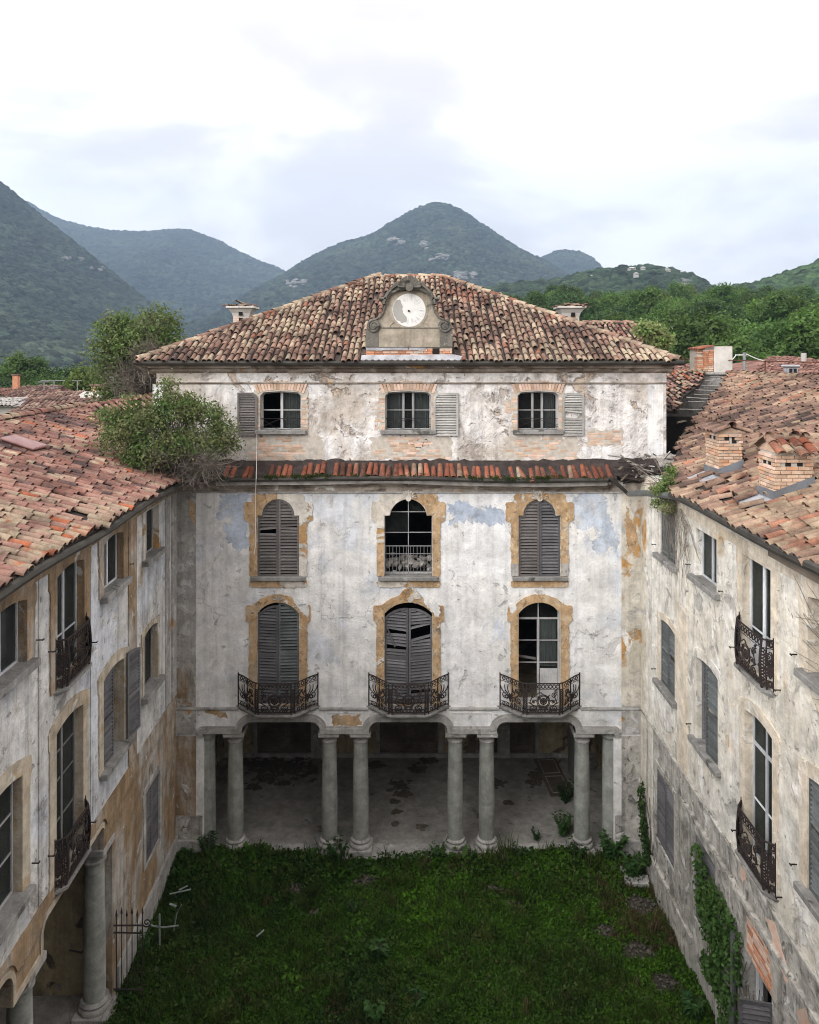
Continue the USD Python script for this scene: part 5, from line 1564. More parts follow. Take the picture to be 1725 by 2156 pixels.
for (r0, r1, nn) in ((0.60, 0.655, 0.10), (0.655, 0.70, 0.16), (0.70, 0.725, 0.11)):
    poly = Polygon(np.vstack([np.stack([r0 * np.cos(ar), cz + r0 * np.sin(ar)], 1), np.stack([r1 * np.cos(ar[::-1]), cz + r1 * np.sin(ar[::-1])], 1)]))
    put(G, 'arch_moulding', CG(prism(poly, -0.44, nn)), 'gable_stone')
for sg in (-1, 1):
    put(G, 'arch_shoulder', CG.box(*sorted((sg * 0.585, sg * 0.80)), gz(631), gz(626), -0.40, 0.16, 0.01), 'gable_stone')
    put(G, 'shoulder_bracket', CG.box(*sorted((sg * 0.60, sg * 0.70)), gz(642), gz(631), -0.3, 0.09, 0.02), 'gable_stone')
    vol = [tube(np.column_stack([spiral(sg * 0.93, 14.02, 0.17, 0.03, math.pi / 2, -sg * 2.2, 44), np.full(44, 0.05)]), np.linspace(0.034, 0.018, 44), 6), prism(Point(sg * 0.93, 14.02).buffer(0.175), -0.40, 0.045)]
    sc = put(G, 'scroll', CG(join(vol)), 'gable_stone')
    ros = [prism(Point(sg * 0.93 + 0.045 * math.cos(q * 1.2566), 14.02 + 0.045 * math.sin(q * 1.2566)).buffer(0.03), 0.04, 0.075) for q in range(5)] + [prism(Point(sg * 0.93, 14.02).buffer(0.022), 0.04, 0.095)]
    put(sc, 'rosette', CG(join(ros)), 'gable_stone')
    put(sc, 'scroll_band', CG(tube([(sg * 0.90, 14.19, 0.03), (sg * 0.78, 14.25, 0.04), (sg * 0.68, 14.38, 0.04), (sg * 0.635, 14.56, 0.03)], 0.028, 6)), 'gable_stone')
    put(sc, 'scroll_band', CG(tube([(sg * 0.52, 13.98, 0.0), (sg * 0.50, 14.05, 0.01), (sg * 0.44, 14.10, 0.012), (sg * 0.40, 14.13, 0.0)], 0.014, 5)), 'gable_stucco')
shell(G, CG, 0, gz(606), 0.29, 0.09, 'gable_stone', 11, 0.15)
for sg in (-1, 1):
    put(G, 'leaf_scroll', CG(join([tube(np.column_stack([spiral(sg * 0.33, gz(603), 0.09, 0.02, math.pi if sg > 0 else 0, -sg * 1.6, 26), np.full(26, 0.08)]), np.linspace(0.038, 0.02, 26), 6),
                                  tube([(sg * 0.12, gz(607), 0.08), (sg * 0.28, gz(609), 0.08), (sg * 0.46, gz(616), 0.07), (sg * 0.54, gz(624), 0.05)], [0.05, 0.045, 0.035, 0.02], 6)])), 'gable_stone')
D = put(G, 'dial', CG(prism(Point(*dc).buffer(0.437, 40), -0.01, 0.016)), 'dial_white', label='white clock face, its numerals worn off and its left side bare')
rg = Point(*dc).buffer(0.50, 40).difference(Point(*dc).buffer(0.437, 40))
put(D, 'rim', CG(prism(rg, -0.01, 0.012)), 'gable_stucco')
dd = lambda u, v: (gx(747.8 + u * 0.1361), gz(556.5 + v * 0.1361))
bare = Polygon([dd(585, 720), dd(600, 630), dd(640, 555), dd(690, 540), (dd(712, 570)), dd(715, 610), dd(740, 650), dd(730, 700), dd(745, 750), dd(790, 810), dd(806, 860), dd(790, 900), dd(720, 905), dd(650, 860), dd(600, 800)])
put(D, 'bare_patch', CG(prism(ragged(bare, 0.006, 0.03, 4).buffer(0).intersection(Point(*dc).buffer(0.43)), 0.014, 0.019)), 'dial_bare')
rk = np.random.default_rng(8)
for k in range(46):
    a = math.radians(rk.uniform(-100, 118))
    r0, r1 = rk.uniform(0.20, 0.33), rk.uniform(0.34, 0.425)
    t = 0.0035 * rk.uniform(0.6, 1.8)
    p = Polygon([(r0 * math.cos(a) - t * math.sin(a), r0 * math.sin(a) + t * math.cos(a)), (r1 * math.cos(a) - t * math.sin(a), r1 * math.sin(a) + t * math.cos(a)), (r1 * math.cos(a) + t * math.sin(a), r1 * math.sin(a) - t * math.cos(a)), (r0 * math.cos(a) + t * math.sin(a), r0 * math.sin(a) - t * math.cos(a))])
    put(D, 'worn_hour_mark', CG(prism(shapely.affinity.translate(p, *dc), 0.014, 0.0185)), 'dial_mark')
put(D, 'hand_spindle', CG(prism(Point(dc[0] - 0.005, dc[1] - 0.02).buffer(0.026), 0.014, 0.05)), 'soot')
# brick foot and lead flashing
z = gz(748.5)
for row in range(3):
    brick_row(G, CG, -1.13, 1.13, z, 0.062, lambda: ['brick_red', 'brick_red', 'brick_rose', 'mortar'][bk.integers(4)], 0.0, 0.014, 0.24)
    z += 0.060
put(G, 'foot_wall', CG.box(-1.13, 1.13, gz(756), gz(731), -0.40, -0.025), 'mortar')
for (a, b) in ((771, 859), (861.5, 897)):
    put(G, 'flashing', CG.box(gx(a), gx(b), gz(737.2), gz(732), 0.0, 0.03), 'lead')
put(G, 'hole', CG.box(gx(911), gx(925.5), gz(745.5), gz(733), -0.02, 0.022), 'soot')
fl = np.array([[gx(762), gz(747.5), 0.02], [gx(955), gz(746), 0.02], [gx(975), gz(750), 0.05], [gx(985), gz(757.5), 0.10], [gx(760), gz(757.5), 0.10]])
put(G, 'flashing', CG((np.vstack([fl, fl + [0, -0.01, 0.008]]), np.array([[0, 1, 2], [0, 2, 3], [0, 3, 4], [5, 7, 6], [5, 8, 7], [5, 9, 8], [3, 4, 9], [3, 9, 8]]))), 'lead')
# ---------------------------------------------------------------- the two wings
_t = 0.0194
_n = math.hypot(1, _t)
FL = Frame((-6.13, 0.0, 0), (-_t / _n, 1 / _n, 0), (1 / _n, _t / _n, 0))     # s runs away from the camera, 0 at the front
FRW = Frame((6.13, 0.0, 0), (0, -1, 0), (-1, 0, 0))                          # s runs towards the camera, 0 at the front
WL = thing('villa_wing', 'courtyard wing with ochre framed windows and a rose tile roof at the left', 'villa wing')
WR = thing('villa_wing', 'pale cream courtyard wing whose tan tile roof carries two brick chimneys', 'villa wing')
NEAR = 16.4


def dog(parent, F, s, z, n=0.03):
    """A shutter catch: a small iron hook standing out of the wall."""
    put(parent, 'shutter_catch', F(join([bx(s - 0.008, s + 0.008, z - 0.008, z + 0.008, n - 0.05, n + 0.08), bx(s - 0.015, s + 0.04, z - 0.008, z + 0.014, n + 0.07, n + 0.085)])), 'iron')


def surround(parent, F, o, mat, w=0.20, ear=0.07, n=0.03, seed=0, top=None):
    s0, z0, s1, z1 = o.bounds
    out = o.buffer(w, join_style=2).union(rect(s0 - w - ear, z1 - 0.25, s1 + w + ear, z1 + 0.06)).intersection(rect(-99, z0 - 0.02, 99, z1 + (top or 0.26)))
    if top:
        out = out.union(rect(s0 - w, z1, s1 + w, z1 + top))
    out = ragged(out, 0.006, 0.07, seed).buffer(0).difference(o)
    put(parent, 'surround', F(prism(out, -0.01, n)), mat)
    put(parent, 'reveal', F(prism(o.difference(o.buffer(-0.012)), -0.40, n - 0.004)), mat)


# ======== left wing
wl = {}
spec = dict(W1=(-2.02, 1.0, 8.55, 9.66, 'rect'), W2=(-4.47, 1.08, 8.54, 9.62, 'seg'), W3=(-6.53, 1.15, 7.62, 9.60, 'seg'), W4=(-8.72, 1.14, 8.50, 9.58, 'seg'), W5=(-11.0, 1.14, 8.50, 9.58, 'seg'),
            L1=(-2.10, 1.0, 5.45, 6.88, 'seg'), L2=(-4.46, 1.15, 5.09, 6.94, 'seg'), L3=(-6.57, 1.12, 4.25, 6.95, 'seg'), L4=(-8.87, 1.14, 5.02, 6.92, 'seg'), L5=(-11.1, 1.14, 5.02, 6.92, 'seg'),
            G1=(-1.95, 1.05, 1.45, 3.15, 'rect'))
for k, (c, w, z0, z1, kind) in spec.items():
    wl[k] = opening(w, z0, z1, kind, 0.09, s=c)
bay = [rect(-7.62, 2.6, -4.98, 4.02).buffer(-0.2).buffer(0.2), rect(-13.5, 2.6, -8.6, 4.10).buffer(-0.3).buffer(0.3)]
ARCL = unary_union([rect(-NEAR - 1, -0.5, -4.52, 3.50)] + bay)
wall = rect(-NEAR, -0.2, 0, 10.06).difference(ARCL)
for o in wl.values():
    wall = wall.difference(o)
put(WL, 'wall', FL(prism(wall.intersection(rect(-99, 4.22, 99, 99)), -0.45, 0)), 'plaster_wing_cool')
put(WL, 'lower_wall', FL(prism(wall.intersection(rect(-99, -1, 99, 4.22)), -0.45, 0)), 'ochre_wing')
put(WL, 'arcade_moulding', FL(prism(ARCL.buffer(0.09, join_style=1).difference(ARCL).intersection(rect(-NEAR, 3.3, -5.0, 5)), -0.30, 0.03)), 'tan_band')
band_l = rect(-NEAR, 3.93, 0, 4.36).difference(ARCL.buffer(0.15)).difference(wl['L3'].buffer(0.1))
put(WL, 'string_band', FL(prism(band_l, -0.02, 0.028)), 'ochre_wing')
put(WL, 'frieze', FL.box(-NEAR, 0, 9.68, 10.03, -0.02, 0.045), 'ochre_wing')
put(WL, 'cornice', moulding(FL, -NEAR, 0.0, [(0.0, 9.86), (0.07, 9.88), (0.09, 9.95), (0.22, 9.97), (0.25, 10.05), (0.0, 10.06)], lambda s: 0.01 * math.sin(s)), 'ochre_wing')
for (a, b, m, n) in ((-3.62, -3.12, 'ochre_wing', 0.03), (-0.95, -0.62, 'plaster_grey', 0.03), (-0.45, -0.12, 'plaster_grey', 0.05), (-5.66, -5.36, 'plaster_wing_cool', 0.02), (-7.75, -7.45, 'plaster_wing_cool', 0.02)):
    put(WL, 'pilaster', FL.box(a, b, 4.4, 9.67, -0.02, n), m)
put(WL, 'plinth', FL.box(-4.28, 0, -0.2, 0.62, -0.02, 0.06, 0.015), 'stone')
for k, (m, w, tp) in dict(W1=('ochre_band_worn', 0.15, 0.05), W2=('ochre_wing', 0.24, 0.10), W3=('ochre_wing', 0.24, 0.10), W4=('ochre_wing', 0.26, 0.10), W5=('ochre_wing', 0.26, 0.1), L1=('tan_band', 0.12, None), L2=('tan_band', 0.22, None), L3=('tan_band', 0.24, None), L4=('tan_band', 0.24, None), L5=('tan_band', 0.24, None), G1=('plaster_grey', 0.15, None)).items():
    surround(WL, FL, wl[k], m, w, 0.05, 0.026, 100 + len(k), tp)
for k in ('W1', 'W2', 'W4', 'W5', 'L1', 'L2', 'L4'):
    s0, z0, s1, z1 = wl[k].bounds
    sill(WL, FL, s0 - 0.17, s1 + 0.17, z0, 0.11, 0.16, back=-0.30)
for k in ('W2', 'W4', 'W5', 'L4'):
    s0, z0, s1, z1 = wl[k].bounds
    casement(WL, FL, wl[k], 'frame_white' if k[0] == 'W' else 'frame_grey', -0.12, () if k[0] == 'W' else ((z0 + z1) / 2 - 0.3, (z0 + z1) / 2 + 0.3), fr=0.05)
s0, z0, s1, z1 = wl['W3'].bounds
casement(WL, FL, wl['W3'], 'frame_white', -0.12, (z0 + 0.75,), fr=0.05, name='balcony_door')
casement(WL, FL, wl['W1'], 'frame_grey', -0.12, (), fr=0.05)
casement(WL, FL, wl['L1'], 'frame_wood', -0.13, (), fr=0.04)
s0, z0, s1, z1 = wl['L3'].bounds
casement(WL, FL, wl['L3'], 'frame_wood', -0.13, (z0 + 0.9, z0 + 1.6, z0 + 2.1), fr=0.05, name='balcony_door')
L, R = halves(wl['L2'])
shutter(WL, FL, L, 'shutter_wood', 'left', 4, -0.06, pitch=0.072, seed=21)
s0, z0, s1, z1 = wl['L2'].bounds
shutter(WL, FL, shapely.affinity.translate(R, 0.62, 0), 'shutter_wood', 'left', 8, 0.05, pitch=0.072, seed=22)
L, R = halves(wl['G1'])
shutter(WL, FL, L, 'shutter_wood', 'left', 0, -0.05, pitch=0.075, seed=23); shutter(WL, FL, R, 'shutter_wood', 'right', 0, -0.05, pitch=0.075, seed=24)
for (c, z) in ((spec['W3'][0], 7.62), (spec['L3'][0], 4.25)):
    balcony(WL, FL, c, z, 0.64, 0.13, 0.46, height=0.80)
for k, (c, w, z0, z1, kind) in spec.items():
    if k in ('G1', 'W1', 'L1'):
        continue
    dog(WL, FL, c + w / 2 + 0.34, z0 + 0.22)
    if k in ('W3', 'L3'):
        dog(WL, FL, c - w / 2 - 0.30, z0 + 0.75)
# arcade of the left wing
for k, s in enumerate((-4.72, -7.78)):
    x, y, _ = FL.pts([[s, 0, -0.28]])[0]
    c = put(WL, 'column', trimesh.Trimesh(*lathe([(0.212, 0.40), (0.218, 0.9), (0.214, 1.5), (0.195, 2.6), (0.185, 3.15)], 28, (x, y, 0)), process=False), 'stone_column', smooth=40)
    put(c, 'base', trimesh.Trimesh(*lathe([(0.31, 0.20), (0.32, 0.25), (0.30, 0.29), (0.27, 0.31), (0.285, 0.35), (0.26, 0.385), (0.235, 0.40)], 28, (x, y, 0)), process=False), 'stone', smooth=40)
    put(c, 'plinth', cbx(x - 0.34, x + 0.34, y - 0.34, y + 0.34, -0.2, 0.20, 0.02), 'stone')
    put(c, 'capital', trimesh.Trimesh(*lathe([(0.20, 3.12), (0.23, 3.15), (0.23, 3.18), (0.21, 3.20), (0.215, 3.26), (0.27, 3.33), (0.28, 3.36)], 28, (x, y, 0)), process=False), 'stone', smooth=40)
    put(c, 'abacus', cbx(x - 0.30, x + 0.30, y - 0.30, y + 0.30, 3.36, 3.497, 0.012), 'stone')
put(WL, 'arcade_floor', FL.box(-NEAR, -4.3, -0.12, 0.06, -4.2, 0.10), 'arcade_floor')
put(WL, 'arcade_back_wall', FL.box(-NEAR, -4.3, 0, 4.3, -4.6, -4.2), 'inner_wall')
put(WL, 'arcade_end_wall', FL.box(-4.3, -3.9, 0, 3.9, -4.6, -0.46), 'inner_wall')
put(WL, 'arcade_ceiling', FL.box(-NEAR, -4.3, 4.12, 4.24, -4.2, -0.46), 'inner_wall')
# floors and the wall behind the rooms
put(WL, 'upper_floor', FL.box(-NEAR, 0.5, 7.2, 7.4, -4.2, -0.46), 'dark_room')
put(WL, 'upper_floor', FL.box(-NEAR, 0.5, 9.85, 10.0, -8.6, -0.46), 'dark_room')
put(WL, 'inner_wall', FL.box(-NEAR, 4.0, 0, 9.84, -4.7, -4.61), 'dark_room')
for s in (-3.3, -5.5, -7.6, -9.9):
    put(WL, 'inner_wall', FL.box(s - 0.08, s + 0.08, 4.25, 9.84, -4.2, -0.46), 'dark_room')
put(WL, 'outer_wall', FL.box(-NEAR, 4.4, 0, 9.9, -9.2, -8.8), 'plaster_grey')
put(WL, 'end_wall', FL.box(-NEAR - 0.3, -NEAR, 0, 10.0, -9.2, 0), 'plaster_wing_cool')
put(WL, 'end_wall', FL.box(4.1, 4.4, 0, 11.0, -8.8, -1.0), 'plaster_grey')

# roof of the left wing
TL = 0.33
a = math.atan(TL)
O = FL.pts([[-NEAR, 10.13, 0.36]])[0]
U = FL.s
VdL = -FL.n * math.cos(a) + np.array([0, 0, math.sin(a)])
RW = 4.42 / math.cos(a)
regL = unary_union([rect(0, 0, NEAR - 0.15, RW), rect(NEAR - 1.0, 1.30, NEAR + 4.0, RW)])
RFL = roof_sheet(WL, 'roof', O, U, VdL, regL, 'under_roof', 0.12)
holes = unary_union([Point(NEAR - 8.6, 2.9).buffer(0.16), Point(NEAR - 8.3, 3.15).buffer(0.14), Point(NEAR - 5.2, 1.0).buffer(0.15), Point(NEAR - 2.0, 2.4).buffer(0.15), Point(NEAR - 6.0, 0.4).buffer(0.2), Point(NEAR - 9.2, 3.6).buffer(0.2)])


def tone_l(u, v, r):
    if r.random() < 0.05:
        return r.uniform(0.86, 1.0)
    base = 0.44 + 0.22 * (u < NEAR - 6.5) * (v < 2.6) - 0.12 * (v > 3.2)
    return r.normal(base, 0.13)


tl, tf = lay_tiles(O, U, VdL, regL.difference(holes).buffer(-0.02), 0.205, 0.36, 21, 0.012, tone=tone_l, tile=tile_mesh(0.44, 0.096, 0.082), slip=0.05)
place_tiles(RFL, tl, tf, 'tile_rose', 285)
back = (FL.pts([[-NEAR, 11.56, -4.02], [NEAR * 0 + 4.0, 11.56, -4.02], [4.0, 9.95, -9.4], [-NEAR, 9.95, -9.4]]))
put(WL, 'rear_roof', (np.vstack([back, back - [0, 0, 0.12]]), np.array([[0, 1, 2], [0, 2, 3], [4, 6, 5], [4, 7, 6], [0, 4, 5], [0, 5, 1], [2, 6, 7], [2, 7, 3], [1, 5, 6], [1, 6, 2], [3, 7, 4], [3, 4, 0]])), 'tile_far', prim={'rnd': np.full(8, 0.3)})
ridgeA, ridgeB = FL.pts([[-NEAR, 11.62, -4.05], [4.0, 11.62, -4.05]])
cap_line(RFL, ridgeA, ridgeB, 'tile_rose', seed=21, tone=(0.4, 0.65), lift=0.10, step=0.42, tile=tile_mesh(0.50, 0.13, 0.11))
# the corner roof that climbs to the clock block
Pa, Pb, Pc = ridgeB, np.array([-6.8, 6.6, 12.20]), np.array([-6.8, 0.5, 10.6])
put(RFL, 'corner_roof', (np.array([Pa, Pb, Pc, FL.pts([[0.4, 10.55, -0.9]])[0]]) - [0, 0, 0.03], np.array([[0, 2, 1], [0, 3, 2]])), 'under_roof')
cap_line(RFL, Pa + [0.1, 0, 0], Pb, 'tile_rose', seed=22, tone=(0.05, 0.3), step=0.40)
rc = np.random.default_rng(6)
eu = (Pb - Pa) / np.linalg.norm(Pb - Pa); dn = np.cross(np.cross(Pb - Pa, Pc - Pa), eu); dn /= np.linalg.norm(dn)
dn = dn if dn[2] < 0 else -dn
nn_ = np.cross(eu, -dn); nn_ = nn_ if nn_[2] > 0 else -nn_
for i in range(18):
    for j in range(3):
        P = TILE[0] * np.array([1.05, 1.05, 1.05])
        B = np.stack([eu, -dn, nn_])
        o = Pa + eu * (0.2 + i * 0.2) + dn * (0.42 + j * 0.36) + nn_ * 0.03
        if i * 0.2 + j * 0.3 < 3.4 and rc.random() < 0.85:
            put(RFL, 'corner_tile', (o + P @ B, TILE[1], TILE[2] @ B), 'tile_rose', prim={'rnd': np.full(len(P), rc.uniform(0, 0.45))})
gs = np.linspace(-NEAR, -0.25, 30)
put(WL, 'gutter', FL(tube(np.stack([gs, 10.045 + 0.03 * np.sin(gs * 1.3), np.full(30, 0.40)], 1), 0.075, 8)), 'gutter_dark')
# roof hatch
hc = O + U * (NEAR - 2.72) + VdL * 3.22
B = np.stack([U, VdL, np.cross(U, VdL) * (1 if np.cross(U, VdL)[2] > 0 else -1)])
h = cbx(-0.33, 0.33, -0.40, 0.40, 0.13, 0.19, 0.02)
ht = put(WL, 'roof_hatch', (hc + h[0] @ B, h[1]), 'skylight_red', label='red metal roof hatch lying among the tiles')
h = bx(-0.27, 0.27, -0.34, 0.34, 0.0, 0.13)
put(ht, 'hatch_curb', (hc + h[0] @ B, h[1]), 'rust')

# ======== right wing
spec = dict(R1=(2.05, 1.08, 8.42, 9.60, 'rect'), R2=(4.37, 1.12, 8.57, 9.62, 'rect'), R3=(6.63, 1.10, 7.65, 9.66, 'rect'), R4=(8.93, 1.16, 8.42, 9.68, 'seg'), R5=(11.2, 1.16, 8.42, 9.66, 'seg'),
            Q1=(2.03, 1.06, 5.33, 6.92, 'seg'), Q2=(4.42, 1.14, 5.12, 6.94, 'seg'), Q3=(6.70, 1.06, 4.27, 6.92, 'seg'), Q4=(8.92, 1.16, 5.10, 6.92, 'seg'), Q5=(11.2, 1.16, 5.10, 6.92, 'seg'),
            G1=(1.85, 1.30, 1.35, 3.12, 'rect'), G2=(4.30, 1.15, 1.25, 3.10, 'rect'), G3=(6.62, 1.10, -0.1, 2.45, 'rect'), G4=(8.9, 1.2, 0.9, 3.0, 'rect'))
wr = {k: opening(w, z0, z1, kind, 0.08, s=c) for k, (c, w, z0, z1, kind) in spec.items()}
wall = rect(0, -0.2, NEAR, 10.14)
for o in wr.values():
    wall = wall.difference(o)
put(WR, 'wall', FRW(prism(wall.intersection(rect(-99, 3.95, 99, 99)), -0.45, 0)), 'plaster_wing_warm')
put(WR, 'lower_wall', FRW(prism(wall.intersection(rect(-99, -1, 99, 3.95)), -0.45, 0)), 'plaster_base')
put(WR, 'string_course', FRW.box(0, NEAR, 3.93, 3.99, -0.02, 0.05, 0.01), 'plaster_base')
put(WR, 'string_course', FRW.box(2.9, NEAR, 3.30, 3.40, -0.02, 0.07, 0.012), 'plaster_base')
for (a, b) in ((0.0, 3.62), (4.95, 6.02), (7.22, NEAR)):
    put(WR, 'plinth', FRW.box(a, b, -0.2, 0.72, -0.02, 0.07, 0.015), 'plaster_base')
put(WR, 'frieze', FRW.box(0, NEAR, 9.74, 10.12, -0.02, 0.035), 'cream_band')
put(WR, 'cornice', moulding(FRW, 2.9, NEAR, [(0.0, 9.95), (0.08, 9.97), (0.10, 10.03), (0.20, 10.05), (0.22, 10.13), (0.0, 10.14)], lambda s: 0.008 * math.sin(s * 1.7)), 'plaster_wing_warm')
for (a, b, m, n, z0, z1) in ((0.08, 0.40, 'plaster_pilaster_warm', 0.05, 0.6, 9.9), (0.62, 0.95, 'plaster_wing_warm', 0.03, 0.6, 9.9), (2.72, 3.30, 'cream_band', 0.03, 4.0, 7.7), (2.72, 3.30, 'plaster_wing_warm', 0.03, 7.7, 9.73), (5.12, 5.55, 'plaster_wing_warm', 0.025, 4.0, 9.73),
                             (7.62, 8.0, 'plaster_wing_warm', 0.025, 4.0, 9.73), (2.85, 3.25, 'plaster_base', 0.04, 0.7, 3.92), (5.35, 5.75, 'plaster_base', 0.04, 0.7, 3.29), (9.95, 10.3, 'plaster_wing_warm', 0.025, 4.0, 9.73)):
    put(WR, 'pilaster', FRW.box(a, b, z0, z1, -0.02, n), m)
for k, (m, w, tp) in dict(R1=('plaster_wing_warm', 0.14, None), R2=('plaster_wing_warm', 0.18, None), R3=('cream_band', 0.22, 0.08), R4=('cream_band', 0.24, 0.08), R5=('cream_band', 0.24, 0.08), Q1=('cream_band', 0.15, None), Q2=('plaster_wing_warm', 0.18, None), Q3=('cream_band', 0.2, None), Q4=('cream_band', 0.22, None), Q5=('cream_band', 0.22, None), G1=('plaster_base', 0.12, None), G2=('plaster_base', 0.12, None)).items():
    surround(WR, FRW, wr[k], m, w, 0.04, 0.024, 130 + len(k), tp)
for k in ('R1', 'R2', 'R4', 'R5', 'Q1', 'Q2', 'Q4', 'Q5'):
    s0, z0, s1, z1 = wr[k].bounds
    sill(WR, FRW, s0 - 0.17, s1 + 0.17, z0, 0.10, 0.15, back=-0.30)
for k in ('R2', 'R3', 'R5'):
    s0, z0, s1, z1 = wr[k].bounds
    casement(WR, FRW, wr[k], 'frame_white', -0.12, () if k == 'R2' else (z0 + 0.7,), fr=0.055, name='window' if k != 'R3' else 'balcony_door')
s0, z0, s1, z1 = wr['R3'].bounds
put(WR, 'door_board', FRW.box(s0 + 0.04, s1 - 0.04, z0 + 0.02, z0 + 0.55, -0.14, -0.115), 'frame_white')
s0, z0, s1, z1 = wr['Q3'].bounds
casement(WR, FRW, wr['Q3'], 'frame_white', -0.13, (z0 + 1.0,), transom=z0 + 2.0, fr=0.05, name='balcony_door')
for k, mt, kw in (('R1', 'shutter_wood_green', [dict(), dict()]), ('Q1', 'shutter_wood_green', [dict(), dict(missing=(10,), tilted=((11, 0.06),))])):
    L, R = halves(wr[k])
    shutter(WR, FRW, L, mt, 'left', 0, -0.05, pitch=0.075, seed=31, **kw[0]); shutter(WR, FRW, R, mt, 'right', 0, -0.05, pitch=0.075, seed=32, **kw[1])
L, R = halves(wr['Q2'])
shutter(WR, FRW, L, 'shutter_wood', 'left', -62, -0.10, pitch=0.075, seed=33, tilted=((6, 0.2), (9, -0.2)), missing=(7, 8, 12)); shutter(WR, FRW, R, 'shutter_wood_green', 'right', 5, -0.04, pitch=0.075, seed=34, missing=(11,))
L, R = halves(wr['Q4'])
shutter(WR, FRW, L, 'shutter_wood_green', 'left', 2, -0.04, pitch=0.075, seed=35, missing=(12,)); shutter(WR, FRW, R, 'shutter_wood_green', 'right', 0, -0.05, pitch=0.075, seed=36)
L, R = halves(wr['G1'])
shutter(WR, FRW, L, 'shutter_wood', 'left', 0, -0.05, pitch=0.085, seed=37); shutter(WR, FRW, R, 'shutter_wood', 'right', 0, -0.05, pitch=0.085, seed=38)
L, R = halves(wr['G2'])
shutter(WR, FRW, L, 'shutter_wood', 'left', 0, -0.05, pitch=0.09, seed=39); shutter(WR, FRW, R, 'shutter_wood', 'right', 0, -0.05, pitch=0.09, seed=40)
L, R = halves(rect(6.07, 0.05, 7.17, 2.35))
shutter(WR, FRW, R, 'shutter_wood', 'right', 78, -0.02, pitch=0.09, seed=41)
put(WR, 'door_jamb_board', FRW.box(6.10, 6.22, 0, 2.3, -0.30, -0.22), 'frame_white')
for (c, z) in ((spec['R3'][0], 7.65), (spec['Q3'][0], 4.27)):
    balcony(WR, FRW, c, z, 0.66, 0.13, 0.48, height=0.82)
for k, (c, w, z0, z1, kind) in spec.items():
    if k[0] == 'G':
        continue
    dog(WR, FRW, c - w / 2 - 0.34, z0 + 0.15)
    if k in ('R2', 'Q3', 'R3'):
        dog(WR, FRW, c + w / 2 + 0.30, z0 + 0.12)
# bared brick over the door
bb = put(WR, 'bare_brickwork', FRW(prism(ragged(Polygon([(6.15, 2.47), (7.3, 2.47), (7.35, 2.75), (7.1, 3.12), (6.4, 3.20), (6.22, 2.95)]), 0.02, 0.06, 5).buffer(0), -0.01, 0.004)), 'mortar')
z = 2.49
while z < 3.08:
    brick_row(bb, FRW, 6.22 + bk.uniform(0, 0.06), 7.22 - (z - 2.49) * 0.25, z, 0.064, lambda: ['brick_red', 'brick_red', 'brick_rose'][bk.integers(3)], 0.0, 0.012)
    z += 0.064
patch(WR, FRW, [(0, 0)] * 3, 'ochre_band') if False else None
for (pts, m, sd) in (([(8.0, 3.05), (8.5, 3.15), (8.9, 2.9), (8.7, 2.6), (8.2, 2.55)], 'brick_rose', 3), ([(6.95, 3.62), (7.25, 3.75), (7.5, 3.6), (7.8, 3.2), (7.6, 3.1), (7.2, 3.45)], 'brick_rose', 4), ([(5.95, 3.95), (6.15, 4.1), (6.2, 3.8), (6.05, 3.55)], 'brick_rose', 5)):
    put(WR, 'bare_brick_patch', FRW(prism(ragged(Polygon(pts).buffer(0), 0.03, 0.07, sd).buffer(0), -0.01, 0.005)), m)
put(WR, 'drain_pipe', FRW(tube([(5.88, 2.55, 0.10), (5.88, 1.6, 0.10), (5.86, 0.8, 0.11), (5.86, -0.1, 0.11)], 0.055, 8)), 'gutter_zinc')
put(WR, 'drain_pipe_post', FRW.box(5.74, 5.82, 0, 2.5, 0.0, 0.09), 'old_timber')
put(WR, 'upper_floor', FRW.box(-0.5, NEAR, 7.2, 7.4, -4.5, -0.46), 'dark_room')
put(WR, 'upper_floor', FRW.box(-0.5, NEAR, 3.85, 4.05, -4.5, -0.46), 'dark_room')
put(WR, 'upper_floor', FRW.box(-8.0, NEAR, 9.80, 9.95, -11.0, -0.46), 'dark_room')
put(WR, 'inner_wall', FRW.box(-8.0, NEAR, 0, 9.8, -4.7, -4.5), 'dark_room')
for s in (3.2, 5.5, 7.7, 10.0):
    put(WR, 'inner_wall', FRW.box(s - 0.08, s + 0.08, 0, 9.8, -4.5, -0.46), 'dark_room')
put(WR, 'outer_wall', FRW.box(-8.4, NEAR, 0, 9.9, -11.4, -11.0), 'plaster_grey')
put(WR, 'end_wall', FRW.box(NEAR, NEAR + 0.3, 0, 10.0, -11.4, 0), 'plaster_wing_warm')

TR = 0.38
a = math.atan(TR)
vR = np.array([math.cos(a), 0, math.sin(a)]); uR = np.array([0, -1.0, 0])
O = np.array([5.80, 8.0, 10.24])
RWR = 6.0 / math.cos(a)
kx = 1 / math.cos(a)
poly = [(23.0, 0), (23.0, RWR), (-0.05, RWR), (3.0, (10.0 - 5.8) * kx), (5.2, (8.62 - 5.8) * kx), (7.0, (7.55 - 5.8) * kx), (8.2, 1.15 * kx), (9.1, 0.95 * kx), (9.8, 0.35), (11.0, 0.25), (11.25, 0.0)]
regR = Polygon(poly).buffer(0)
RFR = roof_sheet(WR, 'roof', O, uR, vR, Polygon([(23.0, 0.05), (23.0, RWR), (0, RWR), (8.1, 1.3), (10.2, 0.3), (10.9, 0.05)]).buffer(0), 'under_roof', 0.12)
chim = unary_union([rect(8 + 3.55 - 0.78, (6.71 - 5.8) * kx - 0.45, 8 + 3.55 + 0.06, (7.21 - 5.8) * kx + 0.1), rect(8 + 6.12 - 0.70, (6.69 - 5.8) * kx - 0.5, 8 + 6.12 + 0.06, (7.37 - 5.8) * kx + 0.1)])
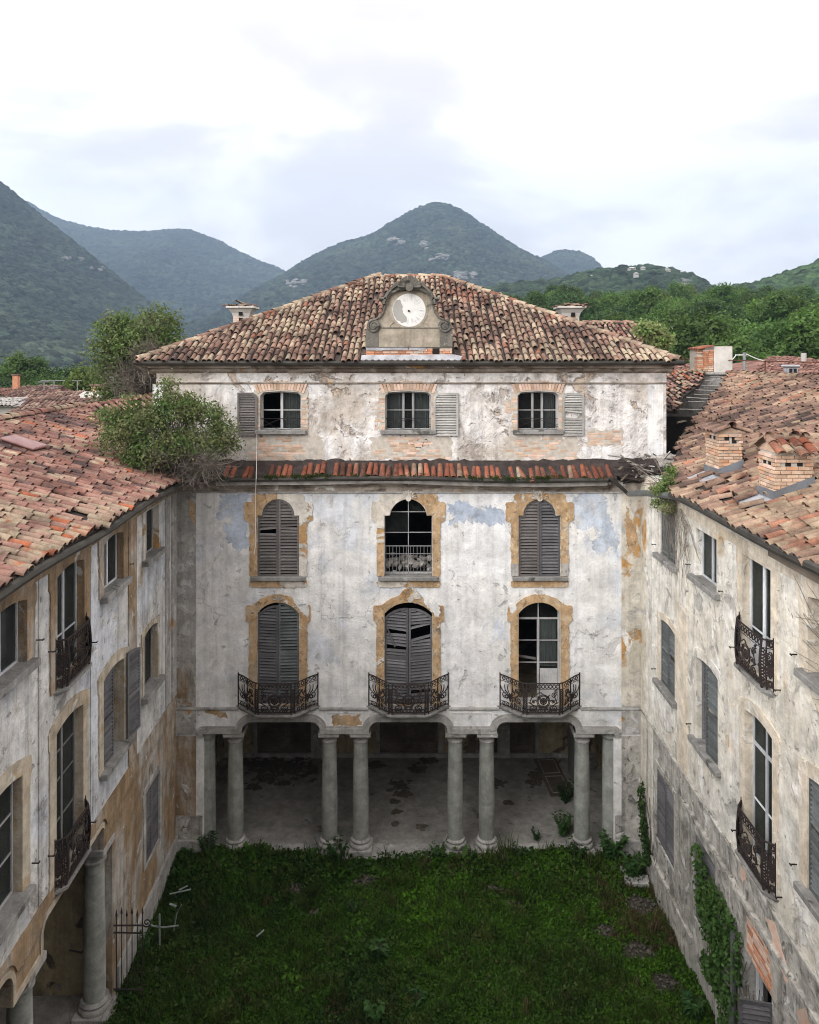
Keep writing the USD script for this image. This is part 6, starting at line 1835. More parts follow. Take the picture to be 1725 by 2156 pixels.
rr = np.random.default_rng(50)
hl = unary_union([Point(rr.uniform(2, 22), rr.uniform(0.3, RWR)).buffer(0.13) for _ in range(16)] + [Point(12.1, 0.65).buffer(0.22), Point(13.2, 0.5).buffer(0.2), Point(12.75, 1.0).buffer(0.18), Point(17.0, 0.35).buffer(0.2), Point(11.9, 0.5).buffer(0.2)])


def tone_r(u, v, r):
    if r.random() < 0.045:
        return r.uniform(0.88, 1.0)
    return r.normal(0.58 - 0.14 * (v > 2.6), 0.14)


tl, tf = lay_tiles(O, uR, vR, regR.difference(chim).difference(hl).buffer(-0.01), 0.205, 0.36, 31, 0.010, tone=tone_r, tile=tile_mesh(0.44, 0.096, 0.082), slip=0.10, jit=1.4)
place_tiles(RFR, tl, tf, 'tile_tan', 280)
# loose, slid tiles near the gutter
for k in range(16):
    P = TILE[0] * np.array([1.25, 1.05, 1.2])
    u, v = rr.uniform(10.6, 14.2), rr.uniform(0.0, 1.1)
    yw = rr.normal(0, 0.35)
    P = np.stack([P[:, 0] * math.cos(yw) - P[:, 1] * math.sin(yw), P[:, 0] * math.sin(yw) + P[:, 1] * math.cos(yw), P[:, 2]], 1) + [u, v, 0.10]
    B = np.stack([uR, vR, np.cross(vR, uR) * (1 if np.cross(vR, uR)[2] > 0 else -1)])
    put(RFR, 'loose_tile', (O + P @ B, TILE[1]), 'tile_tan', prim={'rnd': np.full(len(P), rr.uniform(0.2, 1))})
zr = 10.24 + 6.0 * TR + 0.02
cap_line(RFR, (11.80, -NEAR, zr), (11.80, 8.0, zr), 'tile_tan', seed=31, tone=(0.3, 0.75), lift=0.08, step=0.42, tile=tile_mesh(0.50, 0.13, 0.11))
bk2 = np.array([[11.8, -NEAR, zr - 0.03], [11.8, 12, zr - 0.03], [17.6, 12, 10.3], [17.6, -NEAR, 10.3]])
put(WR, 'rear_roof', (np.vstack([bk2, bk2 - [0, 0, 0.12]]), np.array([[0, 1, 2], [0, 2, 3], [4, 6, 5], [4, 7, 6], [0, 4, 5], [0, 5, 1], [2, 6, 7], [2, 7, 3], [1, 5, 6], [1, 6, 2], [3, 7, 4], [3, 4, 0]])), 'tile_far', prim={'rnd': np.full(8, 0.4)})
# the roof behind the clock block whose valley has fallen in
TB = 0.2304
ab = math.atan(TB)
vB = np.array([0, math.cos(ab), math.sin(ab)])
OB = np.array([6.9, 3.5, 10.74 + TB * 3.4])
kb = 1 / math.cos(ab)
val = lambda Y: 7.0 + (Y - 0.1) * 0.6076
regB = Polygon([(0.0, -0.1), (val(3.5) - 0.75 - 6.9, 0.0), (val(5.0) - 0.95 - 6.9, 1.5 * kb), (val(6.5) - 0.7 - 6.9, 3.0 * kb), (val(8.2) - 0.9 - 6.9, 4.7 * kb), (0, 4.7 * kb)]).buffer(0)
RFB = roof_sheet(WR, 'valley_roof', OB, np.array([1.0, 0, 0]), vB, regB, 'under_roof', 0.10)
tl, tf = lay_tiles(OB, np.array([1.0, 0, 0]), vB, regB, 0.20, 0.36, 33, 0.02, slip=0.14, jit=1.8)
place_tiles(RFB, tl, tf, 'tile_rose', 200)
for k in range(8):
    Y = 3.9 + k * 0.55 + rr.uniform(-0.15, 0.15)
    z = 10.74 + TB * (Y - 0.1) - 0.06
    put(RFB, 'batten', tube([(val(Y) - rr.uniform(0.6, 1.1), Y + rr.normal(0, 0.05), z), (val(Y) + rr.uniform(-0.15, 0.3), Y + rr.normal(0, 0.12), z + rr.normal(0, 0.04))], 0.016, 4), 'batten')
for k in range(7):
    a0 = np.array([val(3) - 0.9 + rr.uniform(-0.4, 0.8), rr.uniform(1.2, 6.5), 0]); z = 10.74 + TB * a0[1] - 0.25
    put(RFB, 'fallen_beam', tube([(a0[0], a0[1], z - 0.2), (a0[0] + rr.uniform(0.4, 1.2), a0[1] + rr.uniform(-0.5, 0.8), z + rr.uniform(-0.2, 0.3))], 0.045, 4), 'old_timber')
put(WR, 'rear_wall', bx(6.9, 12.0, 8.3, 8.6, 0, 12.55), 'plaster_grey')
put(WR, 'attic_wall', bx(6.9, 9.6, 3.9, 4.0, 9.9, 11.3), 'soot')
put(WR, 'ridge_ledge', bx(6.9, 12.2, 8.18, 8.62, 12.50, 12.58), 'plaster_grey')
# gutter, broken at the inner corner
gp = [(5.71, -0.28, 9.66), (5.76, -1.6, 9.92), (5.80, -3.4, 10.18)]
put(WR, 'broken_gutter', tube(gp, 0.075, 8), 'gutter_zinc', label='bent zinc gutter hanging from the corner')
put(WR, 'broken_gutter', tube([(5.18, -0.40, 10.10), (5.45, -0.36, 9.87), (5.71, -0.28, 9.64)], 0.050, 8), 'gutter_dark', label='dark gutter length sloping down to the hanging zinc one')
gs = np.linspace(-3.3, -NEAR, 24)
put(WR, 'gutter', tube(np.stack([np.full(24, 5.77), gs, 10.20 + 0.012 * (-3.3 - gs) + 0.02 * np.sin(gs)], 1), 0.075, 8), 'gutter_dark')
put(WR, 'fascia_board', bx(5.86, 5.92, -NEAR, -7.6, 10.02, 10.16), 'old_timber')


def brick_chimney(parent, x0, x1, y0, y1, zb, zt, seed, ridge_along, label):
    """A brick stack with a little tiled saddle roof; x0..x1, y0..y1 in plan (y0 nearest the camera)."""
    rc = np.random.default_rng(seed)
    ch = put(parent, 'chimney', bx(x0 + 0.015, x1 - 0.015, y0 + 0.015, y1 - 0.015, zb - 0.5, zt), 'mortar', label=label)
    h = 0.070
    n = int((zt - zb) / h)
    for r in range(n):
        z = zb + r * h
        grow = 0.022 if r == n - 5 else (0.012 if r > n - 4 else 0.0)
        vent = n - 3 <= r <= n - 2
        for side in range(4):
            L = (x1 - x0) if side in (0, 2) else (y1 - y0)
            q = 0.0 if r % 2 == 0 else -0.11
            while q < L - 0.01:
                a, b = max(q, 0), min(q + 0.22 * rc.uniform(0.92, 1.06), L)
                q = b
                if b - a < 0.03:
                    continue
                mid = (a + b) / 2 / L
                if vent and (abs(mid - 0.36) < 0.10 or abs(mid - 0.68) < 0.10):
                    continue
                t = 0.008 + grow + rc.uniform(0, 0.008)
                e = 0.012
                m = ['brick_pale', 'brick_pale', 'brick_rose', 'brick_orange', 'brick_pale', 'brick_pale'][rc.integers(6)] if rc.random() < 0.93 else 'brick_orange'
                if side == 0: B_ = cbx(x0 + a, x0 + b - e, y0 - t, y0 + 0.05, z, z + h - e, 0.005)
                elif side == 1: B_ = cbx(x0 - t, x0 + 0.05, y0 + a, y0 + b - e, z, z + h - e, 0.005)
                elif side == 2: B_ = cbx(x0 + a, x0 + b - e, y1 - 0.05, y1 + t, z, z + h - e, 0.005)
                else: B_ = cbx(x1 - 0.05, x1 + t, y0 + a, y0 + b - e, z, z + h - e, 0.005)
                put(ch, 'brick', B_, m)
    for f in (0.36, 0.68):
        zz = zb + (n - 3) * h
        c = x0 + (x1 - x0) * f; put(ch, 'smoke_hole', bx(c - 0.05, c + 0.05, y0 + 0.005, y0 + 0.02, zz, zz + 2 * h), 'soot')
        c = y0 + (y1 - y0) * f; put(ch, 'smoke_hole', bx(x0 + 0.005, x0 + 0.02, c - 0.05, c + 0.05, zz, zz + 2 * h), 'soot')
    xc, yc, o = (x0 + x1) / 2, (y0 + y1) / 2, 0.11
    if ridge_along == 'y':
        half, run = (x1 - x0) / 2 + o, (y1 - y0) + 2 * o
        rise = half * 0.42
        for sg in (-1, 1):
            u = np.array([0, 1.0, 0]); v = np.array([-sg * half, 0, rise]); Lv = np.linalg.norm(v); v = v / Lv
            org = np.array([xc + sg * half, y0 - o, zt])
            g_, f_ = lay_tiles(org, u, v, rect(0, -0.05, run, Lv - 0.06), 0.165, 0.30, seed + sg + 3, 0, tile=tile_mesh(0.40, 0.08, 0.068), slip=0)
            for t_ in g_:
                put(ch, 'cap_tile', (t_[0], f_, t_[1]), 'tile_tan', prim={'rnd': np.full(len(t_[0]), rc.uniform(0.3, 0.9))})
        gable = np.array([[x0, y0, zt], [x1, y0, zt], [xc, y0, zt + rise * 0.8]])
        put(ch, 'gable', (np.vstack([gable, gable + [0, y1 - y0, 0]]), np.array([[0, 1, 2], [3, 5, 4], [0, 2, 5], [0, 5, 3], [1, 4, 5], [1, 5, 2]])), 'brick_pale')
        cap_line(ch, (xc, y0 - o, zt + rise + 0.05), (xc, y1 + o, zt + rise + 0.05), 'tile_tan', seed=seed, tone=(0.2, 0.5))
    else:
        half, run = (y1 - y0) / 2 + o, (x1 - x0) + 2 * o
        rise = half * 0.50
        for sg in (-1, 1):
            u = np.array([1.0, 0, 0]); v = np.array([0, -sg * half, rise]); Lv = np.linalg.norm(v); v = v / Lv
            org = np.array([x0 - o, yc + sg * half, zt])
            g_, f_ = lay_tiles(org, u, v, rect(0, -0.05, run, Lv - 0.06), 0.215, 0.30, seed + sg + 3, 0, tile=tile_mesh(0.42, 0.092, 0.08), slip=0)
            for t_ in g_:
                put(ch, 'cap_tile', (t_[0], f_, t_[1]), 'tile_red' if (sg < 0 and rc.random() < 0.5) else 'tile_tan', prim={'rnd': np.full(len(t_[0]), rc.uniform(0.3, 0.9))})
        gable = np.array([[x0, y0, zt], [x0, y1, zt], [x0, yc, zt + rise * 0.8]])
        put(ch, 'gable', (np.vstack([gable, gable + [x1 - x0, 0, 0]]), np.array([[0, 1, 2], [3, 5, 4], [0, 2, 5], [0, 5, 3], [1, 4, 5], [1, 5, 2]])), 'brick_pale')
        cap_line(ch, (x0 - o, yc, zt + rise + 0.05), (x1 + o, yc, zt + rise + 0.05), 'tile_tan', seed=seed, tone=(0.5, 0.9))
    zr_ = lambda x: 10.24 + (x - 5.80) * TR + 0.03
    for (a, b, p, q) in ((x0 - 0.03, x1 + 0.03, y0 - 0.035, y0 - 0.018), (x0 - 0.035, x0 - 0.018, y0 - 0.03, y1 + 0.03)):
        V = np.array([[x, y, zr_(x) + d] for d in (-0.1, 0.20) for x, y in ((a, p), (b, p), (b, q), (a, q))])
        put(ch, 'flashing', (V, np.array([[0, 2, 1], [0, 3, 2], [4, 5, 6], [4, 6, 7], [0, 1, 5], [0, 5, 4], [1, 2, 6], [1, 6, 5], [2, 3, 7], [2, 7, 6], [3, 0, 4], [3, 4, 7]])), 'lead_dark')
    V = np.array([[x, y, zr_(x) + d] for d in (0.03, 0.045) for x, y in ((x0 - 0.42, y0 - 0.06), (x0 - 0.02, y0 - 0.06), (x0 - 0.02, y1 + 0.04), (x0 - 0.42, y1 + 0.04))])
    put(ch, 'apron', (V, np.array([[0, 2, 1], [0, 3, 2], [4, 5, 6], [4, 6, 7], [0, 1, 5], [0, 5, 4], [1, 2, 6], [1, 6, 5], [2, 3, 7], [2, 7, 6], [3, 0, 4], [3, 4, 7]])), 'lead')
    return ch


brick_chimney(WR, 6.71, 7.21, -3.55, -2.85, 10.66, 11.58, 3, 'y', 'tall brick chimney with a gabled tile cap, further from the camera')
brick_chimney(WR, 6.69, 7.37, -6.12, -5.50, 10.62, 11.50, 4, 'x', 'stout brick chimney whose cap shows three red tiles, nearer the camera')
# the chimney on the far corner
fc = put(WR, 'chimney', bx(11.65, 12.35, 9.0, 9.9, 10.0, 13.55), 'render_white', label='tall stack half white render half bare brick behind the fallen valley')
for r in range(13):
    z = 12.45 + r * 0.075
    q = 11.02
    while q < 11.64:
        b = min(q + 0.22 * rr.uniform(0.8, 1.1), 11.645)
        if not (r in (9, 10) and (11.13 < (q + b) / 2 < 11.24 or 11.38 < (q + b) / 2 < 11.5)):
            put(fc, 'brick', cbx(q, b - 0.012, 9.0 - rr.uniform(0, 0.02), 9.3, z, z + 0.064, 0.005), ['brick_red', 'brick_rose', 'brick_pale', 'brick_red'][rr.integers(4)])
        q = b
put(fc, 'core', bx(11.04, 11.64, 9.05, 9.85, 10, 13.42), 'mortar')
for q in range(6):
    P = TILE[0] * 1.15
    put(fc, 'cap_tile', (np.stack([P[:, 1] * 1.4 * (1 if q % 2 else 1) + 10.95, P[:, 0] + 8.95 + q * 0.17, P[:, 2] + 13.42 + P[:, 1] * 0.28], 1), TILE[1]), 'tile_red', prim={'rnd': np.full(len(P), rr.uniform(0.3, 0.8))})

# ======== the wing that closes the court, under the camera
WN = thing('villa_wing', 'low tiled wing that closes the near side of the courtyard', 'villa wing')
nw = rect(-6.3, -0.2, 6.3, 10.05)
on = [opening(1.1, z, z + h, 'seg', 0.14, s=c) for c in (-4.6, -2.3, 0.0, 2.3, 4.6) for z, h in ((0.9, 2.2), (5.1, 1.85), (8.5, 1.1))]
for o in on:
    nw = nw.difference(o)
FN = Frame((0, -16.75, 0), (-1, 0, 0), (0, 1, 0))
put(WN, 'wall', FN(prism(nw, -0.45, 0)), 'plaster_wing_cool')
for o in on:
    casement(WN, FN, o, 'frame_grey', -0.2, ())
put(WN, 'inner_wall', FN.box(-6.3, 6.3, 0, 9.9, -4.2, -4.0), 'dark_room')
put(WN, 'outer_wall', FN.box(-9, 9, 0, 9.9, -8.6, -8.2), 'plaster_grey')
V = np.array([[-9, -16.45, 10.1], [9, -16.45, 10.1], [9, -21.2, 11.7], [-9, -21.2, 11.7], [9, -25.6, 10.1], [-9, -25.6, 10.1]])
put(WN, 'roof', (np.vstack([V, V - [0, 0, 0.12]]), np.array([[0, 1, 2], [0, 2, 3], [3, 2, 4], [3, 4, 5], [6, 8, 7], [6, 9, 8], [9, 10, 8], [9, 11, 10], [0, 7, 1], [0, 6, 7], [4, 10, 11], [4, 11, 5], [1, 7, 8], [1, 8, 2], [2, 8, 10], [2, 10, 4], [0, 3, 9], [0, 9, 6], [3, 5, 11], [3, 11, 9]])), 'tile_far', prim={'rnd': np.full(12, 0.4)})
# ---------------------------------------------------------------- houses of the town
def px(u, d): return (u - 861) * d / 1600.0
def pz(v, d): return EYE - (v - 740) * d / 1600.0


def house(label, x0, x1, y0, y1, ze, zr, axis='x', wall='house_wall', roof='tile_far', hip=0.0, tiled=False, over=0.35, windows=(), seed=0, chimney=None, cat='house'):
    """A town house: walls, two or four roof slopes, windows and a chimney."""
    h = thing('town_house', label, cat)
    xc, yc = (x0 + x1) / 2, (y0 + y1) / 2
    put(h, 'wall', bx(x0, x1, y0, y1, -0.6, ze - 0.02), wall)
    if axis == 'x':
        e = [(x0 - over, y0 - over), (x1 + over, y0 - over), (x1 + over, y1 + over), (x0 - over, y1 + over)]
        r = [(x0 - over + hip, yc), (x1 + over - hip, yc)]
        fs = [[0, 1, 5], [0, 5, 4], [2, 3, 4], [2, 4, 5], [1, 2, 5], [3, 0, 4]]
    else:
        e = [(x0 - over, y0 - over), (x1 + over, y0 - over), (x1 + over, y1 + over), (x0 - over, y1 + over)]
        r = [(xc, y0 - over + hip), (xc, y1 + over - hip)]
        fs = [[0, 1, 4], [1, 2, 5], [1, 5, 4], [2, 3, 5], [3, 0, 4], [3, 4, 5]]
    zb = ze - 0.12
    V = np.array([(a, b, zb) for a, b in e] + [(a, b, zr) for a, b in r])
    R = put(h, 'roof', (V, np.array(fs + [[0, 2, 1], [0, 3, 2]])), roof if not tiled else 'under_roof', prim={'rnd': np.full(6, 0.4)})
    rs = np.random.default_rng(seed)
    if axis == 'x':
        run, slope = (x1 - x0) + 2 * over, math.hypot(yc - y0 + over, zr - zb)
        v = np.array([0, yc - y0 + over, zr - zb]) / slope
        reg = Polygon([(0, -0.1), (run, -0.1), (run - hip, slope), (hip, slope)]).buffer(-0.02)
        tl, tf = lay_tiles(np.array([x0 - over, y0 - over, zb + 0.03]), np.array([1.0, 0, 0]), v, reg, 0.25, 0.45, seed, 0.0, tile=tile_mesh(0.52, 0.115, 0.10, 5), slip=0.01)
        V_, F_, N_, R_, n = [], [], [], [], 0
        for P, Q, t in tl:
            V_.append(P); N_.append(Q); R_.append(np.full(len(P), t)); F_.append(tf + n); n += len(P)
        put(R, 'roof_tiles', (np.vstack(V_), np.vstack(F_), np.vstack(N_)), roof, prim={'rnd': np.concatenate(R_)}, kind='stuff')
        cap_line(R, (x0 - over + hip, yc, zr + 0.03), (x1 + over - hip, yc, zr + 0.03), roof, seed=seed, step=0.5, tone=(0.3, 0.7), tile=tile_mesh(0.55, 0.13, 0.11, 5))
    for (s, z, w, hh) in windows:
        f = put(h, 'window', cbx(x0 + s - w / 2 - 0.08, x0 + s + w / 2 + 0.08, y0 - 0.05, y0 + 0.05, z - 0.08, z + hh + 0.08, 0.01), 'frame_grey')
        put(f, 'pane', bx(x0 + s - w / 2, x0 + s + w / 2, y0 - 0.06, y0, z, z + hh), 'house_pane')
    if chimney:
        cx, cy, cw, cz0, cz1, cm = chimney
        c = put(h, 'chimney', cbx(cx - cw, cx + cw, cy - cw * 0.8, cy + cw * 0.8, cz0, cz1, 0.02), cm)
        put(c, 'cap', cbx(cx - cw * 1.25, cx + cw * 1.25, cy - cw, cy + cw, cz1, cz1 + 0.12, 0.02), 'tile_far', prim={'rnd': np.full(24, 0.3)})
    return h


def cap_fix(VF):
    return VF


house('long low town house whose rose tile roof fills the gap over the left wing ridge', px(16, 41), px(292, 41), 17.0, 27.0, 8.9, pz(841, 42), 'x', 'house_wall', 'tile_far', 1.2, windows=((4, 6.5, 1.0, 1.4),), seed=1)
H = house('town house with a pale panel let into its red roof', px(60, 52), px(330, 52), 30.0, 36.0, 9.4, pz(827, 53), 'x', 'house_wall', 'tile_far', 0.0, seed=2, chimney=(px(206, 53), 33.0, 0.36, 9.8, pz(813, 53), 'brick_orange'))
_pv = np.array([0, 3.35, pz(827, 53) - 9.28]); _pv = _pv / np.linalg.norm(_pv)
_po = np.array([px(152, 52), 29.75, 9.42])
_pp = np.array([_po + [0, 0, 0.18], _po + [2.6, 0, 0.18], _po + np.array([2.2, 0, 0.18]) + _pv * 3.0, _po + np.array([0.6, 0, 0.18]) + _pv * 3.0])
put(H, 'roof_panel', (np.vstack([_pp, _pp - [0, 0, 0.05]]), np.array([[0, 1, 2], [0, 2, 3], [4, 6, 5], [4, 7, 6], [0, 4, 5], [0, 5, 1], [1, 5, 6], [1, 6, 2], [2, 6, 7], [2, 7, 3], [3, 7, 4], [3, 4, 0]])), 'fibre_cement')
H = house('old town house with a tall red brick chimney at the left', px(24, 62), px(96, 62), 41.0, 48.0, pz(836, 62), pz(814, 65), 'x', 'house_wall_white', 'tile_far', 0.0, windows=((1.2, 8.3, 0.7, 0.9),), seed=3, chimney=(px(47, 65), 44.0, 0.24, 10.2, pz(790, 65), 'brick_red'))
house('small house under the dark trees at the left picture edge', px(-60, 66), px(20, 66), 46.0, 51.0, pz(829, 66), pz(820, 68), 'x', 'house_wall', 'tile_far_new', 0.0, seed=4)
house('grey roofed house low at the left picture edge', px(-90, 47), px(50, 47), 25.5, 29.0, pz(850, 46), pz(839, 48), 'x', 'house_wall_white', 'fibre_cement', 0.4, seed=5)
house('yellow walled house glimpsed between the roof shrubs and the clock block', px(280, 58), px(352, 58), 38.0, 44.0, pz(768, 58), pz(752, 60), 'x', 'house_wall_yellow', 'tile_far', 0.0, windows=((1.4, 9.0, 0.8, 1.1),), seed=6)
house('house with a brownish tile roof between the left wing ridge and the clock block', px(285, 44), px(345, 44), 23.0, 29.0, pz(815, 43.5), pz(800, 46), 'x', 'house_wall', 'tile_far', 0.0, seed=7)
house('house with a bright orange roof behind the valley of the right wing', px(1405, 46), px(1520, 46), 26.0, 33.0, pz(787, 45), pz(769, 49), 'x', 'house_wall_white', 'tile_far_new', 0.0, seed=8, chimney=(px(1477, 48), 28.5, 0.2, 11.8, pz(764, 49), 'house_wall_yellow'))
H = house('large house with a broad rose roof at the right picture edge', px(1585, 47), px(1900, 47), 27.0, 38.0, pz(787, 46), pz(754, 52), 'x', 'house_wall', 'tile_far_new', 4.2, seed=9)
put(H, 'flue_pipe', tube([(px(1701, 50), 30.5, 12.2), (px(1701, 50), 30.5, pz(743, 50))], 0.17, 10), 'house_wall_white')
for k, (u, v, w, hh) in enumerate(((1238, 583, 9, 5), (1322, 567, 16, 6), (1345, 566, 8, 5), (1395, 570, 12, 5), (1425, 575, 10, 5), (1296, 590, 7, 5))):
    d = 770
    v_ = thing('hill_villa', ('white villa at the left end of the hill crest', 'widest white villa among the trees at the top of the hill', 'small white villa beside the widest one on the hill', 'white villa right of the hill top', 'white villa above the quarry cliff', 'small pale house on the slope below the hill crest')[k], 'villa')
    X, Z, ww, hz = px(u, d), pz(v, d) - 0.6, w * d / 1600 / 2.6, hh * d / 1600 * 0.7
    y = d - 20 - (14 if k != 5 else 70)
    put(v_, 'wall', bx(X - ww, X + ww, y - 4, y + 4, Z - hz - 2, Z), 'house_wall_white')
    put(v_, 'roof', (np.array([[X - ww - .4, y - 4.4, Z], [X + ww + .4, y - 4.4, Z], [X + ww + .4, y + 4.4, Z], [X - ww - .4, y + 4.4, Z], [X - ww * .6, y, Z + 1.4], [X + ww * .6, y, Z + 1.4]]), np.array([[0, 1, 5], [0, 5, 4], [2, 3, 4], [2, 4, 5], [1, 2, 5], [3, 0, 4], [0, 2, 1], [0, 3, 2]])), 'fibre_cement')
    for q in range(2):
        put(v_, 'window', bx(X - ww * 0.5 + q * ww - 0.8, X - ww * 0.5 + q * ww + 0.8, y - 4.05, y - 3.9, Z - hz * 0.6, Z - hz * 0.2), 'house_pane')


def antenna(label, u, v0, v1, d, bars, lean=0.0):
    """A mast with aerial rods; bars: (height fraction, half length)."""
    a = thing('tv_antenna', label, 'antenna', 'television masts over the town roofs')
    x, y, z0, z1 = px(u, d), d - 20, pz(v0, d), pz(v1, d)
    put(a, 'mast', tube([(x, y, z0), (x + lean, y, z1)], 0.03 if d < 40 else 0.04, 5), 'steel_grey')
    for f, L in bars:
        z = z0 + (z1 - z0) * f
        put(a, 'rod', tube([(x - L, y - 0.1, z), (x + L * 0.8, y + 0.1, z)], 0.016 if d < 40 else 0.03, 4), 'steel_grey')


antenna('tall bare mast standing in front of the shrub behind the left roof', 239, 850, 758, 30, ((0.97, 0.15), (0.80, 0.25), (0.72, 0.3), (0.60, 0.22)))
antenna('thin mast with a long level boom over the left town roofs', 114, 834, 801, 54, ((0.98, 0.9), (0.55, 0.3)))
antenna('leftmost thin mast above the left town roofs', 93, 850, 803, 54, ((0.97, 0.4), (0.5, 0.5), (0.4, 0.35)))
antenna('thin mast left of the small brick chimney', 163, 834, 801, 56, ((0.98, 0.35), (0.1, 0.2)))

pole = thing('utility_pole', 'pale pole carrying wires behind the right roof ridge', 'utility pole')
xp, yp = px(1568, 46), 26.0
put(pole, 'post', tube([(xp, yp, 4), (xp, yp, pz(742, 46))], 0.10, 8), 'steel_grey')
put(pole, 'insulator_bar', bx(xp - 0.55, xp + 0.12, yp - 0.05, yp + 0.05, pz(748, 46), pz(746, 46)), 'dial_white')
t = np.linspace(0, 1, 14)
for (ax, az, bx_, bz) in ((xp - 0.5, pz(747, 46), px(1530, 46), pz(757, 46)), (xp + 0.1, pz(745, 46), px(1640, 46), pz(760, 46))):
    sag = -0.18 * np.sin(t * math.pi)
    put(pole, 'wire', tube(np.stack([ax + (bx_ - ax) * t, np.full(14, yp), az + (bz - az) * t + sag], 1), 0.028, 4), 'dial_white')
rl = thing('roof_railing', 'rusty iron railing running behind the right roof ridge', 'railing')
yr, zt_, zb_ = 4.0, 13.02, 12.35
put(rl, 'top_rail', tube([(11.95, 14.0, zt_), (13.0, -6.0, zt_)], 0.022, 6), 'rust')
for k in range(6):
    f = (k + 0.3) / 6
    put(rl, 'post', tube([(11.95 + 1.05 * f, 14.0 - 20 * f, zb_ - 0.7), (11.95 + 1.05 * f, 14.0 - 20 * f, zt_ + 0.02)], 0.025, 6), 'rust')
vt = thing('roof_ventilator', 'grey metal ventilator hood on the right roof ridge', 'ventilator')
put(vt, 'hood', cbx(12.14, 12.60, 4.4, 4.8, 12.84, 12.92, 0.03), 'lead')
put(vt, 'post', cbx(12.20, 12.54, 4.46, 4.74, 12.3, 12.84, 0.01), 'lead')
for k in range(2):
    put(vt, 'opening', bx(12.25 + 0.14 * k, 12.35 + 0.14 * k, 4.452, 4.47, 12.66, 12.80), 'soot')


# ---------------------------------------------------------------- trees
def leaf_cloud(P, size, rng, out=None, spread=0.5, tone=None, long=1.5):
    """One small pointed leaf at every point of P."""
    n = len(P)
    d = rng.normal(0, 1, (n, 3))
    if out is not None:
        d = d * spread * 2 + out
    nrm = d / (np.linalg.norm(d, axis=1, keepdims=True) + 1e-9)
    a = np.cross(nrm, rng.normal(0, 1, (n, 3))); a /= np.linalg.norm(a, axis=1, keepdims=True) + 1e-9
    b = np.cross(nrm, a)
    s = size * rng.uniform(0.6, 1.35, (n, 1))
    V = np.stack([P - a * s * long * 0.5, P + b * s * 0.38, P + a * s * long * 0.5, P - b * s * 0.38], 1).reshape(-1, 3)
    i = np.arange(n) * 4
    F = np.vstack([np.stack([i, i + 1, i + 2], 1), np.stack([i, i + 2, i + 3], 1)])
    r = np.repeat(np.clip((tone if tone is not None else 0.5) + rng.normal(0, 0.16, n), 0, 1), 4)
    return V, F, r


def crown(rng, lobes, clumps, per, size, cl_r):
    """Leaf clumps over the outer parts of several lobes: (centre, radii)."""
    C, O = [], []
    vol = np.array([l[1][0] * l[1][1] * l[1][2] for l in lobes]) ** 0.66
    for k in rng.choice(len(lobes), clumps, p=vol / vol.sum()):
        c, r = np.array(lobes[k][0]), np.array(lobes[k][1])
        d = rng.normal(0, 1, 3); d /= np.linalg.norm(d)
        if d[2] < -0.5:
            d[2] *= -0.6
        q = rng.uniform(0.55, 1.03) ** 0.6
        C.append(c + d * r * q); O.append(d)
    C, O = np.array(C), np.array(O)
    P = np.repeat(C, per, 0) + rng.normal(0, cl_r, (clumps * per, 3)) * [1, 1, 0.75]
    T = np.repeat(np.clip(rng.normal(0.5, 0.17, clumps), 0.1, 0.95), per)
    return leaf_cloud(P, size, rng, np.repeat(O, per, 0) + [0, 0, 0.5], 0.6, T)


def limbs(rng, base, tops, r0, bend=0.25, sides=6):
    parts = []
    for tpt in tops:
        tpt = np.array(tpt); base = np.array(base)
        t = np.linspace(0, 1, 7)[:, None]
        mid = rng.normal(0, bend, 3) * [1, 1, 0.4]
        pts = base + (tpt - base) * t + mid * np.sin(t * math.pi)
        parts.append(tube(pts, r0 * (1 - 0.85 * t[:, 0]), sides))
    return join(parts)


TREE_CLASSES = []
UsdGeom.Scope.Define(stage, '/World/kinds')
for k, (mat, lob, hgt) in enumerate((('leaf_tree', [((0, 0, 8), (4.2, 4.2, 3.6)), ((1.8, 0.5, 10.5), (2.6, 2.6, 2.4)), ((-2.0, -0.6, 9.6), (2.8, 2.6, 2.6)), ((0.2, 1.5, 6.2), (4.0, 3.4, 2.6))], 13),
                               ('leaf_tree', [((0, 0, 9), (3.4, 3.4, 4.4)), ((1.6, -1.2, 7.4), (3.0, 2.8, 2.8)), ((-1.9, 0.4, 11.5), (2.3, 2.3, 2.3)), ((-1.6, -1.0, 6.6), (2.8, 2.6, 2.4))], 14),
                               ('leaf_tree_dark', [((0, 0, 8), (3.6, 3.6, 4.6)), ((1.5, 1.0, 10.2), (2.4, 2.4, 2.6)), ((-1.7, -0.6, 7.0), (3.0, 2.8, 3.0))], 13),
                               ('leaf_tree_yellow', [((0, 0, 7), (3.2, 3.2, 4.4)), ((0.8, 0.6, 10.4), (2.0, 2.0, 2.6)), ((-1.4, 0, 6.0), (2.6, 2.4, 3.0)), ((1.6, -0.8, 5.4), (2.4, 2.2, 2.6))], 13))):
    rng = np.random.default_rng(60 + k)
    path = '/World/kinds/' + ('broad_tree', 'tall_tree', 'dark_tree', 'yellow_tree')[k]
    stage.CreateClassPrim(path)
    V, F, r = crown(rng, lob, 300, 30, 0.33, 0.46)
    put(path, 'crown', (V, F), mat, prim={'rnd': r})
    tr = join([tube([(0, 0, -3), (0.05, 0.02, 1.5), (0.1, -0.05, 4.0), (0.0, 0.0, 7.5)], [0.36, 0.27, 0.2, 0.08], 7), limbs(rng, (0.1, 0, 3.4), [np.array(l[0]) + [0, 0, 0.8] for l in lob], 0.14)])
    put(path, 'trunk', tr, 'bark')
    TREE_CLASSES.append(path)


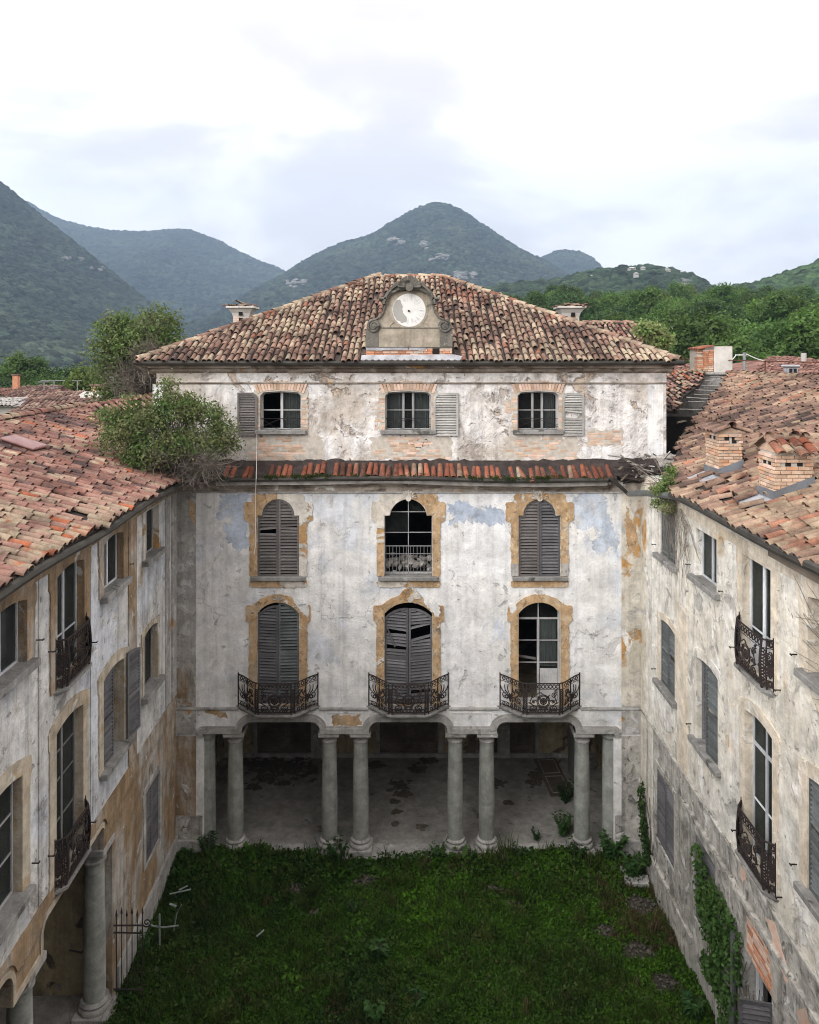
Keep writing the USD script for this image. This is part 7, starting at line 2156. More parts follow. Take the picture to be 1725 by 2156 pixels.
def tree(kind, x, y, z, s, rot, label, group=None):
    p = fresh('/World', 'tree')
    X = UsdGeom.Xform.Define(stage, p)
    X.AddTranslateOp().Set(Gf.Vec3d(x, y, z)); X.AddRotateZOp().Set(rot); X.AddScaleOp().Set(Gf.Vec3f(s, s, s * 1.0))
    X.GetPrim().GetReferences().AddInternalReference(TREE_CLASSES[kind]); X.GetPrim().SetInstanceable(True)
    tag(X.GetPrim(), label, 'tree', group)


# the wooded rise at the right
xs_, ys_ = np.linspace(-10, 520, 40), np.linspace(30, 620, 40)
Xg, Yg = np.meshgrid(xs_, ys_)
Zg = np.interp(Yg + 20, [50, 90, 160, 300, 420, 640], [0, 3.5, 11.5, 26, 27, 4]) * np.clip((Xg / (Yg + 20) - 0.02) / 0.12, 0, 1) - 0.5
Vg = np.stack([Xg, Yg, Zg], -1).reshape(-1, 3)
i, j = np.meshgrid(np.arange(39), np.arange(39), indexing='ij')
q = np.stack([i * 40 + j, i * 40 + j + 1, (i + 1) * 40 + j + 1, (i + 1) * 40 + j], -1).reshape(-1, 4)
tag(put('/World', 'wooded_rise', trimesh.Trimesh(Vg, np.vstack([q[:, [0, 1, 2]], q[:, [0, 2, 3]]]), process=False), 'forest_hill', smooth=True), 'rising green ground under the trees at the right', None, None, 'structure')
gz_ = lambda x, y: float(np.interp(y + 20, [50, 90, 160, 300, 420, 640], [0, 3.5, 11.5, 26, 27, 4]) * np.clip((x / (y + 20) - 0.02) / 0.12, 0, 1) - 0.5)
rt = np.random.default_rng(99)
LAB = ('broad green tree', 'tall green tree', 'dark green tree', 'yellowish tree')
ORD = 'first second third fourth fifth sixth seventh eighth ninth tenth eleventh twelfth thirteenth fourteenth fifteenth'.split()
for row, (d, n, u0, u1) in enumerate(((82, 7, 1440, 1790), (100, 10, 1290, 1790), (125, 11, 1230, 1790), (155, 12, 1170, 1780), (195, 13, 1110, 1780), (245, 14, 1060, 1780), (300, 15, 1040, 1780), (360, 15, 1040, 1780))):
    for k in range(n):
        u = u0 + (u1 - u0) * (k + rt.uniform(0.1, 0.9)) / n
        dd_ = d * rt.uniform(0.93, 1.07)
        x, y = px(u, dd_), dd_ - 20
        kind = int(rt.choice([0, 1, 2, 3], p=[0.40, 0.33, 0.20, 0.07]))
        tree(kind, x, y, gz_(x, y), rt.uniform(0.82, 1.12) * (1.0 if d < 120 else 1.05), rt.uniform(0, 360), '%s, the %s from the left in the %s row of the right wood' % (LAB[kind], ORD[k], ORD[row] if row else 'nearest'), 'trees of the wood at the right')
LABL = {18: 'broad green tree behind the red brick town chimney', 62: 'tall green tree just right of the red brick town chimney', 98: 'lower broad tree between the red chimney and the yellow tree', 128: 'dark tree close behind the yellow green tree', -12: 'dark tree at the very left edge of the picture', 40: 'small dark tree below the broad one at the left', 225: 'broad tree behind the left part of the tall roof shrub', 262: 'tall tree behind the middle of the tall roof shrub', 300: 'dark tree behind the right part of the tall roof shrub', 345: 'broad tree hidden behind the end of the main eave', 390: 'tall tree hidden behind the left upper wall'}
for (u, d, kind, s) in ((18, 105, 0, 0.92), (62, 110, 1, 0.98), (98, 104, 0, 0.84), (128, 112, 2, 0.90), (-12, 98, 2, 0.8), (40, 92, 2, 0.66), (225, 105, 0, 0.95), (262, 110, 1, 0.9), (300, 112, 2, 0.95)):
    tree(kind, px(u, d), d - 20, -0.5, s, rt.uniform(0, 360), LABL[u], 'trees beyond the left town roofs')
tree(3, px(168, 84), 64, -0.5, 0.92, 40, 'yellow green tree over the small brick chimney at the left')
tree(3, px(196, 90), 70, -0.5, 0.80, 140, 'lower yellow green tree right of the taller yellow one at the left')
# ---------------------------------------------------------------- shrubs on the roofs
def shrub(label, base, lobes, leaves, size, twigs, mat, seed, bare=(), twig_r=0.006, cl_r=0.14, per=14, name='roof_shrub'):
    """A bush of thin stems: leaves in clumps along the lobes, bare grey twigs below."""
    rng = np.random.default_rng(seed)
    s = thing(name, label, 'shrub')
    V, F, r = crown(rng, lobes, leaves // per, per, size, cl_r)
    put(s, 'leaves', (V, F), mat, prim={'rnd': r})
    base = np.array(base)
    parts = []
    vol = np.array([l[1][0] * l[1][2] for l in lobes])
    for k in range(twigs):
        L = lobes[rng.choice(len(lobes), p=vol / vol.sum())]
        d = rng.normal(0, 1, 3); d /= np.linalg.norm(d)
        end = np.array(L[0]) + d * np.array(L[1]) * rng.uniform(0.5, 1.08)
        t = np.linspace(0, 1, 6)[:, None]
        b = base + rng.normal(0, 0.10, 3)
        pts = b + (end - b) * t + rng.normal(0, 0.16, 3) * np.sin(t * math.pi) + rng.normal(0, 0.02, (6, 3))
        parts.append(tube(pts, twig_r * (1.6 - 1.1 * t[:, 0]) * rng.uniform(0.7, 1.5), 4))
    for (c, rad, n) in bare:
        for k in range(n):
            d = rng.normal(0, 1, 3); d /= np.linalg.norm(d)
            a = np.array(c) + d * np.array(rad) * rng.uniform(0.1, 0.95)
            q = rng.normal(0, 1, 3) * [1, 0.6, 0.8] + (a - base) * 0.5
            e = a + q / np.linalg.norm(q) * rng.uniform(0.25, 0.7)
            t = np.linspace(0, 1, 5)[:, None]
            parts.append(tube(a + (e - a) * t + rng.normal(0, 0.07, 3) * np.sin(t * 3.14) + rng.normal(0, 0.012, (5, 3)), twig_r * 0.7 * (1.3 - 0.8 * t[:, 0]), 3))
    put(s, 'twigs', join(parts), 'dead_twig')
    stems = limbs(rng, base, [np.array(l[0]) for l in lobes], twig_r * 5, 0.15, 5)
    put(s, 'stem', stems, 'bark')
    return s


def W(u, v, d): return (px(u, d), d - 20.0, pz(v, d))


shrub('large loose green shrub rooted in the corner gutter in front of the left upper wall', W(392, 1000, 19.3),
      [(W(295, 905, 18.9), (0.80, 0.55, 0.55)), (W(360, 868, 18.8), (0.62, 0.5, 0.48)), (W(425, 880, 18.9), (0.55, 0.4, 0.40)), (W(468, 912, 18.9), (0.36, 0.3, 0.36)), (W(255, 930, 18.7), (0.50, 0.4, 0.42)), (W(352, 822, 18.9), (0.16, 0.2, 0.34)), (W(320, 955, 18.5), (0.75, 0.4, 0.36)), (W(400, 935, 18.6), (0.85, 0.4, 0.36)), (W(232, 880, 19.0), (0.26, 0.3, 0.28)), (W(300, 975, 18.4), (0.45, 0.3, 0.2)), (W(480, 940, 18.9), (0.2, 0.2, 0.2)), (W(395, 845, 18.9), (0.2, 0.2, 0.2)), (W(275, 850, 19.0), (0.2, 0.2, 0.2))],
      16000, 0.056, 300, 'leaf_bush', 3, bare=((W(350, 962, 18.5), (1.25, 0.5, 0.45), 260), (W(430, 975, 18.6), (0.75, 0.4, 0.42), 220), (W(400, 1000, 18.8), (0.50, 0.3, 0.30), 130)), twig_r=0.0065, cl_r=0.12, per=9)
shrub('taller shrub standing behind the left roof and the end of the main eave', W(318, 830, 27.0),
      [(W(250, 705, 26.5), (0.75, 0.6, 0.75)), (W(335, 690, 26.5), (0.68, 0.6, 0.70)), (W(290, 735, 26.0), (0.95, 0.6, 0.70)), (W(222, 745, 26.3), (0.55, 0.5, 0.60)), (W(238, 790, 26.3), (0.70, 0.5, 0.70)), (W(355, 725, 26.3), (0.45, 0.4, 0.45)), (W(225, 840, 26.3), (0.5, 0.4, 0.5))],
      9000, 0.085, 240, 'leaf_bush_back', 5, bare=((W(315, 745, 25.6), (0.75, 0.5, 0.40), 260), (W(270, 800, 25.8), (0.7, 0.5, 0.8), 260), (W(305, 780, 25.6), (0.35, 0.4, 0.6), 120)), twig_r=0.009, cl_r=0.18)
shrub('thin shrub sprouting through the rear roof at the right', W(1385, 725, 29.0), [(W(1375, 705, 28.8), (0.6, 0.4, 0.35)), (W(1395, 722, 28.6), (0.4, 0.3, 0.35)), (W(1360, 692, 28.8), (0.3, 0.3, 0.25))], 1500, 0.10, 50, 'leaf_bush', 7, twig_r=0.008)
shrub('small leafy plant with dead stalks growing in the broken corner gutter', W(1405, 1040, 17.6), [(W(1408, 1020, 17.4), (0.26, 0.2, 0.22)), (W(1395, 1035, 17.4), (0.25, 0.2, 0.12)), (W(1420, 1038, 17.3), (0.16, 0.15, 0.10)), (W(1412, 995, 17.6), (0.10, 0.1, 0.18))], 1500, 0.05, 30, 'leaf_bush', 9, bare=((W(1395, 1010, 17.8), (0.55, 0.3, 0.30), 60),), twig_r=0.005, cl_r=0.06, name='gutter_plant')
shrub('tuft of leaves hanging under the zinc corner gutter', W(1410, 1052, 17.4), [(W(1405, 1068, 17.3), (0.20, 0.12, 0.16)), (W(1385, 1060, 17.6), (0.14, 0.10, 0.08))], 420, 0.045, 26, 'leaf_bush', 10, twig_r=0.004, cl_r=0.06, name='gutter_plant')
db = thing('dead_branches', 'long dead reddish stalks fallen across the broken right corner', 'branches')
rng = np.random.default_rng(12)
pb = []
for k in range(10):
    a = np.array(W(1415 + rng.uniform(-15, 12), 1020 + rng.uniform(-15, 15), 17.6)); b = np.array(W(rng.uniform(1285, 1380), rng.uniform(945, 1030), 18.8))
    t = np.linspace(0, 1, 6)[:, None]
    pb.append(tube(a + (b - a) * t + rng.normal(0, 0.06, 3) * np.sin(t * 3.14), 0.009 * (1.3 - t[:, 0]), 4))
for q in pb:
    put(db, 'stalk', q, 'dead_twig')
# moss and weeds along the gutter
gw = []
for k in range(150):
    u = rng.choice([rng.uniform(560, 700), rng.uniform(980, 1180), rng.uniform(470, 1270)])
    s = fx(u)
    c = np.array([s, -0.38 + rng.normal(0, 0.04), 10.12 + sagf(s)])
    P = c + rng.normal(0, 1, (18, 3)) * [0.05, 0.03, 0.035] + [0, 0, 0.03]
    gw.append(leaf_cloud(P, 0.035, rng, tone=0.5))
V, F = join([(a, b) for a, b, c in gw])
tag(put('/World', 'gutter_weeds', (V, F), 'leaf_grass_olive', prim={'rnd': np.concatenate([c for a, b, c in gw])}), 'small weeds and moss growing along the gutter of the skirt roof', 'weeds', None, 'stuff')

# debris in the broken corner at the right
rb = np.random.default_rng(31)
D_ = thing('roof_debris', 'broken laths, slates and mortar lying in the collapsed right roof corner', 'debris')
for k in range(60):
    u, v = rb.uniform(1295, 1440), rb.uniform(955, 1010)
    if v > 965 + (u - 1295) * 0.5 + 35:
        continue
    c = np.array(W(u, v, 19.6 + rb.uniform(-0.3, 0.3)))
    L, a, w = rb.uniform(0.12, 0.5), rb.uniform(0, 3.14), rb.uniform(0.015, 0.05)
    b = bx(-L / 2, L / 2, -w, w, -0.012, 0.012)
    Rm = trimesh.transformations.euler_matrix(rb.normal(0, 0.4), rb.normal(0, 0.4), a)
    put(D_, 'lath' if w < 0.035 else 'slate', (b[0] @ Rm[:3, :3].T + c, b[1]), ['old_timber', 'batten', 'felt', 'felt', 'rubble_stone'][rb.integers(5)])
hm = trimesh.creation.icosphere(3, 1.0)
Vh = np.array(hm.vertices); nh = np.array(meshkit.fbm(Vh * 2.2, 4, 3)).reshape(-1)
put(D_, 'mortar_heap', (Vh * (0.6 + 0.8 * nh)[:, None] * [0.75, 0.35, 0.22] + [6.05, 0.0, 10.12], hm.faces), 'felt')
put(D_, 'mortar_heap', (Vh[:, [1, 0, 2]] * (0.6 + 0.8 * nh)[:, None] * [0.5, 0.5, 0.30] + [6.9, 0.5, 10.30], hm.faces[:, ::-1]), 'rubble_stone')
rh = thing('rubble_heap', 'grey rubble lying inside the open arched window', 'rubble', kind='stuff')
pr_ = []
for k in range(70):
    m = trimesh.creation.icosphere(0, 1.0)
    V = np.array(m.vertices) * rb.uniform(0.6, 1.3, (12, 1)) * rb.uniform(0.04, 0.11)
    pr_.append((V + [rb.uniform(-0.62, 0.62), 0.75 + rb.uniform(-0.25, 0.6), 7.38 + rb.uniform(0, 0.30)], np.array(m.faces)))
put(rh, 'stones', join(pr_), 'rubble_stone', kind='stuff')
cd = thing('hanging_cord', 'thin white cord hanging from the left attic window over the cornice', 'cord')
put(cd, 'cord', tube([W(541, 915, 20.12), W(540.5, 950, 20.1), W(540, 985, 19.65), W(539.5, 1008, 19.5), W(538, 1040, 19.75), W(538, 1090, 19.85), W(539, 1140, 19.85), W(535, 1168, 19.88)], 0.009, 5), 'cord')

# ---------------------------------------------------------------- climbers on the right wall
def climber(label, spots, n, size, seed, name='climbing_vine', F=FRW):
    rng = np.random.default_rng(seed)
    v = thing(name, label, 'vine')
    P, st = [], []
    w = np.array([q[2] * q[3] for q in spots])
    for k in rng.choice(len(spots), n, p=w / w.sum()):
        s, z, rs, rz = spots[k]
        a, r = rng.uniform(0, 6.28), math.sqrt(rng.random())
        P.append((s + rs * r * math.cos(a), z + rz * r * math.sin(a), 0.05 + 0.20 * rng.random() * (1 - 0.6 * r)))
    V, Fc, r = leaf_cloud(F.pts(P), size, rng, np.tile(F.n * 1.2 + [0, 0, 0.7], (n, 1)), 0.5, 0.5 + rng.normal(0, 0.15, n), long=1.2)
    put(v, 'leaves', (V, Fc), 'leaf_vine', prim={'rnd': r})
    for k in range(26):
        a, b = spots[rng.integers(len(spots))], spots[rng.integers(len(spots))]
        t = np.linspace(0, 1, 7)[:, None]
        p0, p1 = np.array([a[0] + rng.normal(0, 0.2), max(0, a[1] - a[3]), 0.05]), np.array([b[0] + rng.normal(0, 0.3), b[1] + b[3] * rng.uniform(0.3, 1.1), 0.05])
        st.append(tube(F.pts(p0 + (p1 - p0) * t + rng.normal(0, 0.10, 3) * np.sin(t * 3.14) * [1, 1, 0.1]), 0.008, 4))
    put(v, 'stems', join(st), 'bark')


climber('thick green vine climbing beside the drain pipe on the right wall', [(4.15, 2.75, 0.30, 0.32), (4.6, 2.45, 0.40, 0.42), (5.1, 2.15, 0.50, 0.70), (5.35, 1.5, 0.45, 0.6), (5.0, 1.2, 0.35, 0.5), (5.55, 0.7, 0.35, 0.6), (5.75, 2.35, 0.20, 0.45), (4.45, 1.9, 0.12, 0.6), (6.05, 2.2, 0.15, 0.5), (5.95, 1.2, 0.10, 0.9), (4.9, 1.9, 0.85, 0.35), (5.4, 2.6, 0.5, 0.22), (4.3, 2.2, 0.35, 0.25), (4.8, 0.9, 0.5, 0.3)], 2600, 0.085, 4)
climber('small vine at the foot of the right corner pier', [(0.35, 1.7, 0.16, 0.5), (0.55, 1.0, 0.22, 0.4), (0.8, 0.7, 0.25, 0.35)], 420, 0.09, 5)
climber('green vine hanging inside the dark doorway of the right wing', [(6.95, 1.3, 0.14, 0.9), (6.85, 0.5, 0.2, 0.5)], 420, 0.08, 6)
dv = []
rv = np.random.default_rng(14)
for k in range(60):
    t = np.linspace(0, 1, 8)[:, None]
    a = np.array([rv.uniform(1.9, 3.3), 9.9 - rv.uniform(0, 0.3), 0.05]); b = a + [rv.normal(0.1, 0.5), -rv.uniform(0.3, 1.7), 0.0]
    dv.append(tube(FRW.pts(a + (b - a) * t + rv.normal(0, 0.12, 3) * np.sin(t * 5) * [1, 1, 0]), 0.005, 3))
for k in range(34):
    t = np.linspace(0, 1, 6)[:, None]
    a = np.array([9.6 + rv.uniform(-0.2, 0.3), rv.uniform(8.3, 9.5), 0.035]); b = a + [-rv.uniform(0.4, 1.6), rv.normal(0.05, 0.25), 0]
    dv.append(tube(FRW.pts(a + (b - a) * t + rv.normal(0, 0.05, 3) * np.sin(t * 4) * [1, 1, 0]), 0.004, 3))
tag(put('/World', 'dry_vine_stems', join(dv), 'dead_twig'), 'fine dry vine stems clinging to the top of the right wall', 'vine', None, 'stuff')

# ---------------------------------------------------------------- grass and weeds of the courtyard
BARE = [(fx(620) * 0.93, -1.05, 0.30), (fx(768) * 0.95, -0.75, 0.45), (5.15, -3.0, 0.45), (5.45, -3.9, 0.4), (4.55, -2.4, 0.35), (0.75, -0.55, 0.3), (-2.2, -1.9, 0.22), (5.6, -1.6, 0.5), (2.1, -1.1, 0.25)]
gv = np.random.default_rng(62)
gp = []
for x, y, r in BARE:
    for k in range(int(150 * r)):
        q = r * gv.normal(0, 0.42, 2)
        m = trimesh.creation.icosphere(0, 1.0)
        e = gv.uniform(0.012, 0.045) * (1.6 if gv.random() < 0.06 else 1)
        gp.append((np.array(m.vertices) * gv.uniform(0.7, 1.2, (12, 1)) * [e, e, e * 0.6] + [x + q[0], y + q[1], GZ(x + q[0], y + q[1]) + 0.03], np.array(m.faces)))
tag(put('/World', 'gravel', join(gp), 'gravel_patch'), 'loose gravel and mortar crumbs on bare spots of the courtyard grass', 'gravel', None, 'stuff')
rg = np.random.default_rng(70)


def tuft(kind, seed):
    r = np.random.default_rng(seed)
    if kind == 'broad':
        n = 16
        a, q = r.uniform(0, 6.28, n), np.sqrt(r.random(n)) * 0.17
        P = np.stack([q * np.cos(a), q * np.sin(a), 0.05 + 0.12 * r.random(n)], 1)
        return leaf_cloud(P, 0.095, r, np.tile([0, 0, 1.6], (n, 1)), 0.4, 0.55, 1.5)
    if kind == 'leafy':
        n = 46
        a, q = r.uniform(0, 6.28, n), np.sqrt(r.random(n)) * 0.16
        P = np.stack([q * np.cos(a), q * np.sin(a), 0.02 + 0.13 * r.random(n) * (1 - q / 0.22)], 1)
        return leaf_cloud(P, 0.042, r, np.tile([0, 0, 1.4], (n, 1)), 0.5, 0.5, 1.3)
    V, F, R = [], [], []
    n = 26
    for k in range(n):
        a, L = r.uniform(0, 6.28), r.uniform(0.10, 0.26)
        b = np.array([r.normal(0, 0.05), r.normal(0, 0.05), 0])
        d = np.array([math.cos(a), math.sin(a), 0]); s = np.array([-d[1], d[0], 0]) * 0.006
        c = r.uniform(0.2, 0.8) * L
        pts = [b - s, b + s, b + d * c * 0.4 + [0, 0, L * 0.65] + s * 0.8, b + d * c * 0.4 + [0, 0, L * 0.65] - s * 0.8, b + d * c + [0, 0, L * 0.9]]
        o = len(V); V += pts; F += [[o, o + 1, o + 2], [o, o + 2, o + 3], [o + 3, o + 2, o + 4]]; R += [r.uniform(0.2, 0.8)] * 5
    return np.array(V), np.array(F), np.array(R)


def lawn(name, label, n, kinds, mat, size, seed, dens):
    r = np.random.default_rng(seed)
    P = []
    while len(P) < n:
        x, y = r.uniform(-6.2, 6.15), r.uniform(-6.6, 0.05)
        if r.random() > dens(x, y) or any(((x - bx0) / (rr_ * 1.25)) ** 2 + ((y - by0) / (rr_ * 1.1)) ** 2 < r.uniform(0.4, 1.1) for bx0, by0, rr_ in BARE):
            continue
        P.append((x, y, GZ(x, y)))
    path = fresh('/World', name)
    pi = UsdGeom.PointInstancer.Define(stage, path)
    rel = pi.CreatePrototypesRel()
    for k, kd in enumerate(kinds):
        V, F, R = tuft(kd, seed * 10 + k)
        rel.AddTarget(put(path, 'tuft', (V, F), mat, prim={'rnd': R}))
    pi.CreateProtoIndicesAttr(Vt.IntArray.FromNumpy(r.integers(0, len(kinds), n).astype(np.int32)))
    pi.CreatePositionsAttr(Vt.Vec3fArray.FromNumpy(np.array(P, np.float32)))
    edge = np.array([1 + 0.9 * math.exp(-((p[1] + 0.35) / 0.45) ** 2) * (0.4 + 0.6 * abs(math.sin(p[0] * 1.9))) for p in P])
    s = size * r.uniform(0.65, 1.4, n) * edge
    pi.CreateScalesAttr(Vt.Vec3fArray.FromNumpy(np.stack([s, s, s * r.uniform(0.8, 1.4, n)], 1).astype(np.float32)))
    a = r.uniform(0, 2 * np.pi, n)
    pi.CreateOrientationsAttr(Vt.QuathArray([Gf.Quath(float(math.cos(t / 2)), 0.0, 0.0, float(math.sin(t / 2))) for t in a]))
    tag(path, label, 'grass', None, 'stuff')


blot = lambda x, y, s: float(np.asarray(meshkit.fbm(np.array([[x / 1.3, y / 1.3, s * 3.7]]), 3, s)).reshape(-1)[0])
lawn('grass', 'low leafy green ground cover filling the courtyard', 10500, ('leafy', 'leafy', 'leafy', 'leafy'), 'leaf_grass', 1.0, 1, lambda x, y: 0.35 + 0.9 * (blot(x, y, 1) > 0.46))
lawn('grass', 'olive brown coarse grass growing among the green courtyard cover', 3600, ('blades', 'leafy', 'leafy'), 'leaf_grass_olive', 1.0, 2, lambda x, y: 0.25 + 0.9 * (blot(x, y, 2) > 0.5))
lawn('broad_weeds', 'patches of broad leaved weeds spread through the courtyard cover', 240, ('broad', 'broad'), 'leaf_grass', 0.8, 6, lambda x, y: 1.0 if blot(x, y, 9) > 0.54 else 0.02)
lawn('tall_grass', 'tall thin seeding grass standing in loose groups over the courtyard cover', 110, ('blades', 'blades'), 'leaf_grass_olive', 1.15, 5, lambda x, y: 1.0 if blot(x, y, 6) > 0.53 else 0.04)
lawn('grass', 'dry brown stalks near the right end of the courtyard', 500, ('blades', 'leafy'), 'leaf_dry', 0.9, 3, lambda x, y: 1.0 if (x > 4.6 and -3.0 < y < -0.9) else 0.02)


def weed(label, x, y, h, n, size, seed, z=None, mat='leaf_weed', spread=0.3):
    r = np.random.default_rng(seed)
    w = thing('weed_plant', label, 'weed')
    z = GZ(x, y) if z is None else z
    st, V, F, R, o = [], [], [], [], 0
    for k in range(n):
        a = r.uniform(0, 6.28); L = h * r.uniform(0.6, 1.1)
        tip = np.array([x + math.cos(a) * spread * L * 1.2, y + math.sin(a) * spread * L * 1.2, z + L])
        t = np.linspace(0, 1, 5)[:, None]
        pts = np.array([x, y, z]) + (tip - [x, y, z]) * np.hstack([t ** 1.6, t ** 1.6, t])
        st.append(tube(pts, 0.006, 4))
        for q in range(7):
            f = 0.25 + 0.75 * q / 6
            c = np.array([x, y, z]) + (tip - [x, y, z]) * [f ** 1.6, f ** 1.6, f]
            for sg in (-1, 1):
                b = a + sg * 1.25 + r.normal(0, 0.3)
                dr = np.array([math.cos(b), math.sin(b), r.uniform(-0.15, 0.35)]) * size * r.uniform(0.7, 1.2)
                sd = np.array([-math.sin(b), math.cos(b), 0]) * size * 0.26
                V += [c, c + dr * 0.5 + sd, c + dr + [0, 0, -size * 0.2], c + dr * 0.5 - sd]; F += [[o, o + 1, o + 2], [o, o + 2, o + 3]]; R += [r.uniform(0.3, 0.8)] * 4; o += 4
    put(w, 'stems', join(st), 'bark')
    put(w, 'leaves', (np.array(V), np.array(F)), mat, prim={'rnd': np.array(R)})


for k, (lab, u, v, h, n, size) in enumerate((
        ('leafy bush growing between the second and third column', 712, 1808, 0.62, 9, 0.16), ('weed left of the third column base', 668, 1800, 0.35, 5, 0.11), ('tall weed before the fourth column', 922, 1803, 0.62, 6, 0.10),
        ('small bright weed between the third and fourth columns', 868, 1815, 0.32, 5, 0.11), ('broad leaved weed in the middle of the courtyard', 800, 2015, 0.35, 7, 0.20), ('bright weed at the bottom edge of the view', 790, 2150, 0.36, 6, 0.18),
        ('weed in the grass right of the bottom bright weed', 880, 2112, 0.25, 5, 0.15), ('weed between the fourth and fifth column', 988, 1800, 0.42, 5, 0.10), ('dark bush beside the left corner pier', 440, 1810, 0.55, 12, 0.13),
        ('tall bush of long leaves before the right corner pier', 1290, 1815, 0.85, 16, 0.20), ('second long leaved bush just right of the tall one', 1335, 1850, 0.65, 12, 0.18), ('leafy bush in front of the sixth column', 1215, 1800, 0.5, 10, 0.14),
        ('low bush left of the leftmost column', 395, 1815, 0.45, 10, 0.12), ('weed at the foot of the drain pipe', 1500, 2145, 0.5, 8, 0.14), ('pale green weed before the fifth column', 1090, 1815, 0.4, 7, 0.11), ('broad leaved weed at the right of the bottom edge', 1665, 2440 - 300, 0.4, 7, 0.16),
        ('weed in the grass below the third column', 745, 1925, 0.28, 5, 0.13), ('weed beside the iron gate', 300, 2010, 0.4, 7, 0.12))):
    d = 13.35 * 1600 / (v - 740)
    x, y = px(u, d), d - 20
    if x > 6.0:
        x = 5.7
    weed(lab, x, min(y, -0.12), h, n, size, 200 + k)
for k, (lab, u, v, h, n, size) in enumerate((('green shrub growing over the end of the fallen door', 1190, 1690, 0.55, 14, 0.14), ('leafy shrub growing from the arcade floor before the sixth column', 1185, 1762, 0.6, 14, 0.14), ('small weed on the arcade floor right of the fifth column', 1130, 1770, 0.3, 4, 0.09))):
    d = 13.29 * 1600 / (v - 740)
    weed(lab, px(u, d), d - 20, h, n, size, 230 + k, 0.06)

# ---------------------------------------------------------------- things lying and standing in the court
od = thing('fallen_door', 'old panelled door lying flat on the arcade floor at the right', 'door')
pd = [np.array([px(u, 13.25 * 1600 / (v - 740)), 13.25 * 1600 / (v - 740) - 20]) for u, v in ((1129, 1596), (1165, 1597), (1211, 1674), (1160, 1679))]
e1, e2 = (pd[1] + pd[2] - pd[0] - pd[3]) / 2, (pd[3] + pd[2] - pd[0] - pd[1]) / 2
c0 = sum(pd) / 4
e2 = e2 / np.linalg.norm(e2); e1 = np.array([-e2[1], e2[0]]) * (1 if np.dot([-e2[1], e2[0]], e1) > 0 else -1)


def flat(a0, a1, b0, b1, z0, z1, c=0.008):
    V, F = cbx(a0, a1, b0, b1, z0, z1, c)
    xy = c0 + V[:, :1] * e1 + V[:, 1:2] * e2
    return np.column_stack([xy, V[:, 2]]), F


put(od, 'leaf', flat(-0.36, 0.36, -1.05, 1.05, 0.065, 0.105), 'old_timber')
for (b0, b1) in ((-0.95, -0.15), (0.0, 0.9)):
    p = put(od, 'panel', flat(-0.27, 0.27, b0, b1, 0.100, 0.114), 'old_timber')
    for (x0, x1, y0, y1) in ((-0.27, -0.24, b0, b1), (0.24, 0.27, b0, b1), (-0.24, 0.24, b0, b0 + 0.03), (-0.24, 0.24, b1 - 0.03, b1)):
        put(p, 'moulding', flat(x0, x1, y0, y1, 0.112, 0.126, 0.004), 'batten')
lt = thing('leaf_litter', 'dark patches of rotten leaves on the arcade floor', 'litter', kind='stuff')
rl_ = np.random.default_rng(17)
bl = []
for (u, v, ru, rv_, n) in ((560, 1612, 60, 16, 26), (620, 1618, 50, 20, 26), (560, 1640, 25, 8, 8), (530, 1655, 12, 6, 4), (600, 1650, 15, 5, 4), (845, 1655, 16, 10, 9), (852, 1672, 16, 6, 6), (905, 1580 + 22, 20, 8, 6), (830, 1688, 6, 4, 2), (835, 1710, 5, 4, 2), (833, 1735, 6, 4, 2), (886, 1742, 9, 6, 3), (1050, 1650, 14, 8, 5), (790, 1612, 22, 8, 8), (880, 1618, 14, 8, 5), (1070, 1690, 8, 4, 2), (1130, 1640, 14, 20, 8)):
    for k in range(n * 7):
        uu, vv = u + rl_.normal(0, ru * 0.5), v + rl_.normal(0, rv_ * 0.5)
        d = 13.29 * 1600 / (max(vv, 1596) - 740)
        m = trimesh.creation.icosphere(1, 1.0)
        r = rl_.uniform(0.02, 0.075) * (1.8 if rl_.random() < 0.12 else 1)
        V = np.array(m.vertices) * rl_.uniform(0.6, 1.3, (42, 1)) * [r * 1.3, r, 0.02] + [px(uu, d), d - 20, 0.068]
        bl.append((V, np.array(m.faces)))
put(lt, 'leaves', join(bl), 'litter', kind='stuff')
gt = thing('iron_gate', 'open wrought iron gate leaf with spear heads beside the left arcade column', 'gate')
gy = -4.45
put(gt, 'rail', tube([(-6.20, gy, 1.60), (-5.45, gy - 0.02, 1.62)], 0.016, 5), 'iron_dark')
put(gt, 'rail', tube([(-6.20, gy, 1.46), (-5.45, gy - 0.02, 1.46)], 0.016, 5), 'iron_dark')
put(gt, 'rail', tube([(-6.20, gy, 0.30), (-5.45, gy - 0.02, 0.30)], 0.018, 5), 'iron_dark')
for k in range(8):
    x = -6.20 + 0.75 * k / 7
    b = put(gt, 'bar', tube([(x, gy, 0.05), (x, gy, 1.78 + 0.05 * (k % 2))], 0.011, 5), 'iron_dark')
    put(b, 'spear_head', lathe([(0.004, 1.76 + 0.05 * (k % 2)), (0.024, 1.81 + 0.05 * (k % 2)), (0.003, 1.93 + 0.05 * (k % 2))], 6, (x, gy, 0)), 'iron_dark')
put(gt, 'stile', tube([(-6.26, gy, -0.05), (-6.26, gy, 2.6)], 0.024, 6), 'iron_dark')
for k in range(4):
    put(gt, 'side_bar', tube([(-6.36, gy + 0.1 + 0.12 * k, 0.0), (-6.36, gy + 0.1 + 0.12 * k, 2.55)], 0.014, 5), 'iron_dark')
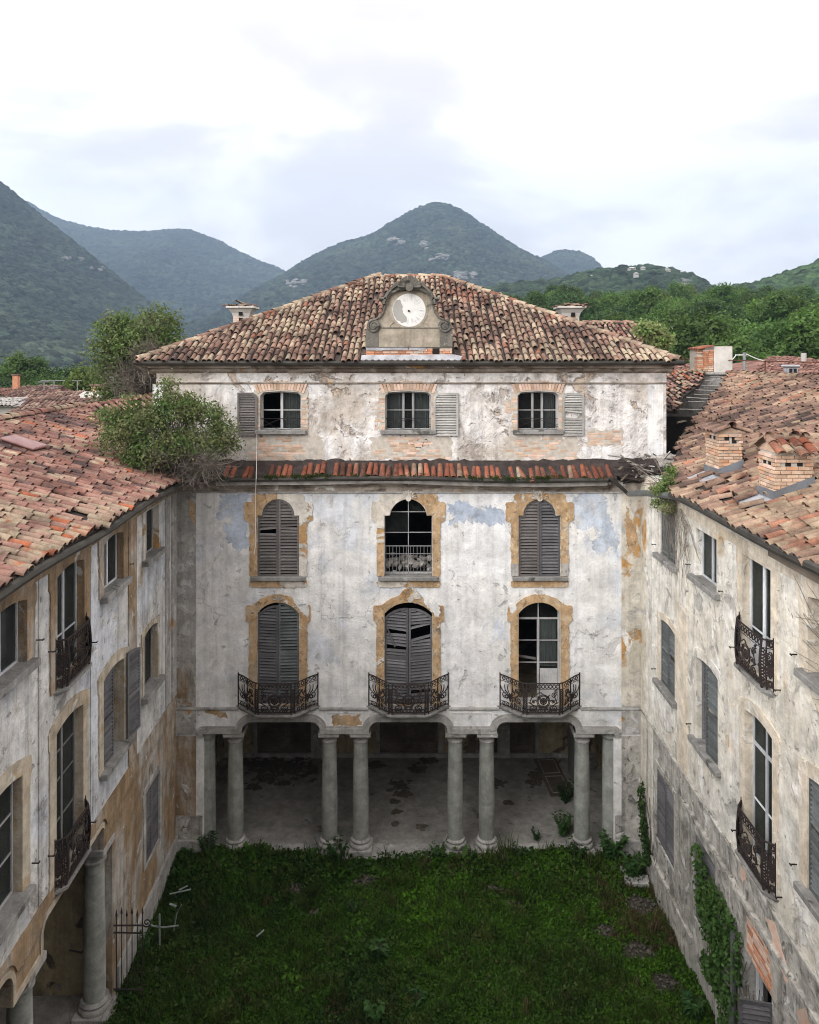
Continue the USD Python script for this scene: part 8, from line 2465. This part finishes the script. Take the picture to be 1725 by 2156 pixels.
put(gt, 'scroll', FF(tube(np.column_stack([spiral(-5.36, 1.66, 0.10, 0.02, math.pi, 1.5), np.full(26, -gy)]), 0.014, 5)), 'iron_dark')
put(gt, 'brace', tube([(-6.80, gy - 0.33, 1.36), (-6.55, gy - 0.36, 1.33), (-6.36, gy - 0.22, 1.44), (-6.26, gy, 1.60)], 0.020, 5), 'iron_dark')
wf = thing('pipe_frame', 'bent white pipe frame standing in the grass near the left gate', 'pipe frame')
d = 16.95
put(wf, 'upright', tube([W(336, 2005, d), W(336, 1925, d)], 0.022, 6), 'white_pipe')
put(wf, 'crossbar', tube([W(310, 1942, d), W(322, 1950, d), W(345, 1953, d), W(376, 1949, d)], 0.018, 6), 'white_pipe')
put(wf, 'strut', tube([W(366, 1960, d + 0.3), W(372, 1925, d + 0.3), W(382, 1905, d + 0.3)], 0.014, 5), 'white_pipe')
put(wf, 'strut', tube([W(357, 1903, d + 0.4), W(371, 1909, d + 0.4)], 0.026, 5), 'white_pipe')
bd = thing('loose_boards', 'short pale broken boards lying in the grass', 'boards', kind='stuff')
rb2 = np.random.default_rng(44)
pp_ = []
for (u, v) in ((386, 1872), (380, 1880), (548, 1968),):
    d = 13.2 * 1600 / (v - 740)
    L, a = rb2.uniform(0.10, 0.26), rb2.uniform(0, 3.1)
    b = bx(-L, L, -0.018, 0.018, 0, 0.015)
    Rm = trimesh.transformations.euler_matrix(0.1, rb2.normal(0, 0.2), a)
    pp_.append((b[0] @ Rm[:3, :3].T + [px(u, d), d - 20, 0.17], b[1]))
put(bd, 'boards', join(pp_), 'white_pipe', kind='stuff')
sb = thing('stone_slabs', 'two broken stone slabs at the foot of the right corner', 'slabs')
for k, (x, y, a) in enumerate(((5.65, -0.55, 0.1), (5.72, -0.95, -0.15))):
    V, F = cbx(-0.30, 0.30, -0.16, 0.16, 0.0, 0.12, 0.02)
    Rm = trimesh.transformations.euler_matrix(0.06, -0.05, a)
    put(sb, 'slab', (V @ Rm[:3, :3].T + [x, y, GZ(x, y) + 0.08], F), 'stone')
